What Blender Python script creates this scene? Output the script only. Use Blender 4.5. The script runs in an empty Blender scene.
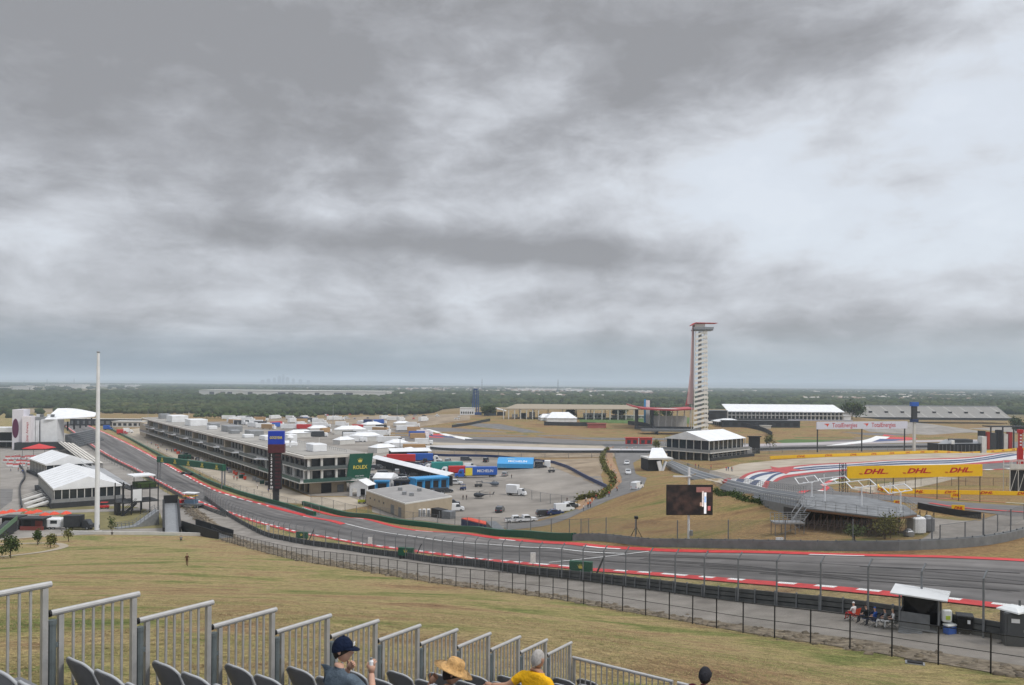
import bpy, bmesh, math, random
import numpy as np
from mathutils import Vector, Matrix
random.seed(7); RNG = np.random.default_rng(7)
SC = bpy.context.scene
COL = SC.collection
PI = math.pi
# ------------------------------------------------------------------ camera numbers
F = 790.0; EYE = 37.0; ROLL = 0.0078; V0 = 383.5; U0 = 512.0
CR, SR = math.cos(ROLL), math.sin(ROLL)
def ray(u, v):
    xc = (u-U0)/F; yc = -(v-V0)/F
    return (xc*CR - yc*SR, 1.0, xc*SR + yc*CR)
def proj(p):
    dx, dy, dz = p[0], p[1], p[2]-EYE
    xc = dx*CR + dz*SR; yc = -dx*SR + dz*CR
    return (U0+F*xc/dy, V0-F*yc/dy)
# ------------------------------------------------------------------ terrain
CTRL = [ # pixel on the ground and the drop below eye level there
 (1000,607,15.2),(1000,560,15.4),(848,590,16.5),(848,556,17),(720,579,18.8),(700,552.5,20),(600,571,22),(560,544.5,24.5),
 (480,559,27),(450,534,30),(400,549,31),(350,519.5,34),(300,532,35.2),(250,520,36.6),(255,503,37),
 (990,674,14.0),(908,660,14.7),(825,646,15.2),(747,634,16),(671,620,17.4),(592,606,19),(500,592,21),(408,579,23),(330,566,26.5),(273,555,30),(230,543,33.5),
 (100,534,36),(200,534,36),(20,548,33),(187,565,24),(60,575,20),(300,590,18.5),(20,620,9.0),(150,610,10.5),(320,630,9.0),(450,625,10.8),(600,640,9.8),(720,665,10.6),(860,682,11.8),(450,680,8.0),(560,600,18),
 (690,541,20.6),(610,538,22.5),(560,530,27),(560,516,34),(600,490,34.5),(520,525,35),(640,515,25),(640,480,31),(628,465,33),(668,468,33),(700,500,23.8),(780,505,17.6),(742,494,20.3),(700,479,24.0),(762,483,27),(760,520,20.2),(700,520,22),(405,519,37),(440,518,36.6),(372,507,37),(470,527,34.6),(510,531,31.5),
 (915,533,18.8),(830,545,18),(968,545,16.8),(1020,536,16.8),(1010,505,22),(900,497,23.5),(1000,480,27),(900,462,29.5),(760,472,29),(1000,453,32),(850,453,32.5),(700,455,34)]
_cp = []
for u, v, Y in CTRL:
    r = ray(u, v); t = -Y/r[2]
    _cp.append((r[0]*t, t, EYE-Y))
for x, y, z in [(0,0,33.2),(-12,-12,34.5),(12,-12,34.5),(0,-40,35),(-40,-40,34),(40,-40,34),(-6,9,31.8),(8,9,30.8),(30,15,27),(50,38,21.8),(70,20,22.5),(90,60,21.5),(62,84,21.2),(90,100,20.5),
                (-60,0,28),(-100,30,17),(-60,60,20),(-130,120,5),(-170,170,0),(-200,60,6),(-200,-60,12),(200,-60,18),(200,60,18),(180,120,15),(190,200,8),(220,280,3),(-120,215,0),(-90,260,0),(-160,300,0),(-50,260,0),(0,260,0),
                (-20,220,0),(0,350,0),(100,420,0.5),(230,420,1),(300,350,2),(-300,200,0),(-400,400,0),(-200,450,0),(0,500,0),(200,550,0),(400,450,0),(400,200,8),(500,0,10),(-500,0,5),(500,700,0),(-500,700,0),(0,700,0)]:
    _cp.append((x, y, z))
_cp = np.array(_cp); _C = 14.0
def _k(d2): return np.sqrt(d2+_C*_C)
_A = _k(((_cp[:,None,:2]-_cp[None,:,:2])**2).sum(-1))
_n = len(_cp); _M = np.zeros((_n+1,_n+1)); _M[:_n,:_n] = _A + np.eye(_n)*-0.4; _M[:_n,_n] = 1; _M[_n,:_n] = 1
_w = np.linalg.solve(_M, np.append(_cp[:,2],0))
def _ss(a, b, x):
    t = np.clip((x-a)/(b-a),0,1); return t*t*(3-2*t)
def hgt(x, y):
    x = np.asarray(x, float); y = np.asarray(y, float)
    sh = np.broadcast(x,y).shape
    X = np.broadcast_to(x,sh).ravel(); Yy = np.broadcast_to(y,sh).ravel()
    out = np.empty(X.shape)
    for i in range(0,len(X),20000):
        d2 = (X[i:i+20000,None]-_cp[None,:,0])**2 + (Yy[i:i+20000,None]-_cp[None,:,1])**2
        out[i:i+20000] = _k(d2)@_w[:_n] + _w[_n]
    out = np.maximum(out,0)
    out *= 1-_ss(430,560,Yy)
    out *= (1-_ss(300,480,np.abs(X)))
    pl = 7.0*_ss(548,650,Yy)*(1-_ss(1000,1100,Yy))*_ss(-130,-40,X)*(1-_ss(330,400,X))
    out = out + pl
    return out.reshape(sh)
def h1(x, y): return float(hgt(np.array([x]),np.array([y]))[0])
_T = np.concatenate([np.linspace(6,400,260), np.geomspace(405,26000,220)])
def G(u, v):
    """the point of the ground seen at a pixel"""
    r = ray(u, v)
    x = r[0]*_T; z = EYE+r[2]*_T; h = hgt(x,_T)
    b = np.nonzero(z < h)[0]
    if len(b) == 0: t = 24000.
    else:
        i = max(b[0],1); t0, t1 = _T[i-1], _T[i]
        for _ in range(3):
            tt = np.linspace(t0,t1,9); zz = EYE+r[2]*tt; hh = hgt(r[0]*tt,tt)
            bb = np.nonzero(zz<hh)[0]; j = bb[0] if len(bb) else 8
            j = max(j,1); t0, t1 = tt[j-1], tt[j]
        t = (t0+t1)/2
    return Vector((r[0]*t, t, h1(r[0]*t,t)))
def GL(u, v, lift):
    """the point seen at a pixel on a surface lifted above the ground"""
    r = ray(u, v); z = EYE+r[2]*_T; h = hgt(r[0]*_T,_T)+lift
    i = max(int(np.nonzero(z<h)[0][0]),1); f = (z[i-1]-h[i-1])/((z[i-1]-h[i-1])-(z[i]-h[i])); t = _T[i-1]+(_T[i]-_T[i-1])*f
    return Vector((r[0]*t,t,EYE+r[2]*t))
def Zr(p, v):
    """height above the world floor at which a vertical through p crosses picture row v"""
    yc = -(v-V0)/F*p[1]
    return EYE + (yc + p[0]*SR)/CR
def AT(u, v, d):
    r = ray(u, v); return Vector((r[0]*d, d, EYE+r[2]*d))
# ------------------------------------------------------------------ materials
MATS = {}
def _principled(name):
    m = bpy.data.materials.new(name); m.use_nodes = True
    nt = m.node_tree; b = nt.nodes['Principled BSDF']
    return m, nt, b
def rgb(c): return (c[0],c[1],c[2],1.0)
def mat(name, c, rough=0.7, metal=0.0, var=0.12, scale=2.0, bump=0.0, spec=0.35, coat=0.0, emit=None, c2=None, space='Object', streak=None):
    if name in MATS: return MATS[name]
    m, nt, b = _principled(name); N = nt.nodes; L = nt.links
    tc = N.new('ShaderNodeTexCoord'); mp = N.new('ShaderNodeMapping')
    if space == 'World':
        g = N.new('ShaderNodeNewGeometry'); L.new(g.outputs['Position'], mp.inputs[0])
    else: L.new(tc.outputs['Object'], mp.inputs[0])
    if streak: mp.inputs['Scale'].default_value = streak
    n1 = N.new('ShaderNodeTexNoise'); n1.inputs['Scale'].default_value = scale; n1.inputs['Detail'].default_value = 6; n1.inputs['Roughness'].default_value = 0.62
    L.new(mp.outputs[0], n1.inputs['Vector'])
    cr = N.new('ShaderNodeValToRGB'); cr.color_ramp.elements[0].position = 0.3; cr.color_ramp.elements[1].position = 0.7
    a = [max(0,k*(1-var)) for k in c]; d = [min(1,k*(1+var)) for k in (c2 or c)]
    cr.color_ramp.elements[0].color = rgb(a); cr.color_ramp.elements[1].color = rgb(d)
    L.new(n1.outputs[0], cr.inputs[0]); L.new(cr.outputs[0], b.inputs['Base Color'])
    b.inputs['Roughness'].default_value = rough; b.inputs['Metallic'].default_value = metal
    b.inputs['Specular IOR Level'].default_value = spec
    if coat: b.inputs['Coat Weight'].default_value = coat
    if bump:
        bp = N.new('ShaderNodeBump'); bp.inputs['Strength'].default_value = bump; bp.inputs['Distance'].default_value = 0.05
        L.new(n1.outputs[0], bp.inputs['Height']); L.new(bp.outputs[0], b.inputs['Normal'])
    if emit:
        b.inputs['Emission Color'].default_value = rgb(emit[0]); b.inputs['Emission Strength'].default_value = emit[1]
    MATS[name] = m; return m
def glass_mat():
    if 'dark_glass' in MATS: return MATS['dark_glass']
    m = mat('dark_glass', (0.025,0.03,0.035), rough=0.12, var=0.4, scale=0.6, spec=0.6); return m
def wire_mat(name, col, cell, thick, alpha_scale=1.0):
    """chain link: a diamond lattice of thin wire, open between"""
    if name in MATS: return MATS[name]
    m, nt, b = _principled(name); N = nt.nodes; L = nt.links
    uv = N.new('ShaderNodeUVMap'); sep = N.new('ShaderNodeSeparateXYZ'); L.new(uv.outputs[0], sep.inputs[0])
    def M(op, a, bb=None):
        n = N.new('ShaderNodeMath'); n.operation = op
        for i, s in enumerate((a,bb)):
            if s is None: continue
            if isinstance(s,(int,float)): n.inputs[i].default_value = s
            else: L.new(s, n.inputs[i])
        return n.outputs[0]
    s = M('ADD', sep.outputs[0], sep.outputs[1]); d = M('SUBTRACT', sep.outputs[0], sep.outputs[1])
    f1 = M('FRACT', M('DIVIDE', s, cell)); f2 = M('FRACT', M('DIVIDE', d, cell))
    a = M('MAXIMUM', M('LESS_THAN', f1, thick), M('LESS_THAN', f2, thick))
    L.new(a, b.inputs['Alpha']); b.inputs['Base Color'].default_value = rgb(col); b.inputs['Roughness'].default_value = 0.5
    b.inputs['Metallic'].default_value = 0.4
    MATS[name] = m; return m
# ------------------------------------------------------------------ mesh builder
class MB:
    def __init__(s): s.v = []; s.f = []; s.m = []; s.uv = None
    def add(s, vs, fs, mi=0):
        o = len(s.v); s.v += [tuple(p) for p in vs]; s.f += [tuple(i+o for i in f) for f in fs]; s.m += [mi]*len(fs); return s
    def box(s, x0, y0, z0, x1, y1, z1, mi=0):
        vs = [(x0,y0,z0),(x1,y0,z0),(x1,y1,z0),(x0,y1,z0),(x0,y0,z1),(x1,y0,z1),(x1,y1,z1),(x0,y1,z1)]
        return s.add(vs, [(0,3,2,1),(4,5,6,7),(0,1,5,4),(1,2,6,5),(2,3,7,6),(3,0,4,7)], mi)
    def cbox(s, c, d, rz=0, mi=0, tilt=0):
        M = Matrix.Translation(c) @ Matrix.Rotation(rz,4,'Z') @ Matrix.Rotation(tilt,4,'X')
        vs = [M @ Vector((sx*d[0]/2, sy*d[1]/2, sz*d[2]/2)) for sz in (-1,1) for sx,sy in ((-1,-1),(1,-1),(1,1),(-1,1))]
        return s.add(vs, [(0,3,2,1),(4,5,6,7),(0,1,5,4),(1,2,6,5),(2,3,7,6),(3,0,4,7)], mi)
    def bbox(s, c, d, b=0.03, rz=0, mi=0):
        """bevelled box: chamfered vertical edges and top"""
        x, y, z = d[0]/2, d[1]/2, d[2]/2
        def ring(ix, zz): return [(-x+ix,-y+0*ix,zz),(x-ix,-y,zz),(x,-y+ix,zz),(x,y-ix,zz),(x-ix,y,zz),(-x+ix,y,zz),(-x,y-ix,zz),(-x,-y+ix,zz)]
        def ring2(k, zz): return [(px*(1-k/x),py*(1-k/y),zz) for px,py,_ in ring(b,0)]
        R = [ring2(b,-z), ring(b,-z+b), ring(b,z-b), ring2(b,z)]
        M = Matrix.Translation(c) @ Matrix.Rotation(rz,4,'Z')
        vs = [M@Vector(p) for r in R for p in r]
        fs = [tuple(range(7,-1,-1)), tuple(range(24,32))]
        for k in range(3):
            for i in range(8): fs.append((k*8+i,k*8+(i+1)%8,(k+1)*8+(i+1)%8,(k+1)*8+i))
        return s.add(vs, fs, mi)
    def bar(s, a, b, w=0.05, h=None, mi=0):
        """square bar between two points"""
        a = Vector(a); b = Vector(b); h = h or w; d = (b-a)
        if d.length < 1e-6: return s
        d.normalize(); up = Vector((0,0,1)) if abs(d.z) < 0.95 else Vector((0,1,0))
        x = d.cross(up).normalized()*w/2; y = x.normalized().cross(d).normalized()*h/2
        vs = [a-x-y,a+x-y,a+x+y,a-x+y,b-x-y,b+x-y,b+x+y,b-x+y]
        return s.add(vs, [(0,1,2,3),(7,6,5,4),(0,4,5,1),(1,5,6,2),(2,6,7,3),(3,7,4,0)], mi)
    def tube(s, pts, r, n=6, mi=0, cap=True):
        pts = [Vector(p) for p in pts]; rr = r if isinstance(r,(list,tuple)) else [r]*len(pts)
        o = len(s.v); prevx = None
        for i, p in enumerate(pts):
            d = (pts[min(i+1,len(pts)-1)]-pts[max(i-1,0)]).normalized()
            if prevx is None:
                up = Vector((0,0,1)) if abs(d.z) < 0.95 else Vector((0,1,0)); x = d.cross(up).normalized()
            else: x = (prevx - d*prevx.dot(d)).normalized()
            prevx = x; y = d.cross(x)
            for k in range(n):
                a = 2*PI*k/n; s.v.append(tuple(p + (x*math.cos(a)+y*math.sin(a))*rr[i]))
        for i in range(len(pts)-1):
            for k in range(n):
                s.f.append((o+i*n+k, o+i*n+(k+1)%n, o+(i+1)*n+(k+1)%n, o+(i+1)*n+k)); s.m.append(mi)
        if cap:
            s.f.append(tuple(o+k for k in range(n-1,-1,-1))); s.m.append(mi)
            s.f.append(tuple(o+(len(pts)-1)*n+k for k in range(n))); s.m.append(mi)
        return s
    def lathe(s, c, prof, n=12, mi=0, sx=1, sy=1):
        o = len(s.v)
        for r, z in prof:
            for k in range(n):
                a = 2*PI*k/n; s.v.append((c[0]+r*math.cos(a)*sx, c[1]+r*math.sin(a)*sy, c[2]+z))
        for i in range(len(prof)-1):
            for k in range(n): s.f.append((o+i*n+k,o+i*n+(k+1)%n,o+(i+1)*n+(k+1)%n,o+(i+1)*n+k)); s.m.append(mi)
        s.f.append(tuple(o+k for k in range(n-1,-1,-1))); s.m.append(mi)
        s.f.append(tuple(o+(len(prof)-1)*n+k for k in range(n))); s.m.append(mi)
        return s
    def prism(s, poly, z0, z1, mi=0):
        n = len(poly)
        ar = sum(poly[i][0]*poly[(i+1)%n][1]-poly[(i+1)%n][0]*poly[i][1] for i in range(n))
        if ar < 0: poly = poly[::-1]
        vs = [(p[0],p[1],z0) for p in poly]+[(p[0],p[1],z1) for p in poly]
        return s.add(vs, [tuple(range(n-1,-1,-1)), tuple(range(n,2*n))]+[(i,(i+1)%n,n+(i+1)%n,n+i) for i in range(n)], mi)
    def xprism(s, poly, y0, y1, mi=0):
        """profile in x,z run along y"""
        n = len(poly)
        vs = [(p[0],y0,p[1]) for p in poly]+[(p[0],y1,p[1]) for p in poly]
        ar = sum(poly[i][0]*poly[(i+1)%n][1]-poly[(i+1)%n][0]*poly[i][1] for i in range(n))
        fs = [tuple(range(n)), tuple(range(2*n-1,n-1,-1))]+[(i,n+i,n+(i+1)%n,(i+1)%n) for i in range(n)]
        if ar < 0: fs = [f[::-1] for f in fs]
        return s.add(vs, fs, mi)
    def yprism(s, poly, x0, x1, mi=0):
        """profile in y,z run along x"""
        n = len(poly)
        vs = [(x0,p[0],p[1]) for p in poly]+[(x1,p[0],p[1]) for p in poly]
        ar = sum(poly[i][0]*poly[(i+1)%n][1]-poly[(i+1)%n][0]*poly[i][1] for i in range(n))
        fs = [tuple(range(n-1,-1,-1)), tuple(range(n,2*n))]+[(i,(i+1)%n,n+(i+1)%n,n+i) for i in range(n)]
        if ar < 0: fs = [f[::-1] for f in fs]
        return s.add(vs, fs, mi)
    def build(s, name, mats, parent=None, smooth=False, loc=None):
        me = bpy.data.meshes.new(name); me.from_pydata(s.v, [], s.f)
        if not isinstance(mats,(list,tuple)): mats = [mats]
        for m in mats: me.materials.append(m)
        if len(mats) > 1: me.polygons.foreach_set('material_index', s.m)
        if smooth: me.polygons.foreach_set('use_smooth', [True]*len(s.f))
        if s.uv is not None:
            l = me.uv_layers.new(name='UVMap')
            idx = np.empty(len(me.loops),np.int32); me.loops.foreach_get('vertex_index', idx)
            l.data.foreach_set('uv', np.array(s.uv,np.float32)[idx].ravel())
        me.update()
        o = bpy.data.objects.new(name, me); COL.objects.link(o)
        if parent is not None: o.parent = parent
        if loc is not None: o.location = loc
        return o
def tag(o, label=None, cat=None, group=None, kind=None):
    if label: o['label'] = label
    if cat: o['category'] = cat
    if group: o['group'] = group
    if kind: o['kind'] = kind
    return o
def thing(name, label, cat, loc=(0,0,0), rz=0, group=None):
    o = bpy.data.objects.new(name, None); COL.objects.link(o); o.empty_display_size = 0.3
    o.location = loc; o.rotation_euler = (0,0,rz)
    return tag(o, label, cat, group)
def dup(o, loc=None, rz=None, label=None, group=None, parent=None, scale=None):
    c = o.copy(); COL.objects.link(c)
    if parent is not None: c.parent = parent
    if loc is not None: c.location = loc
    if rz is not None: c.rotation_euler = (0,0,rz)
    if scale is not None: c.scale = scale if isinstance(scale,(tuple,list)) else (scale,)*3
    if label: c['label'] = label
    if group: c['group'] = group
    for ch in list(o.children): dup(ch, parent=c)
    return c
def recolor(o, i, m):
    o.material_slots[i].link = 'OBJECT'; o.material_slots[i].material = m
# text as a mesh: local x to the right, z up, facing -y
def text_mesh(name, txt, size, m, parent, loc, rz=0, width=None, shear=0.0, extrude=0.01, heavy=0.0, tilt=0.0, align='CENTER'):
    cu = bpy.data.curves.new(name, 'FONT'); cu.body = txt; cu.size = size; cu.extrude = extrude; cu.offset = heavy
    cu.align_x = align; cu.align_y = 'CENTER'; cu.resolution_u = 3; cu.shear = shear; cu.fill_mode = 'BOTH'
    t = bpy.data.objects.new(name+'_tmp', cu); COL.objects.link(t)
    dg = bpy.context.evaluated_depsgraph_get(); me = bpy.data.meshes.new_from_object(t.evaluated_get(dg))
    bpy.data.objects.remove(t)
    co = np.empty(len(me.vertices)*3,np.float32); me.vertices.foreach_get('co',co); co = co.reshape(-1,3)
    if width and len(co):
        w = co[:,0].max()-co[:,0].min(); co[:,0] *= width/max(w,1e-6)
    new = np.stack([co[:,0], -co[:,2], co[:,1]],1)
    me.vertices.foreach_set('co', new.ravel()); me.update(); me.materials.clear(); me.materials.append(m)
    o = bpy.data.objects.new(name, me); COL.objects.link(o); o.parent = parent; o.location = loc
    o.rotation_euler = (tilt,0,rz)
    return o
# ------------------------------------------------------------------ paths and sheets draped on the ground
def catmull(pts, k=6):
    out = []; n = len(pts)
    for i in range(n-1):
        p0 = pts[max(i-1,0)]; p1 = pts[i]; p2 = pts[i+1]; p3 = pts[min(i+2,n-1)]
        for j in range(k):
            t = j/k
            out.append(tuple(0.5*((2*p1[q])+(-p0[q]+p2[q])*t+(2*p0[q]-5*p1[q]+4*p2[q]-p3[q])*t*t+(-p0[q]+3*p1[q]-3*p2[q]+p3[q])*t**3) for q in range(len(p1))))
    out.append(tuple(pts[-1])); return out
def resample(pts, step):
    P = np.array([p[:2] for p in pts]); d = np.r_[0,np.cumsum(np.hypot(*np.diff(P,axis=0).T))]
    n = max(2,int(d[-1]/step)+1); s = np.linspace(0,d[-1],n)
    return np.stack([np.interp(s,d,P[:,0]),np.interp(s,d,P[:,1])],1)
def wpath(px, step=3.0, smooth=True):
    w = [G(u,v) for u,v in px]
    w = [(p.x,p.y) for p in w]
    if smooth and len(w) > 2: w = catmull(w, 8)
    return resample(w, step)
def offset(P, d):
    t = np.gradient(P,axis=0); t /= np.maximum(np.hypot(t[:,0],t[:,1]),1e-9)[:,None]
    return P + np.stack([t[:,1],-t[:,0]],1)*d      # positive: to the right of travel
def ribbon(name, A, B, m, lift, across=4, kind='structure', parent=None, uvscale=1.0):
    """strip between two polylines of equal count, draped"""
    n = len(A); mb = MB(); ks = np.linspace(0,1,across+1)
    P = A[:,None,:]*(1-ks)[None,:,None] + B[:,None,:]*ks[None,:,None]
    z = hgt(P[...,0],P[...,1])+lift
    s = np.r_[0,np.cumsum(np.hypot(*np.diff(A,axis=0).T))]
    mb.v = [(float(P[i,j,0]),float(P[i,j,1]),float(z[i,j])) for i in range(n) for j in range(across+1)]
    mb.uv = [(float(ks[j]),float(s[i]*uvscale)) for i in range(n) for j in range(across+1)]
    W = across+1
    for i in range(n-1):
        for j in range(across):
            q = (i*W+j,i*W+j+1,(i+1)*W+j+1,(i+1)*W+j)
            mb.f.append(q); mb.m.append(0)
    o = mb.build(name, m, parent); fix_up(o)
    if parent is None: o['kind'] = kind
    return o
def fix_up(o):
    me = o.data; bm = bmesh.new(); bm.from_mesh(me)
    for f in bm.faces:
        if f.normal.z < 0: f.normal_flip()
    bm.to_mesh(me); bm.free()
def sheet(name, poly, m, lift=0.03, grid=5.0, world=False, kind='structure'):
    """a draped sheet from a picture-traced outline (on the ground) or a world one"""
    P = [tuple(p[:2]) for p in poly] if world else [tuple(G(u,v)[:2]) for u,v in poly]
    bm = bmesh.new(); vs = [bm.verts.new((x,y,0)) for x,y in P]; bm.faces.new(vs)
    bmesh.ops.triangulate(bm, faces=bm.faces[:])
    xs = [p[0] for p in P]; ys = [p[1] for p in P]
    flat = float(np.max(hgt(np.linspace(min(xs),max(xs),14)[:,None],np.linspace(min(ys),max(ys),14)[None,:]))) < 0.02
    if not flat:
        for ax, lo, hi in ((0,min(xs),max(xs)),(1,min(ys),max(ys))):
            g = max(grid,(hi-lo)/60); k = lo+g
            while k < hi:
                no = (1,0,0) if ax == 0 else (0,1,0); co = (k,0,0) if ax == 0 else (0,k,0)
                bmesh.ops.bisect_plane(bm, geom=bm.verts[:]+bm.edges[:]+bm.faces[:], plane_co=co, plane_no=no)
                k += g
    X = np.array([v.co.x for v in bm.verts]); Y = np.array([v.co.y for v in bm.verts]); Zz = hgt(X,Y)+lift
    for v, z in zip(bm.verts, Zz): v.co.z = z
    bmesh.ops.recalc_face_normals(bm, faces=bm.faces[:])
    me = bpy.data.meshes.new(name); bm.to_mesh(me); bm.free(); me.materials.append(m)
    o = bpy.data.objects.new(name, me); COL.objects.link(o); fix_up(o); o['kind'] = kind
    return o
# ================================================================== camera, light, sky, air
cam = bpy.data.cameras.new('camera'); camo = bpy.data.objects.new('camera', cam); COL.objects.link(camo); SC.camera = camo
cam.sensor_width = 36.0; cam.lens = 36.0*F/1024; cam.clip_start = 0.1; cam.clip_end = 80000; cam.shift_y = (V0-342.5)/1024
R = Matrix(((CR,-SR,0),(0,0,-1),(SR,CR,0)))   # columns: right, up, back
camo.matrix_world = Matrix.Translation((0,0,EYE)) @ R.to_4x4()
sun = bpy.data.lights.new('sun','SUN'); suno = bpy.data.objects.new('sun', sun); COL.objects.link(suno)
SUN_EL, SUN_AZ = math.radians(50), math.radians(118)     # azimuth from +y towards +x
sun.energy = 1.5; sun.angle = math.radians(10); sun.color = (1.0,0.965,0.91)
sd = Vector((math.cos(SUN_EL)*math.sin(SUN_AZ), math.cos(SUN_EL)*math.cos(SUN_AZ), math.sin(SUN_EL)))
suno.rotation_euler = sd.to_track_quat('Z','Y').to_euler(); suno.location = (0,0,80)
W = bpy.data.worlds.new('World'); SC.world = W; W.use_nodes = True
def build_sky():
    nt = W.node_tree; N = nt.nodes; L = nt.links
    for n in list(N): N.remove(n)
    def val(s, sock):
        if isinstance(s,(int,float)): sock.default_value = s
        else: L.new(s, sock)
    def M(op, a, b=None, c=None, clamp=False):
        n = N.new('ShaderNodeMath'); n.operation = op; n.use_clamp = clamp
        for i, s in enumerate((a,b,c)):
            if s is not None: val(s, n.inputs[i])
        return n.outputs[0]
    def S(x, a, b):      # smoothstep
        n = N.new('ShaderNodeMapRange'); n.interpolation_type = 'SMOOTHSTEP'; n.inputs[1].default_value = a; n.inputs[2].default_value = b
        n.inputs[3].default_value = 0; n.inputs[4].default_value = 1; L.new(x, n.inputs[0]); return n.outputs[0]
    def noise(vec, sc, det, rough=0.55, dist=0.0):
        n = N.new('ShaderNodeTexNoise'); n.inputs['Scale'].default_value = sc; n.inputs['Detail'].default_value = det
        n.inputs['Roughness'].default_value = rough; n.inputs['Distortion'].default_value = dist; L.new(vec, n.inputs['Vector']); return n.outputs[0]
    def mix(f, a, b):
        n = N.new('ShaderNodeMix'); n.data_type = 'RGBA'; val(f, n.inputs[0])
        for s, k in ((a,6),(b,7)):
            if isinstance(s, tuple): n.inputs[k].default_value = rgb(s)
            else: L.new(s, n.inputs[k])
        return n.outputs[2]
    tc = N.new('ShaderNodeTexCoord'); sp = N.new('ShaderNodeSeparateXYZ'); L.new(tc.outputs['Generated'], sp.inputs[0])
    x, y, z = sp.outputs
    el = M('ARCSINE', z); az = M('ARCTAN2', x, y)
    den = M('ADD', M('MAXIMUM', z, 0.0), 0.10)
    cb = N.new('ShaderNodeCombineXYZ'); L.new(M('DIVIDE', x, den), cb.inputs[0]); L.new(M('DIVIDE', y, den), cb.inputs[1]); cb.inputs[2].default_value = 3.7
    big = noise(cb.outputs[0], 0.42, 3, 0.5, 0.3); med = noise(cb.outputs[0], 1.1, 7, 0.58, 0.4)
    cb2 = N.new('ShaderNodeCombineXYZ'); L.new(az, cb2.inputs[0]); L.new(M('MULTIPLY', el, 2.0), cb2.inputs[1]); cb2.inputs[2].default_value = 1.3
    puff = noise(cb2.outputs[0], 4.6, 10, 0.54, 0.25); puff2 = noise(cb2.outputs[0], 14, 9, 0.62, 0.4)
    def blob(a0, e0, sa, se):
        da = M('DIVIDE', M('SUBTRACT', az, a0), sa); de = M('DIVIDE', M('SUBTRACT', el, e0), se)
        return M('EXPONENT', M('MULTIPLY', M('ADD', M('MULTIPLY', da, da), M('MULTIPLY', de, de)), -1.0))
    def px(u, v): 
        r = Vector(ray(u, v)).normalized(); return math.atan2(r.x, r.y), math.asin(r.z)
    t = M('ADD', 0.455, M('MULTIPLY', M('SUBTRACT', big, 0.5), 0.40))
    t = M('ADD', t, M('MULTIPLY', M('SUBTRACT', med, 0.5), 0.38))
    t = M('ADD', t, M('MULTIPLY', M('SUBTRACT', puff, 0.5), 1.55))
    t = M('ADD', t, M('MULTIPLY', M('SUBTRACT', puff2, 0.5), 0.62))
    for (u, v, sa, se, k) in [(150,70,0.42,0.15,-0.42),(560,20,0.34,0.11,-0.28),(900,200,0.32,0.17,0.17),(1010,40,0.16,0.14,0.16),(560,120,0.22,0.04,0.20),(740,195,0.10,0.06,0.24),
                              (300,238,0.16,0.020,-0.30),(570,252,0.17,0.022,-0.42),(450,215,0.2,0.02,0.14),(400,200,0.25,0.04,0.10),(40,215,0.10,0.05,0.16),(440,290,0.5,0.035,0.03),(700,20,0.10,0.12,-0.12),
                              (380,322,0.30,0.015,-0.10),(90,270,0.25,0.04,-0.05),(100,120,0.3,0.06,-0.08),(880,330,0.3,0.02,-0.10),(640,300,0.2,0.02,-0.10)]:
        a0, e0 = px(u, v); t = M('ADD', t, M('MULTIPLY', blob(a0,e0,sa,se), k))
    cr = N.new('ShaderNodeValToRGB'); L.new(t, cr.inputs[0]); E = cr.color_ramp.elements
    E[0].position = 0.0; E[0].color = rgb((0.250,0.254,0.268)); E[1].position = 1.0; E[1].color = rgb((0.68,0.71,0.75))
    for p, c in ((0.22,(0.315,0.322,0.344)),(0.40,(0.400,0.412,0.442)),(0.58,(0.49,0.510,0.548)),(0.80,(0.60,0.635,0.685))):
        e = E.new(p); e.color = rgb(c)
    # blue-grey sheet low over the horizon, paler to the right
    hi = M('ADD', 1.0, M('MULTIPLY', S(el, 0.50, 1.25), 2.2))
    ga = S(az, -0.55, 0.5)
    low = mix(ga, (0.165,0.215,0.265), (0.33,0.39,0.43))
    band = mix(M('MULTIPLY', S(M('ADD', el, M('MULTIPLY', M('SUBTRACT', med, 0.5), 0.03)), 0.085, 0.010), 0.93), cr.outputs[0], low)
    sky = N.new('ShaderNodeTexSky'); sky.sky_type = 'NISHITA'; sky.sun_disc = False; sky.sun_elevation = SUN_EL; sky.sun_rotation = SUN_AZ; sky.air_density = 1.0
    mul = N.new('ShaderNodeVectorMath'); mul.operation = 'SCALE'; L.new(sky.outputs[0], mul.inputs[0]); mul.inputs[3].default_value = 1.0
    bg1 = N.new('ShaderNodeBackground'); L.new(mul.outputs[0], bg1.inputs[0]); bg1.inputs[1].default_value = 0.10
    bg2 = N.new('ShaderNodeBackground'); L.new(band, bg2.inputs[0]); L.new(hi, bg2.inputs[1])
    ms = N.new('ShaderNodeMixShader'); ms.inputs[0].default_value = 0.93
    gap = M('SUBTRACT', 0.97, M('MULTIPLY', S(t, 0.62, 1.0), 0.18)); L.new(gap, ms.inputs[0])
    L.new(bg1.outputs[0], ms.inputs[1]); L.new(bg2.outputs[0], ms.inputs[2])
    out = N.new('ShaderNodeOutputWorld'); L.new(ms.outputs[0], out.inputs['Surface'])
build_sky()
SC.view_settings.view_transform = 'Standard'; SC.view_settings.look = 'None'; SC.view_settings.exposure = 0.34; SC.view_settings.gamma = 1
SC.cycles.use_denoising = True
SC.cycles.max_bounces = 6; SC.cycles.diffuse_bounces = 3; SC.cycles.glossy_bounces = 2; SC.cycles.transparent_max_bounces = 24; SC.cycles.volume_bounces = 1
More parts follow.
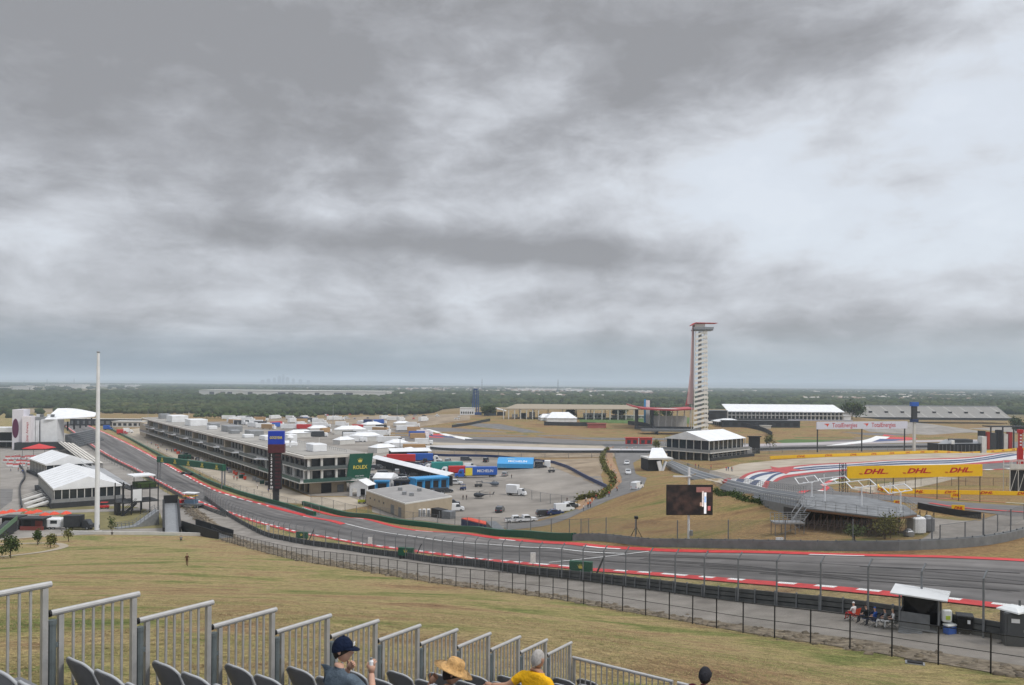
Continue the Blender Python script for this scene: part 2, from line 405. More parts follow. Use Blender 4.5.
def haze():
    m = bpy.data.materials.new('haze'); m.use_nodes = True; nt = m.node_tree
    for n in list(nt.nodes): nt.nodes.remove(n)
    o = nt.nodes.new('ShaderNodeOutputMaterial'); p = nt.nodes.new('ShaderNodeVolumePrincipled')
    p.inputs['Color'].default_value = (0.74,0.85,0.97,1); p.inputs['Density'].default_value = 0.00013; p.inputs['Anisotropy'].default_value = 0.0
    nt.links.new(p.outputs[0], o.inputs['Volume'])
    mb = MB().box(-24000,-400,-1.0,24000,24500,140)
    h = mb.build('haze', m); tag(h, kind='stuff'); h['label'] = 'pale bluish haze over the plain'
haze()
# ================================================================== ground
def ground_material():
    m, nt, b = _principled('ground_mix'); N = nt.nodes; L = nt.links
    g = N.new('ShaderNodeNewGeometry'); pos = g.outputs['Position']; sp = N.new('ShaderNodeSeparateXYZ'); L.new(pos, sp.inputs[0])
    def noise(sc, det=6, rough=0.6, stretch=None, dist=0.0):
        v = pos
        if stretch:
            mp = N.new('ShaderNodeMapping'); mp.inputs['Scale'].default_value = stretch; mp.inputs['Rotation'].default_value = (0,0,math.radians(-33)); L.new(pos, mp.inputs[0]); v = mp.outputs[0]
        n = N.new('ShaderNodeTexNoise'); n.inputs['Scale'].default_value = sc; n.inputs['Detail'].default_value = det; n.inputs['Roughness'].default_value = rough
        n.inputs['Distortion'].default_value = dist; L.new(v, n.inputs['Vector']); return n.outputs[0]
    def ramp(x, *st):
        cr = N.new('ShaderNodeValToRGB'); E = cr.color_ramp.elements; E[0].position = st[0][0]; E[0].color = rgb(st[0][1]); E[1].position = st[-1][0]; E[1].color = rgb(st[-1][1])
        for p, c in st[1:-1]: e = E.new(p); e.color = rgb(c)
        L.new(x, cr.inputs[0]); return cr.outputs[0]
    def mix(f, a, b_, mode='MIX'):
        n = N.new('ShaderNodeMix'); n.data_type = 'RGBA'; n.blend_type = mode
        if isinstance(f,(int,float)): n.inputs[0].default_value = f
        else: L.new(f, n.inputs[0])
        for s, k in ((a,6),(b_,7)):
            if isinstance(s, tuple): n.inputs[k].default_value = rgb(s)
            else: L.new(s, n.inputs[k])
        return n.outputs[2]
    def S(x, a, b_):
        n = N.new('ShaderNodeMapRange'); n.interpolation_type = 'SMOOTHSTEP'; n.inputs[1].default_value = a; n.inputs[2].default_value = b_; L.new(x, n.inputs[0]); return n.outputs[0]
    def MM(op, a, b_):
        n = N.new('ShaderNodeMath'); n.operation = op
        for i, s in enumerate((a,b_)):
            if isinstance(s,(int,float)): n.inputs[i].default_value = s
            else: L.new(s, n.inputs[i])
        return n.outputs[0]
    # mown dry grass of the spectator hill: straw, olive, bare reddish earth
    dry = ramp(noise(0.085,10,0.70,(0.8,1.7,1),0.5), (0.32,(0.175,0.108,0.064)), (0.40,(0.255,0.178,0.098)), (0.47,(0.290,0.228,0.120)), (0.53,(0.255,0.215,0.10)), (0.585,(0.165,0.17,0.064)), (0.67,(0.095,0.13,0.037)))
    tuft = ramp(noise(1.3,10,0.80,(1.0,1.5,1)), (0.34,(0.50,0.45,0.38)), (0.5,(1.0,1.0,1.0)), (0.66,(1.45,1.42,1.30)))
    speck = ramp(noise(9,6,0.85), (0.38,(0.45,0.42,0.36)), (0.5,(1.0,1.0,1.0)), (0.62,(1.5,1.5,1.4)))
    c_hill = mix(1.0, mix(1.0, dry, tuft, 'MULTIPLY'), speck, 'MULTIPLY')
    # browner banks beyond the track
    brn = ramp(noise(0.06,7,0.62,(0.8,1.6,1),0.5), (0.34,(0.17,0.105,0.056)), (0.46,(0.245,0.165,0.083)), (0.56,(0.225,0.17,0.077)), (0.66,(0.115,0.125,0.042)))
    c_bank = mix(1.0, mix(1.0, brn, tuft, 'MULTIPLY'), speck, 'MULTIPLY')
    # which side of the track: signed distance from the line of the straight
    side = MM('SUBTRACT', MM('ADD', MM('MULTIPLY', sp.outputs[0], 0.84), MM('MULTIPLY', sp.outputs[1], 0.54)), 66.0)
    near = mix(S(MM('ADD', side, MM('MULTIPLY', MM('SUBTRACT', noise(0.1), 0.5), 14)), -4, 8), c_hill, c_bank)
    # the plain: scrub green with tan fields
    fld = ramp(noise(0.0022,6,0.6,(0.5,1.7,1),0.4), (0.36,(0.045,0.062,0.026)), (0.46,(0.085,0.092,0.045)), (0.53,(0.17,0.14,0.085)), (0.60,(0.27,0.22,0.15)), (0.70,(0.10,0.105,0.05)))
    fine = ramp(noise(0.03,6,0.7), (0.3,(0.6,0.6,0.6)), (0.5,(1,1,1)), (0.7,(1.35,1.3,1.25)))
    c_far = mix(1.0, fld, fine, 'MULTIPLY')
    col = mix(S(MM('ADD', sp.outputs[1], MM('MULTIPLY', MM('SUBTRACT', noise(0.004), 0.5), 160)), 820, 1080), near, c_far)
    L.new(col, b.inputs['Base Color']); b.inputs['Roughness'].default_value = 0.95; b.inputs['Specular IOR Level'].default_value = 0.1
    bp = N.new('ShaderNodeBump'); bp.inputs['Strength'].default_value = 0.9; bp.inputs['Distance'].default_value = 0.12; L.new(noise(5.0,8,0.75), bp.inputs['Height']); L.new(bp.outputs[0], b.inputs['Normal'])
    return m
M_ground = ground_material()
def build_ground():
    def axis(lo, a, b, hi, s, g=1.07):
        mid = list(np.arange(a,b+1e-6,s)); up = []; x = b; st = s
        while x < hi: st *= g; x += st; up.append(min(x,hi))
        dn = []; x = a; st = s
        while x > lo: st *= g; x -= st; dn.append(max(x,lo))
        return np.array(dn[::-1]+mid+up)
    xs = axis(-23500,-110,110,23500,2.2); ys = axis(-300,-20,300,24000,2.2)
    X, Y = np.meshgrid(xs,ys); Z = hgt(X,Y)
    nx, ny = len(xs), len(ys)
    me = bpy.data.meshes.new('ground'); me.vertices.add(nx*ny); me.vertices.foreach_set('co', np.stack([X,Y,Z],-1).astype(np.float32).ravel())
    i, j = np.meshgrid(np.arange(nx-1),np.arange(ny-1)); a = (j*nx+i).ravel()
    q = np.stack([a,a+1,a+1+nx,a+nx],1).astype(np.int32); nf = len(q)
    me.loops.add(nf*4); me.loops.foreach_set('vertex_index', q.ravel()); me.polygons.add(nf)
    me.polygons.foreach_set('loop_start', np.arange(nf,dtype=np.int32)*4); me.polygons.foreach_set('use_smooth', np.ones(nf,bool))
    me.update(calc_edges=True); me.materials.append(M_ground)
    o = bpy.data.objects.new('ground', me); COL.objects.link(o); o['kind'] = 'structure'
build_ground()
# ================================================================== track and paving
M_red = mat('kerb_red_paint', (0.50,0.035,0.035), 0.6, var=0.25, scale=0.8, space='World')
M_white = mat('kerb_white_paint', (0.72,0.72,0.70), 0.6, var=0.12, scale=0.8, space='World')
M_blue = mat('apron_blue_paint', (0.035,0.06,0.16), 0.6, var=0.2, scale=0.8, space='World')
M_tarmac = mat('old_tarmac', (0.13,0.125,0.12), 0.85, var=0.2, scale=0.25, space='World', c2=(0.16,0.153,0.146))
M_concrete = mat('pale_concrete', (0.33,0.28,0.21), 0.9, var=0.16, scale=0.12, space='World', c2=(0.38,0.33,0.26))
M_plaza = mat('plaza_paving', (0.22,0.20,0.178), 0.9, var=0.16, scale=0.12, space='World', c2=(0.265,0.245,0.22))
M_paddock = mat('paddock_gravel', (0.185,0.165,0.142), 0.92, var=0.2, scale=0.05, space='World', c2=(0.26,0.235,0.205))
M_service = mat('service_road', (0.20,0.18,0.157), 0.92, var=0.2, scale=0.35, space='World', c2=(0.245,0.225,0.20), streak=(1,1,1))
M_sand = mat('bare_sand', (0.33,0.26,0.18), 0.95, var=0.2, scale=0.15, space='World', c2=(0.40,0.34,0.26))
M_mud = mat('dirt_tan', (0.21,0.155,0.10), 0.95, var=0.25, scale=0.08, space='World', c2=(0.29,0.23,0.16))
M_lawn = mat('green_lawn', (0.07,0.125,0.03), 0.95, var=0.3, scale=0.2, space='World')
def track_material():
    m, nt, b = _principled('race_asphalt'); N = nt.nodes; L = nt.links
    uv = N.new('ShaderNodeUVMap'); mp = N.new('ShaderNodeMapping'); L.new(uv.outputs[0], mp.inputs[0]); mp.inputs['Scale'].default_value = (9,0.016,1)
    n = N.new('ShaderNodeTexNoise'); n.inputs['Scale'].default_value = 1.0; n.inputs['Detail'].default_value = 5; n.inputs['Roughness'].default_value = 0.6; L.new(mp.outputs[0], n.inputs['Vector'])
    g = N.new('ShaderNodeNewGeometry'); n2 = N.new('ShaderNodeTexNoise'); n2.inputs['Scale'].default_value = 0.3; n2.inputs['Detail'].default_value = 7; L.new(g.outputs['Position'], n2.inputs['Vector'])
    cr = N.new('ShaderNodeValToRGB'); E = cr.color_ramp.elements; E[0].position = 0.34; E[0].color = rgb((0.080,0.075,0.073)); E[1].position = 0.68; E[1].color = rgb((0.185,0.175,0.168)); L.new(n.outputs[0], cr.inputs[0])
    c2 = N.new('ShaderNodeValToRGB'); E = c2.color_ramp.elements; E[0].position = 0.3; E[0].color = rgb((0.8,0.8,0.8)); E[1].position = 0.7; E[1].color = rgb((1.15,1.15,1.15)); L.new(n2.outputs[0], c2.inputs[0])
    mx = N.new('ShaderNodeMix'); mx.data_type = 'RGBA'; mx.blend_type = 'MULTIPLY'; mx.inputs[0].default_value = 1; L.new(cr.outputs[0], mx.inputs[6]); L.new(c2.outputs[0], mx.inputs[7])
    sx = N.new('ShaderNodeSeparateXYZ'); L.new(uv.outputs[0], sx.inputs[0]); c3 = N.new('ShaderNodeValToRGB'); L.new(sx.outputs[0], c3.inputs[0]); E = c3.color_ramp.elements; E[0].position = 0.12; E[0].color = (1.08,1.08,1.08,1); E[1].position = 0.92; E[1].color = (1.12,1.1,1.08,1)
    for p_, q_ in ((0.30,0.78),(0.38,0.95),(0.46,0.74),(0.60,0.98)):
        e = E.new(p_); e.color = (q_,q_,q_,1)
    m4 = N.new('ShaderNodeMix'); m4.data_type = 'RGBA'; m4.blend_type = 'MULTIPLY'; m4.inputs[0].default_value = 1; L.new(mx.outputs[2], m4.inputs[6]); L.new(c3.outputs[0], m4.inputs[7]); mx = m4
    L.new(mx.outputs[2], b.inputs['Base Color']); b.inputs['Roughness'].default_value = 0.8; b.inputs['Specular IOR Level'].default_value = 0.3
    return m
M_track = track_material()
def striped(name, A, d0, d1, lift, mats, seg, uvs=1.0):
    """kerb strip between two offsets of a path, in painted segments of seg metres"""
    s = np.r_[0,np.cumsum(np.hypot(*np.diff(A,axis=0).T))]
    P0, P1 = offset(A,d0), offset(A,d1); z0 = hgt(P0[:,0],P0[:,1])+lift; z1 = hgt(P1[:,0],P1[:,1])+lift
    mb = MB()
    for i in range(len(A)): mb.v += [(P0[i,0],P0[i,1],z0[i]),(P1[i,0],P1[i,1],z1[i])]
    for i in range(len(A)-1):
        mb.f.append((2*i,2*i+1,2*i+3,2*i+2)); mb.m.append(int(s[i]/seg) % len(mats))
    o = mb.build(name, mats); fix_up(o); o['kind'] = 'structure'; return o
NE = [(66,426),(100,450),(140,471),(175,490),(200,502),(228,512),(256,521.5),(306,534),(356,543),(406,550),(456,556.5),(512,562.5),(574,568),(637,573),(699,578),(768,583.5),(868,592),(918,597),(993,605.5),(1060,613)]
FE = [(84,424),(107,434),(130,445),(160,461),(185,475),(212,489),(240,498.5),(268,506),(303,515),(343,524),(381,531.5),(431,539),(506,545.5),(574,551),(624,553.5)]
PE = [(303,507.5),(340,517),(390,526),(440,532.5),(490,538),(535,542.5),(587,546.5),(637,550),(699,552.5),(768,553.5),(868,556.5),(1018,561.5),(1060,563)]
# the straight climbing to the first corner
NEw = wpath(NE, 2.0); FARpx = FE[:9]+[(322,517)]+PE[2:]
def match(A, B):
    """resample B to A's count by arc fraction"""
    return resample(B, 1e9) if False else np.stack([np.interp(np.linspace(0,1,len(A)), np.linspace(0,1,len(B)), B[:,k]) for k in (0,1)],1)
def nearest_pairs(A, B):
    """for each point of A the point of polyline B met by A's normal (nearest)"""
    out = []
    for p in A:
        d = np.hypot(B[:,0]-p[0],B[:,1]-p[1]); out.append(B[int(np.argmin(d))])
    out = np.array(out)
    k = np.ones(5)/5; pad = np.pad(out,((2,2),(0,0)),'edge')
    return np.stack([np.convolve(pad[:,0],k,'valid'),np.convolve(pad[:,1],k,'valid')],1)
FARw = wpath([(84,424),(107,434),(130,445),(160,461),(185,475),(212,489),(240,498.5),(268,506),(303,514.5),(335,517)]+PE[2:], 2.0)
A = NEw; B = match(A, FARw)
ribbon('race_track', A, B, M_track, 0.06, 6)
# extension of the straight beyond its far end, turning away behind the pit building
sheet('race_track_corner', [(56,427),(66,424.5),(84,423),(110,424.5),(112,421.5),(86,420.5),(62,422),(48,425)], M_track, 0.05)
striped('kerb_near_red', NEw, 0.0, 0.85, 0.10, [M_red], 9)
striped('kerb_near_teeth', NEw, -0.55, 0.0, 0.10, [M_white,M_red], 2.4)
FEw = wpath(FE[:9], 2.0); PEw = wpath(PE, 2.0)
striped('kerb_pit_red', FEw, -1.1, -0.1, 0.10, [M_red], 9)
striped('kerb_pit_teeth', FEw, -0.1, 0.55, 0.10, [M_white,M_red], 3.2)
striped('kerb_far_red', PEw, -1.1, 0.0, 0.10, [M_red], 9)
striped('kerb_far_dash', PEw, 0.0, 0.35, 0.10, [M_white,M_red,M_red,M_red,M_red], 7)
striped('track_white_line', wpath([(303,516.5),(331,521),(381,532),(431,539.5),(506,546),(574,551),(624,554)],2.0), -0.14, 0.14, 0.10, [M_white], 9)
striped('track_merge_line', wpath([(549,563),(585,559.5),(620,555.5),(649,552)],2.0), -0.14, 0.14, 0.105, [M_white], 9)
sheet('pit_exit_road', [(303,508.5),(340,517.5),(343,523.5),(303,515.5),(268,505.5),(262,500.5)], M_track, 0.05)
striped('kerb_exit_red', wpath([(268,506.5),(303,515.5),(343,524.5)],2), -0.7, 0.7, 0.12, [M_red], 9)
M_seal = mat('tar_seam',(0.035,0.033,0.032),0.6,var=0.2,scale=1,space='World'); M_skid = mat('skid_rubber',(0.055,0.052,0.051),0.75,var=0.3,scale=2,space='World')
for d_ in (-4.4,-8.6): striped('tarmac_seam', NEw[:-2], d_-0.05, d_+0.05, 0.085, [M_seal], 9)
def skid(px, w=0.28): striped('skid_mark', wpath(px,1.5), -w/2, w/2, 0.09, [M_skid], 9)
for px in ([(700,566),(790,571),(880,576),(960,581),(1030,586)],[(760,574),(840,579.5),(930,586),(1020,592)],[(520,549),(600,554),(690,558),(780,562)],[(560,559),(640,564),(730,570),(800,576)],[(380,535),(440,543),(520,552),(600,559)],[(860,567),(930,570),(1020,574)]): skid(px)
for px in ([(640,560),(720,566),(800,574),(860,582)],[(644,559.2),(724,565),(804,573),(864,581)]): skid(px,0.2)
# pit lane apron in front of the garages, and the wide paddock behind
sheet('pit_lane', [(112,431),(140,428),(153,436),(207,458),(283,487),(310,497),(350,497),(372,505),(340,511),(303,504),(275,502),(235,489),(200,472),(160,452)], M_concrete, 0.035)
sheet('paddock', [(178,422),(250,421),(330,424),(400,428),(470,448),(520,457),(600,473),(606,489),(572,503),(560,513),(520,524),(500,528.5),(440,523),(372,512),(372,503),(345,496),(310,496),(283,484),(153,434)], M_paddock, 0.03)
# service road, rubble strip
CHb = [(182,507),(205,529),(230,543),(273,555),(330,566),(408,579),(500,592),(592,606),(671,620),(747,634),(825,646),(869,653),(908,660),(950,667),(990,674),(1050,684)]
CHw = wpath(CHb, 2.0)
SRn = [(196,509),(222,527),(250,542),(300,554),(360,565),(420,576),(512,589),(637,609),(768,629),(868,641),(893,646),(1018,666),(1060,673)]
ARM = [(205,499),(228,516),(256,532),(300,544),(356,552),(406,559),(456,565.5),(512,573),(574,580.5),(637,588.5),(699,597),(768,605),(843,613.5),(893,621.5),(950,631),(1003,641),(1060,651)]
SRw = wpath(SRn, 2.0); ARw = wpath(ARM, 2.0)
def poly2(A, B): return list(map(tuple,A)) + list(map(tuple,B[::-1]))
ribbon('service_road', SRw, match(SRw, ARw), M_service, 0.05, 4)
M_rubble = mat('rubble_bank', (0.13,0.10,0.065), 0.95, var=0.5, scale=2.2, bump=1.0, space='World', c2=(0.20,0.165,0.12))
ribbon('rubble_bank', offset(CHw,-0.3), match(CHw, SRw), M_rubble, 0.045, 4)
# the descending section on the right with its wide painted run-off
UP_o = [(722,482.5),(745,474.5),(772,468.8),(812,464.5),(866,461.8),(930,458.8),(985,455.3),(1060,451)]
UP_i = [(771,493),(767,487.5),(778,480.5),(804,474.8),(842,471),(930,467.2),(985,463.5),(1060,459)]
def band(name, a, b, m, lift): 
    P = [tuple(np.array(UP_o[i])*(1-a)+np.array(UP_i[i])*a) for i in range(len(UP_o))]; Q = [tuple(np.array(UP_o[i])*(1-b)+np.array(UP_i[i])*b) for i in range(len(UP_o))]
    w0 = wpath(P, 4.0); w1 = wpath(Q, 4.0); return ribbon(name, w0, match(w0,w1), m, lift, 2)
sheet('esses_track', [(768,493),(767,487),(778,480),(804,474),(842,470),(930,466.5),(985,463),(1060,458),(1060,463),(985,470),(930,475),(860,477),(838,479),(826,484),(835,491),(870,494),(940,501),(1060,508),(1060,521),(960,509),(880,500),(800,497)], M_track, 0.05)
R_r = mat('runoff_red',(0.36,0.05,0.05),0.7,var=0.3,scale=0.3,space='World'); R_w = mat('runoff_white',(0.50,0.50,0.49),0.7,var=0.2,scale=0.3,space='World'); R_b = mat('runoff_blue',(0.045,0.065,0.13),0.7,var=0.3,scale=0.3,space='World'); R_g = mat('runoff_grey',(0.20,0.19,0.185),0.8,var=0.2,scale=0.3,space='World')
for i, (a, b, m) in enumerate([(0.0,0.12,R_r),(0.12,0.24,R_w),(0.24,0.40,R_b),(0.40,0.46,R_w),(0.46,0.62,R_b),(0.62,0.82,R_w),(0.82,1.04,R_r)]):
    band(['painted_runoff_red','painted_runoff_white','painted_runoff_blue','painted_runoff_white','painted_runoff_blue','painted_runoff_white','painted_runoff_red'][i], a, b, m, 0.10)
sheet('painted_star', [(760,472),(774,470.5),(770,466.5),(783,469),(795,466.2),(793,469.2),(808,470.8),(791,471.8),(786,474.5),(779,472.2)], R_r, 0.15)
sheet('runoff_concrete', [(705,480),(722,483.5),(745,475.5),(772,469.8),(812,465.5),(866,462.8),(930,459.8),(985,456.3),(1060,452),(1060,446),(930,453.5),(866,456),(812,458),(775,460.5),(740,464),(710,471)], M_concrete, 0.04)
def redline(name, px, w=0.9): striped(name, wpath(px,3), -w/2, w/2, 0.12, [M_red,M_red,M_red,M_white], 9)
redline('kerb_esses_inner', [(800,494),(826,489),(823,485),(836,479),(862,477),(930,475.5),(985,470),(1060,463)], 1.3)
redline('kerb_esses_lower', [(858,492),(900,496),(960,500),(1060,506)], 0.9)
redline('kerb_esses_near', [(930,503.5),(958,508),(1005,511.5),(1060,515)], 0.9)
sheet('infield_concrete', [(850,489),(880,484),(940,477),(960,478),(900,490),(870,493)], M_concrete, 0.045)
# service track to the platform on the right
sheet('access_road', [(918,541),(935,528),(934,518),(960,521),(980,521),(1005,513),(1060,509),(1060,522),(1016,530),(985,541),(940,546)], M_service, 0.05)
# road winding up beside the screen
sheet('hill_road', [(500,524),(540,521),(575,510),(607,492),(622,478),(617,465),(614,452),(600,444),(660,447),(648,455),(633,463),(636,474),(647,478),(640,490),(610,500),(580,513),(545,526),(508,530)], M_tarmac, 0.06)
sheet('red_path', [(572,508),(596,494),(612,482),(610,472),(604,462),(602,450),(612,447),(613,462),(620,474),(622,482),(606,494),(580,510)], mat('path_orange_dirt',(0.30,0.19,0.11),0.95,var=0.2,space='World',scale=0.3), 0.09)
# middle distance: the far loop of the track
sheet('far_track', [(395,441),(440,440.5),(520,441.5),(600,445),(700,447),(700,452.5),(600,451),(520,449.5),(440,448),(395,446)], M_concrete, 0.05, world=False)
sheet('far_track_asphalt', [(395,429),(425,427.5),(470,429),(515,432.5),(545,438),(600,441),(690,441.5),(690,445.5),(600,445),(520,444),(455,443),(395,441)], mat('far_asphalt',(0.15,0.14,0.135),0.9,var=0.15,space='World',scale=0.05), 0.055)
sheet('far_lane', [(452,423),(500,424),(530,430),(560,435),(610,437.5),(680,438),(680,440.3),(600,440),(548,437),(515,431),(480,427)], M_tarmac, 0.07)
sheet('painted_runoff_stripe', [(425,429),(430,429.5),(468,437.5),(476,440),(466,440),(440,434)], M_white, 0.11)
sheet('painted_runoff_stripe', [(417,434),(436,432.5),(450,436),(442,438),(420,437)], M_red, 0.10)
sheet('painted_runoff_stripe', [(428,435.2),(452,436.5),(456,438),(432,436.6)], M_blue, 0.125)
sheet('far_runoff_band', [(420,446),(470,445),(560,448),(690,450),(690,452),(560,450.5),(470,448.5),(420,449)], mat('far_white_band',(0.42,0.41,0.42),0.8,var=0.1,space='World',scale=0.1), 0.13)
sheet('dirt_field', [(395,452),(470,451),(560,452.5),(690,454),(690,458),(610,457),(520,457.5),(470,455),(395,458)], M_mud, 0.04)
sheet('dirt_bank', [(534,460),(600,458),(612,460),(600,476),(603,487),(560,470)], M_mud, 0.04)
sheet('car_park', [(395,415),(470,414.5),(470,420),(440,424),(420,427),(395,428),(330,424),(240,421),(240,418.5),(330,418)], M_mud, 0.035)
sheet('car_park_far', [(0,409.5),(110,409),(110,412),(0,413)], M_mud, 0.035)
sheet('park_lawn', [(578,417.5),(690,417.5),(690,423.5),(640,424),(580,422)], M_lawn, 0.06)
sheet('right_white_band', [(690,447.5),(770,443.5),(860,441.5),(940,440),(1000,439.5),(1000,441),(940,442),(860,444),(770,446.2),(690,450)], mat('pink_grey_band',(0.36,0.33,0.33),0.8,var=0.15,space='World',scale=0.1), 0.12)
sheet('infield_lawn', [(775,441),(800,436),(850,437),(870,440),(835,444),(790,445)], M_lawn, 0.05)
sheet('right_infield_tarmac', [(700,441),(780,445),(870,444),(1060,441),(1060,447),(900,449.5),(700,453.5)], M_tarmac, 0.045)
sheet('right_far_tarmac', [(850,425),(1060,425),(1060,434),(930,435),(870,432)], M_plaza, 0.045)
sheet('right_far_track', [(840,432),(905,434),(920,437),(870,442),(790,446),(775,446),(850,439),(865,435)], M_track, 0.07)
sheet('painted_runoff_far', [(884,434.5),(918,438.5),(905,441),(870,443),(850,444.5),(880,438)], M_red, 0.11)
sheet('painted_runoff_far', [(876,436),(890,437),(880,441),(845,445),(825,446),(860,441)], M_white, 0.13)
sheet('painted_runoff_far', [(880,439),(905,439.5),(895,441),(872,442)], M_blue, 0.15)
# left: plaza, paths
sheet('plaza', [(0,447),(45,450),(60,432),(78,436),(104,454),(140,476),(165,492),(190,505),(205,520),(212,533),(130,533),(60,536),(0,540)], M_plaza, 0.03)
sheet('plaza_tarmac', [(0,489),(13,489),(12,501),(0,510)], M_tarmac, 0.06)
sheet('grass_verge', [(28,507),(130,506),(160,513),(165,528),(70,531),(60,516),(20,514)], mat('verge_grass',(0.16,0.14,0.06),0.95,var=0.35,scale=0.15,space='World'), 0.06)
sheet('verge_path', [(25,511.5),(90,509.5),(140,508.5),(140,511),(90,512.5),(26,514.5)], M_plaza, 0.09)
striped('foot_path', wpath([(-20,558),(10,556),(40,552.5),(58,549),(64,546),(55,543.5),(30,543.5),(-20,545)],1.5), -0.8, 0.8, 0.07, [M_concrete], 9)
striped('foot_path_upper', wpath([(-20,541.5),(20,538.5),(60,534.5),(66,533.5)],2), -0.7, 0.7, 0.07, [M_concrete], 9)
# ================================================================== shared paints
def paint(name, c, rough=0.5, var=0.07, scale=1.5, **k): return mat(name, c, rough, var=var, scale=scale, **k)
P_galv = paint('galvanised_steel',(0.30,0.31,0.32),0.45,metal=0.5,var=0.15)
P_steel = paint('grey_steel',(0.17,0.18,0.19),0.55,metal=0.3,var=0.2)
P_dark = paint('charcoal',(0.035,0.037,0.04),0.7,var=0.25)
P_black = paint('black_paint',(0.014,0.014,0.015),0.6,var=0.3)
P_white = paint('white_vinyl',(0.72,0.73,0.74),0.45,var=0.10,scale=0.35)
P_offwhite = paint('off_white',(0.58,0.57,0.54),0.6,var=0.1,scale=0.6)
P_cream = paint('cream_roof',(0.56,0.53,0.48),0.85,var=0.14,scale=0.15)
P_beige = paint('beige_wall',(0.36,0.30,0.22),0.85,var=0.10,scale=0.6)
P_green = paint('banner_green',(0.010,0.085,0.045),0.5,var=0.12)
P_dgreen = paint('deep_green',(0.008,0.055,0.035),0.5,var=0.12)
P_red = paint('signal_red',(0.50,0.025,0.025),0.5,var=0.1)
P_orange = paint('orange_red',(0.62,0.07,0.03),0.6,var=0.1)
P_blue = paint('vivid_blue',(0.02,0.10,0.42),0.45,var=0.1)
P_sky = paint('sky_blue',(0.04,0.28,0.58),0.45,var=0.1)
P_navy = paint('navy',(0.012,0.028,0.10),0.5,var=0.15)
P_yellow = paint('sign_yellow',(0.78,0.47,0.012),0.5,var=0.06)
P_gold = paint('emblem_gold',(0.62,0.50,0.08),0.5,var=0.05)
P_rubber = paint('tyre_rubber',(0.02,0.02,0.02),0.85,var=0.2)
P_alu = paint('dull_aluminium',(0.46,0.46,0.46),0.4,metal=0.6,var=0.10,scale=3)
P_deck = paint('deck_plate',(0.30,0.31,0.32),0.55,metal=0.3,var=0.15)
P_grass = paint('hedge_green',(0.045,0.075,0.02),0.9,var=0.35,scale=1.2)
P_glass = glass_mat()
P_wire = wire_mat('chain_link', (0.16,0.16,0.16), 0.07, 0.13)
P_wire2 = wire_mat('catch_mesh', (0.20,0.20,0.20), 0.09, 0.10)
def ylen(A): return np.r_[0,np.cumsum(np.hypot(*np.diff(A,axis=0).T))]
def wall_mesh(A, h, t=0.3, lift=0.0, z0=-0.05, drop=0.0):
    """continuous upright band along a path"""
    L, Rr = offset(A,-t/2), offset(A,t/2); zc = hgt(A[:,0],A[:,1])+lift; mb = MB(); n = len(A)
    for i in range(n):
        mb.v += [(L[i,0],L[i,1],zc[i]+z0),(Rr[i,0],Rr[i,1],zc[i]+z0),(Rr[i,0],Rr[i,1],zc[i]+h),(L[i,0],L[i,1],zc[i]+h)]
    for i in range(n-1):
        a, b = 4*i, 4*i+4
        for k in range(4): mb.f.append((a+k, b+k, b+(k+1)%4, a+(k+1)%4)); mb.m.append(0)
    mb.f += [(0,1,2,3),(4*n-1,4*n-2,4*n-3,4*n-4)]; mb.m += [0,0]
    bm = None
    return mb
def net_mesh(A, z0, z1):
    zc = hgt(A[:,0],A[:,1]); s = ylen(A); mb = MB(); mb.uv = []
    for i in range(len(A)):
        mb.v += [(A[i,0],A[i,1],zc[i]+z0),(A[i,0],A[i,1],zc[i]+z1)]; mb.uv += [(s[i],z0),(s[i],z1)]
    for i in range(len(A)-1): mb.f.append((2*i,2*i+2,2*i+3,2*i+1)); mb.m.append(0)
    return mb
def posts(root, A, every, mk, m, maxn=95, tilt=True, start=0):
    """posts as parts: one mesh shared, the nearest ones apart, the rest as one"""
    P = resample(A, every); order = sorted(range(len(P)), key=lambda i: P[i][1]+abs(P[i][0])*0.3)
    proto = None; rest = MB(); z = hgt(P[:,0],P[:,1]); T = np.gradient(P,axis=0)
    for q, i in enumerate(order):
        a = math.atan2(T[i,1],T[i,0])
        if q < maxn:
            if proto is None:
                b = MB(); mk(b); proto = b.build('post', m, root); o = proto
            else: o = proto.copy(); COL.objects.link(o)
            o.location = (P[i,0],P[i,1],z[i]); o.rotation_euler = (0,0,a)
        else:
            b = MB(); mk(b); c, s = math.cos(a), math.sin(a)
            rest.add([(x*c-y*s+P[i,0], x*s+y*c+P[i,1], zz+z[i]) for x,y,zz in b.v], b.f)
    if rest.v: tag(rest.build('far_post', m, root), kind='stuff')
def armco(name, label, A, h=1.05, m=None, group=None, gap=2.0, rails=3, back=None):
    r = thing(name, label, 'barrier', (0,0,0), 0, group)
    rh = h/rails
    for k in range(rails):
        mb = wall_mesh(A, (k+1)*rh-0.05, 0.10, 0, k*rh+0.03); mb.build('rail', m or P_galv, r)
    def mk(b): b.box(-0.05,-0.16,-0.1,0.05,-0.055,h+0.05)
    posts(r, A, gap, mk, P_steel)
    return r
def solid_barrier(name, label, A, h, t, m, cat='barrier', group=None, cap=None):
    r = thing(name, label, cat, (0,0,0), 0, group); wall_mesh(A,h,t).build('barrier_wall', m, r)
    if cap: wall_mesh(A, h+0.12, t*1.1, 0, h+0.003).build('cap', cap, r)
    return r
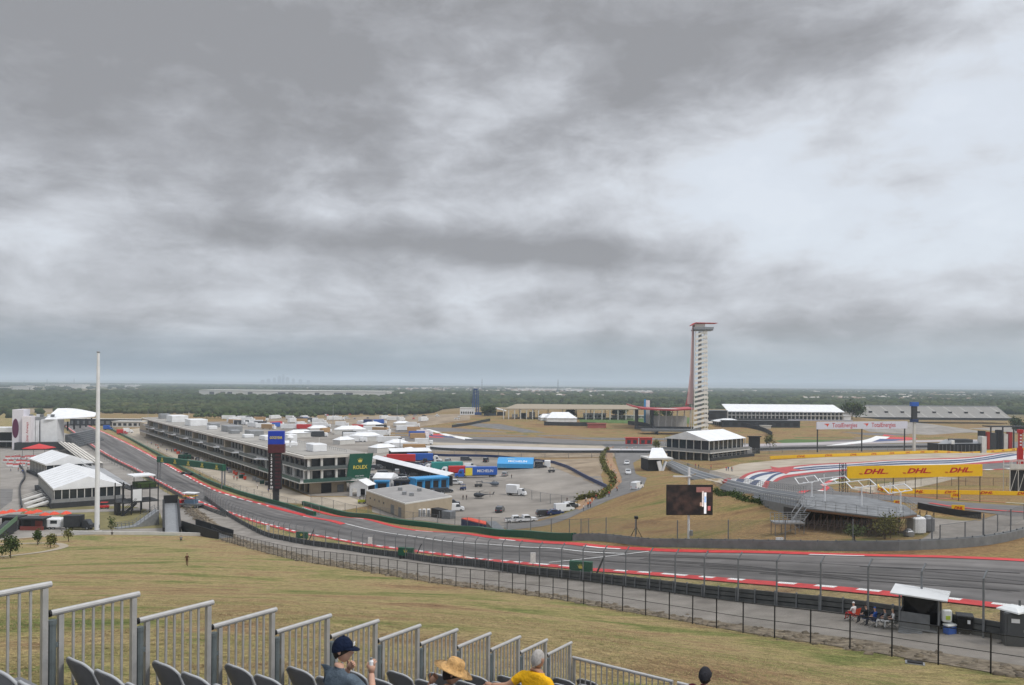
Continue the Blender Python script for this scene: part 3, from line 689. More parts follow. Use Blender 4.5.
def fence(name, label, A, h, every, mpost=None, mwire=None, bent=False, midrail=False, rails=True, thick=0.06, side=1, group=None, base=0.0):
    r = thing(name, label, 'fence', (0,0,0), 0, group)
    def mk(b):
        b.bar((0,0,-0.1),(0,0,h),thick)
        if bent: b.bar((0,0,h),(0,side*0.42,h+0.5),thick)
    posts(r, A, every, mk, mpost or P_black)
    if rails: wall_mesh(A, h-0.02, 0.045, 0, h-0.065).build('top_rail', mpost or P_black, r)
    if midrail: wall_mesh(A, h*0.52+0.02, 0.03, 0, h*0.52-0.01).build('middle_rail', mpost or P_black, r)
    nb = net_mesh(A, base, h-0.03); nb.build('mesh', mwire or P_wire, r)
    return r
# ---- fence line at the foot of the spectator hill
fence('chain_link_fence','black chain link fence at the foot of the near grass hill beside the service road', CHw, 2.05, 2.5, P_black, P_wire, midrail=True, thick=0.058)
# ---- barrier and catch fence on the near side of the straight
M_arm = paint('weathered_barrier',(0.085,0.09,0.09),0.6,metal=0.2,var=0.3,scale=0.8)
gr_ = armco('guard_rail','dark grey triple guard rail between the service road and the race track', ARw, 1.15, M_arm)
wall_mesh(offset(ARw,-0.24),0.98,0.10).build('backing_boards',P_dark,gr_)
CFw = offset(ARw, -0.5) if False else ARw
fence('catch_fence','tall mesh catch fence with bent post tops along the near edge of the race track', offset(ARw,0.35), 3.6, 3.9, P_steel, P_wire2, bent=True, rails=False, thick=0.095, side=1, base=1.1)
# ---- far side of the track: green padded wall, then grey barrier
GB = [(303,505),(340,515),(390,522.5),(440,529),(490,534.5),(530,537.5),(574,540.5)]
solid_barrier('green_barrier','low green padded barrier running between the pit exit and the paddock fence', wpath(GB,2.0), 1.2, 0.8, P_green)
PW = [(108,428.5),(128,438.5),(160,456.5),(185,471),(212,484.5),(240,494.5),(268,502.5),(290,508.5),(315,516)]
solid_barrier('pit_wall','green faced pit wall between the main straight and the pit lane', wpath(PW,2.0), 1.2, 0.7, P_green)
fence('pit_wall_fence','light mesh fence standing behind the green pit wall', offset(wpath(PW,2.0),-1.2), 2.6, 6.0, P_galv, P_wire2, thick=0.09)
GRY = [(574,540.5),(637,545),(690,547),(768,549),(830,550.5),(880,550.8),(920,549.8),(968,547),(1000,542.5),(1024,536.5),(1060,524)]
GYw = wpath(GRY,2.0)
M_arm2 = paint('grey_barrier',(0.20,0.21,0.215),0.6,metal=0.25,var=0.2,scale=0.8)
gb_ = armco('grey_barrier','pale grey curved guard rail on the far side of the track below the scaffold platform', GYw, 1.1, M_arm2)
wall_mesh(offset(GYw,0.24),0.95,0.10).build('backing_boards',M_arm2,gb_)
wall_mesh(offset(GYw,-0.24),0.95,0.10).build('backing_boards',M_arm2,gb_)
fence('track_debris_fence','thin high mesh fence behind the grey barrier around the brown bank', offset(GYw,-1.2), 3.2, 7.5, P_steel, P_wire2, thick=0.10, rails=False, base=0.2)
fence('paddock_fence','thin mesh fence behind the green barrier along the paddock edge', offset(wpath(GB,2.0),-2.5), 3.0, 7.5, P_steel, P_wire2, thick=0.10)
armco('spectator_guard_rail','guard rail on the spectator side of the main straight under the tents', wpath([(64,427),(97,452),(137,473),(171,492),(198,506),(226,517)],3.0), 1.1, M_arm, gap=4)
fence('spectator_fence','mesh catch fence on the spectator side of the main straight', wpath([(62,427.5),(94,453),(134,475),(168,494),(196,508)],3.0), 3.4, 7, P_steel, P_wire2, thick=0.1, rails=False)
# middle distance walls
solid_barrier('blue_paddock_wall','low dark blue wall around the back of the paddock', wpath([(420,455),(448,456.5),(497,457.5),(545,462.5),(558,465),(580,475),(604,487),(607,491)],4), 1.2, 0.4, P_navy)
solid_barrier('grey_far_wall','long dark barrier in front of the distant white track band', wpath([(393,441),(430,449),(480,451.5),(560,453),(640,453),(690,453.5)],5), 1.4, 0.4, P_dark)
solid_barrier('far_loop_barrier','pale barrier on the far side of the distant track loop', wpath([(465,440.5),(520,443),(560,444.8),(620,446),(690,446.3)],5), 1.2, 0.4, P_galv)
fence('mid_fence','row of thin fence posts along the sand strip in the middle distance', wpath([(395,452),(470,456),(560,458.3),(615,458.5)],5), 3.2, 12, P_steel, P_wire2, thick=0.14)
solid_barrier('black_slope_wall','black fabric wall climbing the brown bank near the blue tower', wpath([(452,427.5),(470,425),(490,421)],5), 2.0, 0.4, P_dark)
fence('gravel_lot_fence','tall grey fence posts crossing the gravel lot near the helicopter', wpath([(524,497),(545,503),(574,507)],3), 3.0, 7.5, P_steel, P_wire2, thick=0.12)
solid_barrier('infield_barrier','long low dark barrier across the infield behind the yellow DHL fence', wpath([(695,454.5),(770,450),(860,448.3),(935,447.5)],4), 1.3, 0.4, P_dark)
fence('infield_posts','row of thin fence posts behind the yellow DHL fence', wpath([(700,458),(770,453.5),(860,451),(935,450)],4), 3.0, 11, P_steel, P_wire2, thick=0.13)
# yellow advertising fences with red lettering
M_dhlred = paint('lettering_red',(0.45,0.012,0.02),0.5,var=0.03)
def band_fence(name, label, px, h, every, step, txt=True, mfront=None, group=None, hh=None):
    A = wpath(px, step); r = thing(name, label, 'advertising fence', (0,0,0), 0, group)
    wall_mesh(A, h, 0.25, 0, 0.05).build('banner', mfront or P_yellow, r)
    if txt:
        P = resample(A, every); z = hgt(P[:,0],P[:,1]); T = np.gradient(P,axis=0); first = None
        for i in range(1,len(P)-1):
            a = math.atan2(T[i,1],T[i,0])
            if math.cos(a) < 0: a += PI
            n = (math.sin(a)*0.16, -math.cos(a)*0.16)
            loc = (P[i,0]+n[0],P[i,1]+n[1],z[i]+h*0.53)
            if first is None: first = text_mesh('lettering','DHL',h*0.85,M_dhlred,r,loc,a,width=h*3.0,shear=0.35,heavy=0.02)
            else:
                o = first.copy(); COL.objects.link(o); o.location = loc; o.rotation_euler = (0,0,a)
    return r
band_fence('advertising_fence','long yellow DHL banner fence behind the painted run-off of the esses',[(770,459.3),(812,457.6),(866,455.8),(930,453.3),(1018,450.5),(1060,449)],1.4,14,4)
band_fence('advertising_fence','yellow DHL banner fence below the big yellow billboard beside the infield grass',[(878,488),(882,492),(905,493.5),(960,494.5),(1060,496.5)],1.0,7.5,2)
# ================================================================== signs and masts
def frame2(a, b):
    p, q = G(*a), G(*b); d = q-p; return p, math.atan2(d.y,d.x), math.hypot(d.x,d.y)
def billboard():
    p, q = AT(847,480,150), AT(982,478.5,156); z0 = Zr(p,478.5); z1 = Zr(p,466.2); d = q-p; rz = math.atan2(d.y,d.x); Lh = math.hypot(d.x,d.y)
    g0 = h1(p.x,p.y); r = thing('billboard','large yellow billboard with three red DHL wordmarks over the esses','billboard',(p.x,p.y,g0),rz)
    H0, H1 = z0-g0, z1-g0
    MB().box(0,-0.1,H0,Lh,0.1,H1).build('panel', P_yellow, r)
    mb = MB()
    for i in range(7):
        x = 0.3+i*(Lh-0.6)/6; gg = h1(p.x+x*math.cos(rz),p.y+x*math.sin(rz))-g0
        b = MB().box(x-0.05,0.11,gg-0.2,x+0.05,0.2,H1-0.05); b.build('post', P_dark, r)
    for k in range(3):
        x = Lh*(0.19+0.315*k)
        t = text_mesh('lettering','DHL',(H1-H0)*0.56,M_dhlred,r,(x,-0.115,(H0+H1)/2+0.05),0,width=Lh*0.155,shear=0.35,heavy=0.05)
        b = MB()
        for s in (-1,1):
            for j in range(2):
                x0 = x+s*Lh*(0.080+0.004*j); b.box(min(x0,x0+s*Lh*0.022),-0.13,(H0+H1)/2-0.42+0.16*j,max(x0,x0+s*Lh*0.022),-0.102,(H0+H1)/2-0.34+0.16*j)
        b.build('speed_lines', M_dhlred, t.parent)
    # lattice mast at the left end
    b = MB()
    for y in (0.4,1.2):
        for x in (-1.2,-0.4): b.bar((x,y-0.6,-0.5),(x,y-0.6,H1+0.5),0.09)
    zz = 0
    while zz < H1:
        b.bar((-1.2,-0.2,zz),(-0.4,-0.2,zz+0.8),0.05); b.bar((-0.4,0.6,zz),(-1.2,0.6,zz+0.8),0.05); zz += 0.8
    b.build('lattice_mast', P_dark, r)
billboard()
def small_board(u0,v0,u1,v1,label,d=None):
    p = G((u0+u1)/2,v1+1.5) if d is None else AT((u0+u1)/2,v1,d); d = p.y; w = (u1-u0)/F*d; zt = Zr(p,v0)-p.z; zb = max(0.15,Zr(p,v1)-p.z)
    r = thing('advertising_board',label,'sign',p,math.radians(-8)); MB().box(-w/2,-0.06,zb,w/2,0.06,zt).build('panel',P_yellow,r)
    for s in (-1,1): MB().box(s*w*0.35-0.05,-0.04,-0.1,s*w*0.35+0.05,0.04,zb+0.003).build('leg',P_dark,r)
    text_mesh('lettering','DHL',(zt-zb)*0.7,M_dhlred,r,(0,-0.07,(zt+zb)/2),0,width=w*0.7,shear=0.35,heavy=0.02)
small_board(951,492.5,960,497.5,'small yellow DHL board standing in front of the lower yellow fence')
small_board(952,505,964,511,'small yellow DHL board on the near side of the lower esses track')
small_board(894,500,900,504,'smallest yellow DHL board just right of the scaffold platform')
# LAP scoreboard pylon
def pylon():
    p = G(276,503.5); d = p.y; H = Zr(p,431)-p.z; zb = Zr(p,489)-p.z; zc = Zr(p,444)-p.z; w = 15.5/F*d; w2 = 12.5/F*d
    r = thing('scoreboard_pylon','tall black lap scoreboard pylon with a blue top beside the pit wall','scoreboard',p,math.radians(8))
    MB().box(-0.9,-0.5,0,0.9,0.5,zb).build('column', P_dark, r)
    MB().box(-w2/2-0.3,-0.9,zb,w2/2-0.3,0.9,zc).build('display', paint('display_black',(0.018,0.016,0.018),0.35,var=0.3), r)
    MB().box(-w/2,-1.1,zc+0.003,w/2,1.1,H).build('top_sign', paint('sign_blue',(0.01,0.045,0.42),0.4,var=0.05), r)
    text_mesh('lettering','GOODYEAR',1.1,paint('sign_lemon',(0.75,0.62,0.02),0.5),r,(0,-1.12,(zc+H)/2),0,width=w*0.78,heavy=0.02)
    zl = Zr(p,449.5)-p.z; P_lit = paint('display_white',(0.8,0.8,0.8),0.4)
    text_mesh('lettering','LAP',1.45,P_lit,r,(-0.9,-0.92,zl),0,width=w*0.36,heavy=0.03)
    for i in range(10):
        z = Zr(p,455+i*3.55)-p.z; text_mesh('position_number',str(i+1),1.0,P_lit,r,(-1.3,-0.92,z),0,heavy=0.03)
    b = MB()
    for i in range(10):
        z = Zr(p,455+i*3.55)-p.z; b.box(-0.2,-0.925,z-0.3,1.4,-0.903,z+0.3)
    b.build('dim_display', paint('dim_led_red',(0.06,0.015,0.02),0.5,var=0.5,scale=1.5), r)
    b = MB().box(-w/2,-1.12,zc-2.6,w/2+0.2,1.12,zc-0.003); b.build('fascia', paint('dark_red_panel',(0.09,0.02,0.025),0.5,var=0.3), r)
pylon()
# start gantry over the straight
def gantry():
    a = G(159,478.5); c = G(224,489); d = c-a; rz = math.atan2(d.y,d.x); Lh = math.hypot(d.x,d.y); z1 = Zr(c,464.5); z0 = Zr(c,470.8)
    r = thing('start_gantry','green sponsor gantry with five gold crowns spanning the main straight','gantry',a,rz)
    MB().box(-0.5,-0.7,z0,Lh,0.7,z1).build('beam', P_green, r)
    for x in (0.0,Lh-0.4):
        for y in (-0.5,0.5): MB().box(x-0.2,y-0.2,0,x+0.2,y+0.2,z0).build('post', P_galv, r)
    for k in range(5):
        x = Lh*(0.08+0.21*k); crown(r,(x,-0.72,(z0+z1)/2+0.25),0.75); text_mesh('lettering','ROLEX',0.7,P_gold,r,(x,-0.72,(z0+z1)/2-0.55),0,width=2.1,heavy=0.03)
def crown(parent, loc, s):
    b = MB(); pts = [(-0.62,-0.42),(0.62,-0.42),(0.95,0.45),(0.5,-0.02),(0.42,0.62),(0.16,0.05),(0,0.75),(-0.16,0.05),(-0.42,0.62),(-0.5,-0.02),(-0.95,0.45)]
    n = len(pts); vs = [(x*s,0,z*s) for x,z in pts]+[(x*s,0.03,z*s) for x,z in pts]
    b.add(vs,[tuple(range(n)),tuple(range(2*n-1,n-1,-1))]+[(i,n+i,n+(i+1)%n,(i+1)%n) for i in range(n)])
    for x, z in ((0.95,0.5),(0.42,0.68),(0,0.82),(-0.42,0.68),(-0.95,0.5)): b.lathe((x*s,0.0,z*s-0.1*s),[(0.001,0),(0.1*s,0.06*s),(0.1*s,0.14*s),(0.001,0.2*s)],8)
    b.box(-0.6*s,0,-0.62*s,0.6*s,0.03,-0.48*s)
    o = b.build('crown_emblem', P_gold, parent); o.location = loc; return o
gantry()
def signal_gantry():
    p = G(178.5,466); z1 = Zr(p,455)-p.z; r = thing('signal_gantry','small dark green signal arm on a post over the pit wall','signal gantry',p,math.radians(10)); d = p.y
    MB().box(-0.25,-0.2,0,0.25,0.2,z1).build('post', P_dark, r)
    MB().box(0,-0.3,z1-1.9,12.0/F*d,0.3,z1+0.2).build('sign_arm', P_dgreen, r)
    b = MB()
    for k in range(4): b.lathe((0.8+k*1.6,-0.45,z1-1.3),[(0.001,0),(0.3,0.1),(0.3,0.7),(0.001,0.8)],8)
    b.build('signal_lamp', P_black, r)
signal_gantry()
# white flag mast on the left
def mast():
    p = G(97,532); H = Zr(Vector((p.x+0.1,p.y,0)),353)-p.z
    r = thing('flagpole','very tall bare white flagpole rising from the foot of the grass hill','flagpole',p)
    MB().tube([(0,0,-0.3),(0,0,H*0.5),(0,0,H*0.93)],[0.56,0.48,0.37],14).build('pole', P_white, r)
    MB().tube([(0,0,H*0.931),(0,0,H-0.003)],[0.34,0.30],14).build('pole_tip', P_white, r)
    MB().lathe((0,0,H),[(0.1,0),(0.42,0.15),(0.42,0.3),(0.02,0.5)],12).build('cap', P_galv, r)
    MB().lathe((0,0,0),[(1.1,-0.3),(1.1,0.3),(0.6,0.35),(0.55,0.6)],16).build('base_collar', P_concreteish, r)
    MB().box(0.45,-0.15,1.0,0.62,0.15,1.8).build('winch_box', P_galv, r)
P_concreteish = paint('cast_concrete',(0.33,0.32,0.30),0.9,var=0.15)
mast()
# video screen on its white pole
def screen():
    p = G(688.5,541.5); d = p.y; w = 46.5/F*d; z1 = Zr(p,484.5)-p.z; z0 = Zr(p,514.5)-p.z
    r = thing('video_screen','large video screen on a white pole above the brown grass bank','video screen',p,math.radians(3))
    MB().tube([(0,0,-0.4),(0,0,z1+2.2)],0.16,12).build('pole', P_white, r)
    MB().box(-w/2,-0.45,z0,w/2,-0.17,z1).build('casing', P_black, r)
    # the picture it shows: a dim crowd and a figure at the right
    m, nt, b = _principled('screen_picture'); N = nt.nodes; L = nt.links; tc = N.new('ShaderNodeTexCoord')
    n = N.new('ShaderNodeTexNoise'); n.inputs['Scale'].default_value = 1.1; n.inputs['Detail'].default_value = 5; L.new(tc.outputs['Object'], n.inputs['Vector'])
    cr = N.new('ShaderNodeValToRGB'); E = cr.color_ramp.elements; E[0].position = 0.42; E[0].color = (0.012,0.012,0.014,1); E[1].position = 0.8; E[1].color = (0.16,0.09,0.07,1); L.new(n.outputs[0], cr.inputs[0])
    b.inputs['Base Color'].default_value = (0.01,0.01,0.01,1); L.new(cr.outputs[0], b.inputs['Emission Color']); b.inputs['Emission Strength'].default_value = 0.35; b.inputs['Roughness'].default_value = 0.3
    pic = MB().box(-w/2+0.06,-0.47,z0+0.06,w/2-0.06,-0.452,z1-0.06).build('picture', m, r)
    hz = z1-z0
    def em(name, c): return mat(name, c, 0.4, var=0.3, scale=3, emit=(c,0.55))
    for nm, c, x0, x1, a0, a1 in (('shown_figure',(0.75,0.75,0.78),0.31,0.36,0.05,0.75),('shown_figure',(0.30,0.45,0.70),0.315,0.355,0.42,0.62),('shown_figure',(0.40,0.26,0.2),0.22,0.27,0.30,0.42),('shown_backdrop',(0.22,0.10,0.09),0.14,0.46,0.76,0.93),('shown_figure',(0.62,0.55,0.52),0.265,0.30,0.28,0.8),('shown_figure',(0.42,0.12,0.12),0.39,0.45,0.15,0.3)):
        MB().box(w*x0,-0.478,z0+hz*a0,w*x1,-0.471,z0+hz*a1).build(nm, em('lit_%d%d%d'%(c[0]*99,c[1]*99,c[2]*99),c), pic)
    # beam carrying lamps above the screen
    MB().box(-w*0.34,-0.25,z1+1.0,w*0.05,0.25,z1+1.12).build('top_platform', P_offwhite, r)
    MB().box(0.17,-0.3,0.8,0.5,0.1,1.5).build('control_box', P_galv, r)
screen()
def wide_sign():
    p, q = AT(816.5,430,400), AT(907,430.5,415); z0 = Zr(p,429.3); z1 = Zr(p,421.8); d = q-p; rz = math.atan2(d.y,d.x); Lh = math.hypot(d.x,d.y); g0 = h1(p.x,p.y)
    r = thing('sponsor_banner','long white TotalEnergies banner across a bridge beside the grey grandstand','banner',(p.x,p.y,g0),rz)
    MB().box(0,-0.3,z0-g0,Lh,0.3,z1-g0).build('panel', paint('banner_lilac_white',(0.60,0.61,0.70),0.5,var=0.05), r)
    for i in range(3): x = 1+i*(Lh-2)/2; MB().box(x-0.2,0.32,0,x+0.2,0.8,z0-g0+1).build('post', P_dark, r)
    for k in range(2):
        x = Lh*(0.30+0.43*k); text_mesh('lettering','TotalEnergies',3.2,M_dhlred,r,(x,-0.32,(z0+z1)/2-g0),0,width=Lh*0.27,heavy=0.02)
        b = MB(); xx = Lh*(0.10+0.43*k); hh = z1-z0
        b.add([(xx-1.6,-0.32,z0-g0+hh*0.72),(xx+1.8,-0.32,z0-g0+hh*0.74),(xx+0.6,-0.32,z0-g0+hh*0.3),(xx+0.2,-0.32,z0-g0+hh*0.55)],[(0,3,2,1)]); b.build('swoosh_emblem', P_orange, r)
wide_sign()
def blue_pylon():
    p = G(914,437); p = Vector((p.x,430*1.0,0)) if False else AT(914,436,430); g = h1(p.x,p.y); z = lambda v: Zr(p,v)-g; s = p.y/F
    r = thing('leaderboard_tower','dark leaderboard tower with blue bands rising over the grey grandstand','scoreboard',(p.x,p.y,g),0.1)
    MB().box(-0.8*s,-0.6,0,1.2*s,0.6,z(422)).build('column', P_offwhite, r)
    MB().box(-2.3*s,-0.9,z(419),2.3*s,0.9,z(406.3)).build('display', P_dark, r)
    MB().box(-3.6*s,-1.1,z(406.2),3.6*s,1.1,z(402)).build('top_sign', P_blue, r)
    MB().box(-3.4*s,-1.1,z(422),3.4*s,1.1,z(419.1)).build('lower_sign', P_navy, r)
blue_pylon()
def red_tower():
    p = AT(1020,461,235); g = h1(p.x,p.y); z = lambda v: Zr(p,v)-g; s = p.y/F
    r = thing('inflatable_tower','tall red sponsor column at the right edge above the infield','sponsor column',(p.x,p.y,g),-0.3)
    MB().box(-2.2*s,-0.8,min(0,z(462)),2.2*s,0.8,z(448)).build('lower_block', P_red, r)
    MB().box(-1.4*s,-0.6,z(447.9),1.4*s,0.6,z(433)).build('shaft', P_red, r)
    MB().box(-2.3*s,-0.8,z(432.9),2.3*s,0.8,z(429.5)).build('head', P_red, r)
    for k in range(4): MB().box(-0.9*s,-0.63,z(445.5-k*3.2),0.9*s,-0.602,z(443.9-k*3.2)).build('white_mark', P_white, r)
red_tower()
# ================================================================== pit building
def pit_building():
    N0 = Vector((-67.6,258.5,0)); ax = Vector((-.557,.83,0)); rz = math.atan2(ax.y,ax.x); Lb = 312.0; Dp = 15.0; FR = 22.0
    r = thing('pit_building','long three storey pit building with cream roof and green end panel','building',N0,rz)
    # local: x along the straight (away), -y back from the track
    MB().box(1.0,-Dp,0,Lb,-3.2,3.9).build('ground_floor', P_beige, r)
    b = MB(); b.box(0.8,-Dp+0.5,4.3,Lb-1,-3.0,7.9); b.box(0.8,-Dp+0.5,8.3,Lb-1,-2.6,11.9)
    b.build('glazed_wall', P_glass, r)
    # slabs
    def slab(name, z, t, x0, y1, m, c0=0.0):
        MB().prism([(x0,-Dp-6.5),(x0+c0,y1),(Lb,y1),(Lb,-Dp-6.5)],z,z+t).build(name,m,r)
    slab('lower_floor_slab',3.92,0.38,-3.0,2.2,P_offwhite,1.5); slab('upper_floor_slab',7.92,0.36,-2.0,0.2,P_offwhite,1.0)
    rf = MB().prism([(-1.2,-FR),(-1.6,0.9),(Lb+1,0.9),(Lb+1,-FR)],11.92,12.75).build('roof',P_cream,r)
    MB().prism([(-0.3,-FR+1),(-0.5,-0.2),(Lb,-0.2),(Lb,-FR+1)],12.753,12.95).build('roof_deck',paint('roof_deck_grey',(0.30,0.285,0.26),0.9,var=0.2,scale=0.08),rf)
    MB().box(0,0.0,11.6,Lb,0.7,11.915).build('soffit',paint('timber_soffit',(0.10,0.055,0.04),0.8),rf)
    # railings
    P_rail = paint('tinted_rail',(0.10,0.115,0.115),0.35,var=0.15,scale=0.3); P_rg = paint('rail_green',(0.035,0.085,0.07),0.4,var=0.1)
    b = MB().box(45,2.0,4.302,Lb,2.12,5.45); b.build('railing',P_rail,r)
    b = MB(); b.box(-1.4,2.0,4.302,44.9,2.12,5.45); b.box(-2.9,-Dp,4.302,-2.78,1.4,5.45); b.build('green_railing',P_rg,r)
    b = MB(); b.box(-1.9,-Dp,8.282,-1.78,0,9.35); b.box(-1.0,0.02,8.282,40,0.12,9.35); b.build('end_railing',P_rail,r)
    # upper balconies in bays with pointed white slabs between them
    x = 46
    while x < Lb-20:
        MB().box(x,0.2,7.6,x+24,2.6,7.9).build('balcony_slab',P_offwhite,r)
        MB().box(x+0.1,2.45,7.902,x+24,2.55,9.05).build('balcony_railing',P_rail,r)
        MB().prism([(x-7,0.2),(x-7,0.35),(x,3.6),(x,0.2)],8.0,8.35).build('canopy',P_white,r)
        MB().box(x+25.2,-2.5,4.302,x+27.0,0.1,11.9).build('stair_wall',P_beige,r)
        x += 31
    # piers and mullions
    x = 1.2; k = 0; pr = None
    while x < Lb:
        if pr is None:
            pr = [MB().box(-0.45,-3.2,0,0.45,-2.2,3.915).build('pier',P_beige,r), MB().box(-0.12,-3.0,4.302,0.12,-2.4,7.9).build('mullion',P_offwhite,r), MB().box(-0.12,-2.6,8.302,0.12,-2.0,11.9).build('mullion',P_offwhite,r)]
            cp = pr
        else:
            cp = [o.copy() for o in pr]; [COL.objects.link(o) for o in cp]
        for o in cp: o.location.x = x
        if k % 2 == 0 and x < 44: MB().box(x-0.3,-0.5,4.305,x+0.3,0.1,7.91).build('balcony_column',P_offwhite,r)
        x += 5.2; k += 1
    # garage openings: flat panels, black for the shade inside, some in interior colours
    cols = [P_black,P_dark,P_navy,P_black,P_orange,P_black,P_dgreen,P_dark,P_red,P_black]
    x = 1.7; k = 0
    while x < Lb-5:
        MB().box(x,-3.25,0.05,x+4.2,-3.05,3.2).build('garage_opening', cols[(k*7+k//3)%10] if k%3==1 else P_black, r); x += 5.2; k += 1
    # near end: columns, doors
    for y in (-1.0,-5.5,-10.5,-14.5): MB().box(-1.2,y-0.35,4.305,-0.4,y+0.35,7.91).build('end_column',P_offwhite,r); MB().box(-0.9,y-0.35,8.305,-0.2,y+0.35,11.91).build('end_column',P_offwhite,r)
    MB().box(0.8,-9.5,0.05,0.97,-6.0,3.3).build('end_door',P_black,r)
    MB().box(0.75,-13.8,0.05,0.97,-11.6,2.5).build('end_door',P_steel,r)
    # the big green panel, leaning sides, on the end wall
    y0, y1 = -Dp-0.0, -Dp-7.9; xz = -2.2
    def q(u,v): return None
    b = MB(); th = 0.35; bl,br,tr,tl = (y0+1.6,3.4),(y1+1.2,3.4),(y1-0.3,12.9),(y0+0.2,12.9)
    vs = [(xz,p[0],p[1]) for p in (bl,br,tr,tl)]+[(xz+th,p[0],p[1]) for p in (bl,br,tr,tl)]
    b.add(vs,[(0,1,2,3),(7,6,5,4),(0,4,5,1),(1,5,6,2),(2,6,7,3),(3,7,4,0)]); pn = b.build('end_panel',paint('panel_green',(0.006,0.075,0.045),0.5,var=0.06),r)
    t = text_mesh('lettering','ROLEX',1.7,P_gold,pn,(xz-0.03,-Dp-3.4,8.3),math.radians(-90),width=5.1,heavy=0.03)
    cr_ = crown(pn,(xz-0.03,-Dp-3.4,10.6),0.95); cr_.rotation_euler = (0,0,math.radians(-90))
    text_mesh('small_lettering','OFFICIAL TIMEPIECE',0.55,P_white,pn,(xz-0.03,-Dp-3.2,5.4),math.radians(-90),width=3.2)
    text_mesh('small_lettering','FORMULA 1 UNITED STATES GRAND PRIX',0.5,P_white,pn,(xz-0.03,-Dp-3.1,4.6),math.radians(-90),width=5.4)
    MB().box(xz+0.36,-Dp-7.2,0,-0.2,-Dp-0.3,11.9).build('end_wall',P_offwhite,r)
    # roof plant
    rnd = random.Random(4)
    for (x,y,w,d,h) in [(14,-9,7,5,2.6),(30,-13,4,3,1.6),(44,-8,9,6,1.4),(58,-14,6,4,3.2),(75,-10,8,4,1.8),(92,-7,4,4,1.4),(104,-13,9,6,2.4),(122,-9,5,4,1.6),(138,-12,12,7,2.9),(160,-8,5,4,1.7),(178,-13,7,5,2.2),(200,-9,14,9,3.4),(226,-12,6,5,2.0),(245,-8,16,9,3.8),(270,-12,6,5,2.0),(290,-9,8,6,3.0)]:
        u = MB().bbox((x,y,12.95+h/2+0.003),(w,d,h),0.15).build('rooftop_unit',P_white if rnd.random()<0.45 else P_galv,r)
    b = MB()
    for x in range(4,60,2): b.box(x,-16,12.96,x+0.08,-15.92,13.9)
    b.box(4,-16,13.85,60,-15.92,13.93); b.build('roof_railing',P_steel,r)
    for x, h in ((36,3.0),(150,4.0),(262,5.0)): MB().tube([(x,-18,12.95),(x,-18,12.95+h)],0.12,6).build('antenna',P_offwhite,r); 
    MB().lathe((33,-6,12.98),[(0.3,0),(0.3,2.6),(1.1,2.8),(1.3,3.6),(0.8,4.3),(0.1,4.5)],12).build('radome',P_white,r)
    # far end return and grey lower block beyond
    MB().box(Lb+2,-14,0,Lb+26,-2,8.5).build('end_block',P_beige,r)
    MB().box(-1.8,-Dp-7.6,0,-1.5,-Dp-7.4,3).build('downpipe',P_steel,r)
pit_building()
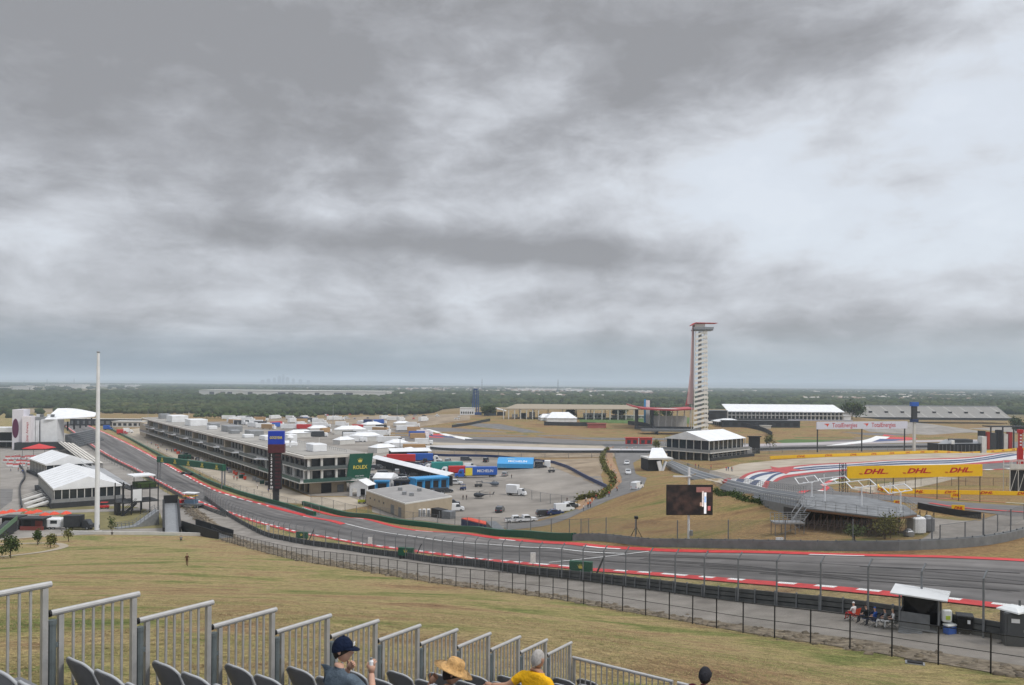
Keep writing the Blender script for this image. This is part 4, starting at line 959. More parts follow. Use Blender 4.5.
# ================================================================== marquees
def marquee(name, label, a, b, depth, ve, vr, cat='marquee', roofm=None, hip=0.0, base=0.0, sides='glass', bays=6, group=None, ridge_along=True, deckm=None, zs=None):
    """gable tent: front base from pixel a to b, eave at picture row ve, ridge row vr (at mid depth)"""
    p, rz, Lh = frame2(a,b); q = Vector((p.x+Lh/2*math.cos(rz),p.y+Lh/2*math.sin(rz),0)); g = min(p.z, h1(q.x,q.y))
    ez = Zr(q,ve)-p.z; qm = Vector((q.x-depth/2*math.sin(rz), q.y+depth/2*math.cos(rz),0)); rzr = Zr(qm,vr)-p.z
    if zs: ez, rzr = zs
    r = thing(name,label,cat,p,rz,group); R_ = roofm or P_white
    o = 0.25
    if ridge_along: # ridge parallel to the front
        hp = hip*Lh
        vs = [(-o,-o,ez),(Lh+o,-o,ez),(Lh+o,depth+o,ez),(-o,depth+o,ez),(hp,depth/2,rzr),(Lh-hp,depth/2,rzr)]
        fs = [(0,1,5,4),(2,3,4,5),(1,2,5),(3,0,4),(3,2,1,0)]
    else:
        hp = hip*depth
        vs = [(-o,-o,ez),(Lh+o,-o,ez),(Lh+o,depth+o,ez),(-o,depth+o,ez),(Lh/2,hp,rzr),(Lh/2,depth-hp,rzr)]
        fs = [(0,1,4),(1,2,5,4),(2,3,5),(3,0,4,5),(3,2,1,0)]
    # thickness through a valance below the eaves
    rf = MB().add(vs,fs).build('roof',R_,r)
    if not ridge_along and Lh > 12:
        sm = MB()
        for k in range(1,int(depth/5)):
            y = k*5.0; sm.bar((-o,y,ez+0.05),(Lh/2,y,rzr+0.05),0.10,0.05); sm.bar((Lh/2,y,rzr+0.05),(Lh+o,y,ez+0.05),0.10,0.05)
        tag(sm.build('roof_seams',P_offwhite,rf),kind=None)
    v = MB(); v.box(-o,-o,ez-0.45,Lh+o,-o+0.06,ez-0.003); v.box(-o,depth+o-0.06,ez-0.45,Lh+o,depth+o,ez-0.003); v.box(-o,-o+0.07,ez-0.45,-o+0.06,depth+o-0.07,ez-0.003); v.box(Lh+o-0.06,-o+0.07,ez-0.45,Lh+o,depth+o-0.07,ez-0.003)
    v.build('valance',R_,rf)
    if sides == 'glass': MB().box(0.15,0.15,base,Lh-0.15,depth-0.15,ez-0.46).build('glass_wall',P_glass,r)
    elif sides == 'white': MB().box(0.1,0.1,base,Lh-0.1,depth-0.1,ez-0.46).build('side_wall',R_,r)
    elif sides == 'open': MB().box(0.3,depth-0.5,base,Lh-0.3,depth-0.3,ez-0.46).build('back_wall',P_dark,r)
    for i in range(bays+1):
        x = Lh*i/bays; MB().box(x-0.11 if i else 0.0,-0.02,base,x+0.11 if i < bays else Lh,0.13,ez-0.46).build('post',P_offwhite,r)
    nb = max(2,int(bays*depth/Lh))
    for i in range(1,nb+1):
        y = depth*i/nb; MB().box(-0.02,y-0.11,base,0.13,y+0.11,ez-0.46).build('post',P_offwhite,r)
    if base > 0.4: MB().box(-1.0,-1.6,0.0,Lh+1.0,depth+1.0,base-0.003).build('deck',deckm or P_dark,r)
    return r, Lh, ez, rzr
rt, Lt, ezt, _ = marquee('marquee','largest white hospitality marquee on a black deck just behind the flagpole',(54,508),(121,503),46,489,464,base=1.6,bays=9,zs=(5.6,8.6),ridge_along=False)
b = MB(); b.box(-0.8,-1.5,1.6,Lt+0.8,-1.42,2.65); b.build('deck_railing',P_galv,rt)
def ramp(root, x0, y0, x1, w, h, m=None, name='stair_flight'):
    b = MB(); b.add([(x0,y0,h),(x1,y0,0.0),(x1,y0+w,0.0),(x0,y0+w,h),(x0,y0,h-0.5),(x1,y0,-0.3),(x1,y0+w,-0.3),(x0,y0+w,h-0.5)],[(0,1,2,3),(7,6,5,4),(0,4,5,1),(1,5,6,2),(2,6,7,3),(3,7,4,0)])
    for s in (0,w): b.bar((x0,y0+s,h+1),(x1,y0+s,1.0),0.09); b.bar((x0,y0+s,h+.5),(x1,y0+s,.5),0.06)
    return b.build(name,m or P_offwhite,root)
for k in range(3): ramp(rt,-1.0,3.0+k*9.0,-6.5,3.2,1.6)
marquee('marquee','white hospitality marquee behind the largest one near the red canopy',(46,479.5),(92,476.5),30,465,452,base=1.0,bays=6,zs=(5.6,8.6),ridge_along=False)
# cream roofed stand behind, and open bleachers
def bleacher(name, label, a, b, depth, rows, h0, h1_, seatm, frame=True, roof=None, group=None, down_front=True):
    p, rz, Lh = frame2(a,b); r = thing(name,label,'bleachers',p,rz,group); seat = MB(); st = MB()
    for k in range(rows):
        y = depth*k/rows; z = h0+(h1_-h0)*k/max(rows-1,1); seat.box(0,y,z,Lh,y+depth/rows*0.55,z+0.12); seat.box(0,y+depth/rows*0.56,z-0.35,Lh,y+depth/rows*0.98,z-0.28)
    seat.build('seat_rows',seatm,r)
    n = max(2,int(Lh/3))
    for i in range(n+1):
        x = Lh*i/n
        st.bar((x,0.1,0),(x,0.1,h0),0.12); st.bar((x,depth,0),(x,depth,h1_),0.12); st.bar((x,depth/2,0),(x,depth/2,(h0+h1_)/2-0.3),0.12); st.bar((x,0.1,h0-0.4),(x,depth,h1_-0.4),0.12); st.bar((x,depth,0.2),(x,0.2,h0*0.9),0.08)
    st.build('frame',P_dark,r)
    b = MB(); b.bar((0,depth,h1_+1.1),(Lh,depth,h1_+1.1),0.08); b.bar((0,0,h0+1.1),(0,depth,h1_+1.1),0.08); b.bar((Lh,0,h0+1.1),(Lh,depth,h1_+1.1),0.08); b.build('railing',P_galv,r)
    return r, Lh
bleacher('bleachers','grey bench bleachers on a black frame beside the largest marquee',(131,489),(103,471),10,9,1.2,5.0,P_alu)
bleacher('covered_stand','narrow cream topped stand behind the two hospitality marquees',(103,472),(73,450),7,4,3.6,4.6,P_cream)
# grandstand tower at the far left with its white roof
def left_grandstand():
    p = G(57,449); s = p.y/F; z = lambda v: Zr(p,v)-p.z
    r = thing('grandstand_tower','tall white panelled end tower of the grandstand with a pink emblem at far left','building',p,math.radians(14))
    Wd = 14.5*s; H = z(419.5)
    MB().box(-Wd,0,0,0,12,H).build('front_wall',P_white,r)
    MB().box(-Wd-7*s,1.5,0.5,-Wd-0.003,12,H-0.5).build('glass_bay',P_steel,r)
    for x in (-Wd-0.6*s,-Wd-3*s,-Wd-4.6*s,-Wd-6.6*s): MB().box(x-0.4,1.0,0.5,x+0.4,1.49,H-0.5).build('mullion',P_white,r)
    lp = MB().box(-Wd-15*s,-3,0,-Wd-7.1*s,4,z(416)).build('banner_wall',paint('banner_pale_pink',(0.74,0.70,0.72),0.5,var=0.06),r)
    MB().box(-Wd-25*s,-1,0,-Wd-15.1*s,9,z(409.5)).build('side_wall',paint('pale_lilac_panel',(0.66,0.64,0.69),0.5,var=0.06),r)
    t = text_mesh('lettering','Qatar Airways',1.6,M_dhlred,lp,(-Wd-10.5*s,-3.05,z(432)),0,width=11.0); t.rotation_euler = (0,math.radians(-90),0)
    b = MB(); b.lathe((0,0,0),[(3.4,-0.05),(3.4,0.05)],24); o = b.build('round_emblem',paint('emblem_plum',(0.10,0.02,0.06),0.5),r); o.location = (-Wd-22*s,-1.08,z(428)); o.rotation_euler = (math.radians(90),0,0); o.scale = (0.45,1.5,1)
    MB().box(-Wd-12*s,3,H-1,-1.5,12,H+1.2).build('roof_plant',P_galv,r)
    for i in range(5): MB().cbox((-Wd-6+i*2.6,4+i%2*3,H+1.9),(1.6,1.6,1.4)).build('roof_unit',P_white if i%2 else P_steel,r)
    MB().box(-Wd-20*s,-6,0,4,-1.1,4.0).build('podium',P_dark,r)
    # big swept white roof over the seats, its top sloping down to the near edge
    g = MB(); n = 12
    for i in range(n+1):
        f = i/n; x = -11*s+f*38*s; bk = 22+10*math.sin(PI*min(1,f*1.1)); zb = H+5.5-f*f*3.0
        zf = H+0.2+0.9*f
        fy = -1.0+f*f*16
        g.v += [(x,fy,zf),(x,fy+bk*(1-f*0.75),zb-0.2+0.6*f),(x,fy,zf-0.45),(x,fy+bk*(1-f*0.75),zb-0.7+0.6*f)]
    for i in range(n):
        a = i*4; g.f += [(a,a+4,a+5,a+1),(a+2,a+3,a+7,a+6),(a,a+2,a+6,a+4),(a+1,a+5,a+7,a+3)]; g.m += [0]*4
    g.f += [(0,1,3,2),(n*4,n*4+2,n*4+3,n*4+1)]; g.m += [0,0]
    g.build('swept_roof',P_white,r)
    st = MB()
    for k in range(7): st.box(0.5,12,0,1.2+1.0*(k+1),62,6.8-k*0.95)
    st.build('seat_rows',P_steel,r)
    for k in range(6): MB().box(0.8,14+k*12,9.0,1.5,14.8+k*12,14).build('column',P_dark,r)
left_grandstand()
def roof_left():
    p = AT(8,441,430); r = thing('flat_canopy','flat white canopy at the left edge beside the grandstand tower','canopy',(p.x,p.y,0),0.1); z = Zr(p,431)
    MB().box(-14,-3,z-0.5,6.5,7,z+2.0).build('roof',P_white,r)
    for x in (-12,-4,5): MB().box(x,-2.5,0,x+0.4,-2.1,z-0.5).build('post',P_steel,r)
    MB().box(-13,5,0,6,6,z-0.51).build('back_wall',P_dark,r)
    q = G(12,448); r = thing('flat_canopy','thin white awning at the left edge above the red and white panels','canopy',q,0.0)
    MB().box(-12,-2,3.4,8,4,3.7).build('roof',P_white,r)
    for x in (-11,-2,7.5): MB().tube([(x,-1.6,0),(x,-1.6,3.4)],0.1,6).build('post',P_steel,r)
roof_left()
# red canopy and the red-white panels around it
def canopy(name,label,u,v,w,d,h,hr,m,posts_m=None,cat='canopy',rz=0.0,group=None,n=4):
    p = G(u,v); r = thing(name,label,cat,p,rz,group)
    MB().add([(-w/2,-d/2,h),(w/2,-d/2,h),(w/2,d/2,h),(-w/2,d/2,h),(0,0,hr),(-w/2,-d/2,h-.25),(w/2,-d/2,h-.25),(w/2,d/2,h-.25),(-w/2,d/2,h-.25)],[(0,1,4),(1,2,4),(2,3,4),(3,0,4),(5,6,1,0),(6,7,2,1),(7,8,3,2),(8,5,0,3),(8,7,6,5)]).build('roof',m,r)
    for sx in (-1,1):
        for sy in (-1,1): MB().box(sx*(w/2-0.15)-0.06,sy*(d/2-0.15)-0.06,0,sx*(w/2-0.15)+0.06,sy*(d/2-0.15)+0.06,h-.26).build('post',posts_m or P_offwhite,r)
    return r
canopy('red_canopy','wide red peaked canopy on the plaza below the grandstand tower',39,456.5,11,9,4.2,6.2,P_red,P_dark)
P_pink = paint('washed_red',(0.55,0.12,0.12),0.6)
rnd = random.Random(11); k = 0
banner0 = None
for row, (v, us) in enumerate([(459.5,range(8,46,5)),(463.5,range(6,44,6)),(467,range(9,42,7))]):
    for u in us:
        p = G(u+rnd.uniform(-1,1), v+rnd.uniform(-.6,.6))
        if banner0 is None:
            r = thing('barrier_panel','red and white crowd panel on the plaza in front of the red canopy','panel',p,0.1,'red and white panels on the plaza')
            MB().box(-1.1,-0.05,0.2,1.1,0.05,1.0).build('lower_panel',P_white,r); MB().box(-1.1,-0.05,1.003,1.1,0.05,1.7).build('upper_panel',P_pink,r)
            for s in (-1,1): MB().box(s*1.0-0.05,-0.4,0,s*1.0+0.05,0.4,0.19).build('foot',P_steel,r)
            banner0 = r
        else: dup(banner0, p, rnd.uniform(-0.5,0.5))
# plaza wall curves
solid_barrier('plaza_wall','low dark curved wall winding down the plaza beside the marquees', wpath([(19,466),(23,471),(25,478),(21,485),(20,492),(21,503),(22,509)],2), 1.0, 0.35, P_dark, cat='wall')
solid_barrier('plaza_wall','short dark low wall on the plaza in front of the red white panels', wpath([(34,464),(39,470),(40,474)],2), 1.0, 0.35, P_dark, cat='wall')
# timber-black viewing structure next to the bleachers
def black_stand():
    p, rz, Lh = frame2((122,516),(159,512.5)); q = p; z = lambda v: Zr(q,v)-p.z
    r = thing('viewing_platform','black steel viewing platform with stairs and a white square awning by the track','viewing platform',p,rz)
    zt = z(490); zd = z(503)
    MB().box(2,0,zt-0.3,Lh,8,zt).build('upper_deck',P_dark,r); MB().box(0,0,zd-0.3,Lh,8,zd).build('lower_deck',P_dark,r)
    for x in (0.2,Lh*0.25,Lh*0.5,Lh*0.75,Lh-0.2):
        for y in (0.2,7.6): MB().box(x-0.12,y-0.12,0,x+0.12,y+0.12,zt+1.2).build('post',P_black,r)
    b = MB()
    for x in np.arange(2,Lh,0.35): b.box(x,0,zt,x+0.06,0.06,zt+1.15)
    b.box(2,0,zt+1.1,Lh,0.07,zt+1.18); b.build('railing',P_black,r)
    MB().box(Lh*0.28,-0.1,zd+0.2,Lh*0.52,-0.02,zt-0.1).build('white_sign',P_white,r)
    MB().box(Lh*0.45,1,zt+0.02,Lh-0.5,6,zt+1.4).build('planting',P_grass,r)
    c = MB().box(Lh*0.32,1.0,z(478.5),Lh*0.93,7.5,z(478.5)+0.35).build('awning',P_white,r)
    for x in (Lh*0.34,Lh*0.9): MB().box(x,1.2,zt,x+0.15,1.35,z(478.5)).build('awning_post',P_black,r)
    ramp(r,Lh*0.36,-1.2,-0.6,1.1,zd,P_black)
    MB().box(-1.0,1,0,-0.1,4,zd).build('side_screen',P_black,r)
black_stand()
# pedestrian underpass: black-sided ramp, footbridge slab, side stairs
def underpass():
    p = G(172,533.5); s = p.y/F; r = thing('footbridge_ramp','black sided pedestrian ramp with a pale walkway dropping to the foot of the hill','ramp',p,math.radians(24))
    w = 13.0*s
    def inc(x0,x1,y0,y1,z0a,z1a,z0b,z1b,name,m):
        MB().add([(x0,y0,z0a),(x1,y0,z0a),(x1,y1,z0b),(x0,y1,z0b),(x0,y0,z1a),(x1,y0,z1a),(x1,y1,z1b),(x0,y1,z1b)],[(0,3,2,1),(4,5,6,7),(0,1,5,4),(1,2,6,5),(2,3,7,6),(3,0,4,7)]).build(name,m,r)
    inc(-w/2,w/2,0,26,-0.5,0.3,3.0,3.5,'walkway',P_galv)
    inc(-w/2-0.5,-w/2-0.003,0,26,-0.5,1.5,0,4.6,'side_screen',P_black); inc(w/2+0.003,w/2+0.5,0,26,-0.5,1.5,0,4.6,'side_screen',P_black)
    inc(-w/2-0.24,w/2+0.24,26.01,26.3,0,5.6,0,5.6,'end_screen',P_black)
    p, rz, Lh = frame2((182,532),(219,539)); r = thing('footbridge','low black footbridge crossing the service road at the end of the fence','footbridge',p,rz); Z1 = Zr(p,518)-p.z
    MB().box(0,0,Z1-2.6,Lh,3.2,Z1-2.2).build('bridge_deck',P_steel,r)
    MB().box(0,-0.2,Z1-2.7,Lh,-0.05,Z1-0.6).build('side_screen',P_black,r); MB().box(0,3.25,Z1-2.7,Lh,3.4,Z1-0.6).build('side_screen',P_black,r)
    MB().box(Lh*0.86,0,-2,Lh,3.2,Z1-2.61).build('end_pier',P_dark,r); MB().box(-0.2,0,-2,1.2,3.2,Z1-2.61).build('end_pier',P_dark,r)
    MB().box(Lh*0.55,0.1,-1,Lh*0.85,0.3,Z1-2.9).build('white_panel',P_offwhite,r)
    p, rz, Lh = frame2((118,529.5),(159,525)); r = thing('access_ramp','grey railed access ramp climbing from the path to the underpass','ramp',p,rz); h = Zr(p,515)-p.z
    MB().add([(0,0,0.2),(Lh*0.45,0,0.2),(Lh,0,h),(Lh,2.4,h),(Lh*0.45,2.4,0.2),(0,2.4,0.2),(0,0,-0.3),(Lh*0.45,0,-0.3),(Lh,0,-0.3),(Lh,2.4,-0.3),(Lh*0.45,2.4,-0.3),(0,2.4,-0.3)],[(0,1,4,5),(1,2,3,4),(0,6,7,1),(1,7,8,2),(5,4,10,11),(4,3,9,10),(2,8,9,3),(0,5,11,6)]).build('walkway',P_galv,r)
    b = MB()
    for y in (0.05,2.35):
        b.bar((0,y,1.3),(Lh*0.45,y,1.3),0.08); b.bar((Lh*0.45,y,1.3),(Lh,y,h+1.1),0.08); b.bar((0,y,0.8),(Lh*0.45,y,0.8),0.06); b.bar((Lh*0.45,y,0.8),(Lh,y,h+.6),0.06)
        for i in range(12):
            x = Lh*i/11; zz = 0.2 if x < Lh*0.45 else 0.2+(h-0.2)*(x/Lh-0.45)/0.55; b.bar((x,y,zz),(x,y,zz+1.1),0.07)
    b.build('railing',P_steel,r)
underpass()
solid_barrier('retaining_wall','thin white kerb wall along the bottom of the grass hill', wpath([(66,533.5),(100,534.5),(150,535),(200,536),(209,537.5)],2), 0.75, 0.3, P_offwhite, cat='wall')
# ================================================================== observation tower and amphitheatre
def tower():
    D = 580.0; p = AT(700,428,D); g = h1(p.x,p.y); s = D/F; X = lambda u: (u-700)*s; z = lambda v: Zr(p,v)-g
    r = thing('observation_tower','tall white observation tower with zigzag stairs and a pale red tube veil','tower',(p.x,p.y,g))
    zt = z(331.5); w0, w1 = 5.1, 3.9
    P_tw = paint('tower_white',(0.80,0.77,0.71),0.6,var=0.05); P_veil = paint('veil_pink',(0.60,0.42,0.42),0.5,var=0.08); P_vr = paint('veil_red',(0.45,0.08,0.10),0.5,var=0.1)
    MB().tube([(0,2,0),(0,2,zt)],[1.6,1.2],10).build('core',P_galv,r)
    for sx in (-1,1):
        for y in (-1.5,5.5): MB().tube([(sx*w0,y,-1),(sx*w1*1.02,y,zt)],0.28,6).build('mast_leg',P_tw,r)
    n = 22
    for i in range(n):
        f = i/n; w = w0+(w1-w0)*f; za = zt*i/n; zb = zt*(i+0.55)/n; d = 1 if i%2 else -1
        b = MB(); 
        vs = []
        x0, x1 = -w, w
        b.add([(x0,-2.2,za),(x1*0.5,-2.2,za+(zb-za)*1.0),(x1*0.5,-2.2,za+(zb-za)*1.0+1.6),(x0,-2.2,za+1.6),(x0,-0.6,za),(x1*0.5,-0.6,zb),(x1*0.5,-0.6,zb+1.6),(x0,-0.6,za+1.6)],[(0,1,2,3),(7,6,5,4),(0,4,5,1),(1,5,6,2),(2,6,7,3),(3,7,4,0)])
        b.box(x1*0.5+0.003,-2.2,zb-0.2,x1,3,zb+1.9); b.box(x1*0.9,-2.4,zb-0.25,x1*1.12,3.1,zb+1.3)
        b.build('stair_flight',P_tw,r)
    # viewing deck and roof
    MB().box(X(691.5)*0.9,-3,z(330.6),X(711.5),7,z(329.2)).build('deck',P_steel,r)
    b = MB(); b.box(X(691)*0.9,-3.2,z(329.1),X(712),-3.05,z(327.2)); b.build('deck_railing',P_galv,r)
    MB().box(X(694),-1,z(329.1),X(704),5,z(324.2)).build('lift_cabin',P_tw,r)
    a = MB(); zz = z(323.5)
    a.add([(X(690.5),-2,zz-1.2),(X(694),-3,zz+0.6),(X(716),-2.5,zz+0.4),(X(716),6,zz+0.4),(X(694),7,zz+0.6),(X(690.5),6,zz-1.2)]+[(X(690.5),-2,zz-1.7),(X(694),-3,zz),(X(716),-2.5,zz+0.1),(X(716),6,zz+0.1),(X(694),7,zz),(X(690.5),6,zz-1.7)],[(0,1,4,5),(1,2,3,4),(11,10,7,6),(10,9,8,7),(0,6,7,1),(1,7,8,2),(2,8,9,3),(3,9,10,4),(4,10,11,5),(5,11,6,0)])
    a.build('roof',P_red,r)
    # veil of tubes falling from the roof to the stage, wider to the left below
    rnd = random.Random(3)
    for i in range(26):
        f = i/25; xt = X(690.6+f*4.4); xb = X(686.4+f*8.5); y = -2.5+f*8
        MB().tube([(xt,y,zz-1.0),(xt*0.6+xb*0.4,y,zz*0.55),(xb,y,z(397)),(X(686.5+f*8),y,z(404))],0.10,5).build('veil_tube',P_veil,r)
    for i in range(12):
        f = i/11; xb = X(687+f*6); y = -2.6+f*8
        MB().tube([(xb,y,z(392)),(xb-0.6,y,z(398)),(xb-2,y,z(405.5))],0.13,5).build('veil_tube',P_vr,r)
    MB().box(X(704.6),-2,z(423),X(712),3,z(421.4)).build('entry_bridge',P_tw,r)
    # stage roof in front of the tower foot
    D2 = 600.0; q = AT(632,423,D2); g2 = h1(q.x,q.y); s2 = D2/F; z2 = lambda v: Zr(q,v)-g2; x2 = lambda u: (u-632)*s2
    r = thing('amphitheatre_stage','open amphitheatre stage with a thin red roof beside the observation tower','stage',(q.x,q.y,g2))
    b = MB()
    pts = [(629,404.8),(640,407.5),(655,408.6),(672,409.0),(692,407.5)]; n = len(pts)
    for u, v in pts: b.v += [(x2(u),-8,z2(v)),(x2(u),14,z2(v-0.8)),(x2(u),-8,z2(v+1.3)),(x2(u),14,z2(v+0.5))]
    for i in range(n-1):
        a = i*4; b.f += [(a,a+4,a+5,a+1),(a+2,a+3,a+7,a+6),(a,a+2,a+6,a+4),(a+1,a+5,a+7,a+3)]; b.m += [0]*4
    b.f += [(0,1,3,2),(n*4-4,n*4-2,n*4-1,n*4-3)]; b.m += [0]*2
    b.build('roof',P_vr2,r)
    MB().box(x2(640),-2,z2(409.8),x2(690),10,z2(408.5)+0.2).build('roof_truss',P_offwhite,r)
    for u in (635.5,650.8): MB().box(x2(u),-1,0,x2(u+2.6),4,z2(409.5)).build('column',P_dark,r)
    for u in (658,665,671,676,683,689): MB().bar((x2(u),-1,0),(x2(u+1.2),-1,z2(409.8)),0.7).build('raking_column',P_offwhite,r)
    MB().box(x2(655),4,0.2,x2(688),9,z2(416)).build('back_structure',P_offwhite,r)
    MB().box(x2(633),-9,0,x2(694),-7,2.0).build('front_wall',P_dark,r)
    MB().box(x2(636),-30,-0.5,x2(692),-22,1.2).build('lower_wall',P_steel,r)
    sp = AT(649,405,D2); r = thing('stage_sign','small sky blue and white sign block standing behind the red stage roof','sign',(sp.x,sp.y+16,g2))
    MB().box(-1.3*s2,0,0,0.5*s2,1,z2(399.5)).build('blue_panel',P_sky,r); MB().box(0.51*s2,0,0,4.5*s2,1,z2(400.5)).build('white_panel',P_white,r)
P_vr2 = paint('stage_red',(0.42,0.05,0.06),0.5,var=0.1)
tower()
def blue_tower():
    p = AT(475.5,415.5,750); g = h1(p.x,p.y); s = p.y/F; H = Zr(p,388.5)-g
    r = thing('drop_tower','slim blue steel lattice tower standing far off above the distant fields','tower',(p.x,p.y,g))
    for x in (-3.2,-1.2,1.2,3.2): MB().bar((x*s,0,0),(x*s*0.72,0,H*(1.0 if abs(x)<2 else 0.93)),0.9).build('column',P_navyblue,r)
    for k in range(9): MB().bar((-3.0*s,0.5,H*(k+0.3)/9),(3.0*s,0.5,H*(k+1)/9),0.4).build('brace',P_navyblue,r)
    MB().box(-2.2*s,-1.5,H*0.94,2.0*s,1.5,H).build('cap',P_navyblue,r)
    MB().box(-3*s,-3,0,6*s,-1,2.6).build('base',P_navyblue,r)
    q = AT(468,415.5,745); r = thing('white_building','low white building beside the foot of the blue tower','building',(q.x,q.y,g))
    MB().box(-8*s,0,0,6.5*s,10,Zr(q,408.5)-g).build('wall',P_white,r); MB().box(-8.1*s,-0.2,Zr(q,408.4)-g,6.6*s,10.2,Zr(q,407.6)-g).build('roof',P_offwhite,r)
    for k in range(6): MB().box((-7+k*2.2)*s,-0.15,1.2,(-5.8+k*2.2)*s,-0.003,3.2).build('window',P_glass,r)
    q = AT(493,417.5,735); r = thing('dark_pavilion','dark shed with a pale sloping roof right of the blue tower','building',(q.x,q.y,g)); zz = lambda v: Zr(q,v)-g
    MB().xprism([(-9*s,0),(-9*s,zz(411)),(-3*s,zz(408)),(3*s,zz(411)),(3*s,0)],0,9).build('shed',paint('slate_blue',(0.09,0.12,0.15),0.6),r)
    MB().xprism([(-2*s,zz(409.5)),(3.5*s,zz(408)),(13*s,zz(410.5)),(13*s,zz(411.2)),(3.5*s,zz(409)),(-2*s,zz(410.2))],-2,9.5).build('pale_roof',P_white,r)
    MB().box(4*s,0,0,12*s,6,zz(412)).build('annex',P_dark,r)
P_navyblue = paint('tower_blue',(0.03,0.07,0.20),0.5)
blue_tower()
def pergola():
    p = AT(504,420,665); g = h1(p.x,p.y); s = p.y/F; z = lambda v: Zr(p,v)-g; X = lambda u: (u-504)*s
    r = thing('pergola','long tan roofed promenade on slim white columns behind the lawn','pavilion',(p.x,p.y,g))
    MB().add([(X(503),0,z(408.6)),(X(640),0,z(408.0)),(X(640),40,z(405.2)),(X(517),40,z(405.0)),(X(503),0,z(409.3)),(X(640),0,z(408.8)),(X(640),40,z(405.8)),(X(517),40,z(405.6))],[(0,1,2,3),(7,6,5,4),(0,4,5,1),(1,5,6,2),(2,6,7,3),(3,7,4,0)]).build('roof',paint('tan_shade_cloth',(0.30,0.255,0.19),0.9),r)
    for i, u in enumerate((503.5,508.5,514.5,520.5,526.5,532.5,538.5,586,594,602,610,618,626,634)): MB().tube([(X(u),0.6,-0.5),(X(u),0.6,z(409.2))],0.42,8).build('column',P_offwhite,r)
    for i in range(8): MB().tube([(X(520+i*15),36,-0.5),(X(520+i*15),36,z(406.2))],0.35,8).build('column',P_offwhite,r)
    for i in range(5): MB().box(X(512+i*9),30,0,X(518+i*9),34,3+i%3).build('kiosk',P_dark if i%2 else P_offwhite,r)
pergola()
marquee('marquee','white peaked marquee on the distant lawn beyond the brown bank',(547,422),(577,422),20,418,412,hip=0.22,bays=5,sides='white')
marquee('marquee','low white marquee immediately left of the distant lawn marquee',(541,420.5),(556,420.5),14,417.5,413.8,hip=0.2,bays=3,sides='white')
p = G(570,424.5); solid_barrier('black_screen_wall','low black screen wall below the distant lawn marquee', np.array([[G(u,v).x,G(u,v).y] for u,v in ((544,425.2),(560,425.6),(580,426),(596,426.2))]), 2.8, 0.5, P_dark, cat='wall')
def lowblock(name,label,u0,u1,vb,vt,D,depth,m,cat='building',roof=None,win=0,rz=0.0,pitch=0.0,group=None,winm=None):
    p = AT(u0,vb,D) if D else G(u0,vb); D = p.y; g = h1(p.x,p.y); s = D/F; H = max(1.0,Zr(p,vt)-g); Wd = (u1-u0)*s
    r = thing(name,label,cat,(p.x,p.y,g),rz,group)
    MB().box(0,0,-0.5,Wd,depth,H).build('wall',m,r)
    if pitch: MB().yprism([(-1,H+0.003),(depth/2,H+pitch),(depth+1,H+0.003)],-1,Wd+1).build('roof',roof or m,r)
    else: MB().box(-0.6,-0.6,H+0.003,Wd+0.6,depth+0.6,H+max(0.25,H*0.06)).build('roof',roof or m,r)
    for k in range(win):
        x = Wd*(k+0.5)/win; w = Wd/win*0.6; MB().box(x-w/2,-0.16,H*0.25,x+w/2,-0.003,H*0.72).build('window',winm or P_glass,r)
    return r
lowblock('white_kiosk_row','row of low white roofs behind the distant lawn',584,606,416,413.6,690,8,P_white,win=5)
lowblock('white_kiosk_row','narrow white fence-like building along the far edge of the green lawn',612,656,417.6,415.4,700,6,P_offwhite,win=9,winm=P_steel)
lowblock('red_stage_block','long low red block on the tan bank left of the amphitheatre',588,606,426,423.6,600,5,paint('dusty_red',(0.35,0.10,0.08),0.7),cat='stand')
lowblock('red_container','left one of two bright red containers beside the far track band',626,638,441.3,438,480,3,P_red,cat='container',win=2,winm=P_dark)
lowblock('red_container','right one of two bright red containers beside the far track band',640,652,441.5,438,480,3,P_red,cat='container',win=2,winm=P_dark)
# ---- hospitality terrace and big grandstand on the right
def terrace():
    D = 690.; p = AT(725,420.5,D); g = h1(p.x,p.y); s = D/F; X = lambda u: (u-725)*s; z = lambda v: Zr(p,v)-g
    r = thing('hospitality_terrace','long white roofed two level hospitality building in the far right','building',(p.x,p.y,g))
    MB().add([(X(727),-2,z(411)),(X(843.5),-2,z(411)),(X(841.5),18,z(405.6)+1),(X(727),18,z(405.6)+1),(X(727),-2,z(411.6)),(X(843.5),-2,z(411.6)),(X(841.5),18,z(406.4)+1),(X(727),18,z(406.4)+1)],[(0,1,2,3),(7,6,5,4),(0,4,5,1),(1,5,6,2),(2,6,7,3),(3,7,4,0)]).build('roof',P_white,r)
    MB().box(X(728),1,0,X(842),16,z(412)).build('glazed_wall',P_glass,r)
    MB().box(X(727),-1.5,z(415.3),X(843),0.9,z(414.6)).build('floor_slab',P_offwhite,r)
    for i in range(30):
        x = X(727.5)+i*(X(842.5)-X(727.5))/29; MB().box(x-0.3,-1.2,-0.5,x+0.3,0.98,z(415.4)).build('column',P_offwhite,r) ; MB().box(x-0.3,-1.2,z(414.5),x+0.3,0.98,z(411.7)).build('column',P_offwhite,r)
    MB().box(X(724),-10,-0.5,X(800),-2,z(418)).build('front_terrace',P_dark,r)
    MB().box(X(783),-14,-0.5,X(846),-10.01,z(418.5)).build('low_block',paint('lilac_grey',(0.35,0.35,0.40),0.7),r)
terrace()
lowblock('dark_shed','dark low shed between the observation tower and the white terrace',708,727,420.5,411,660,14,P_dark,roof=P_steel,win=2,winm=P_black)
marquee('marquee','small white peaked tent in front of the dark wall right of the tower',(718,426.5),(744,426.5),18,421.5,418.4,hip=0.35,bays=5,sides='open')
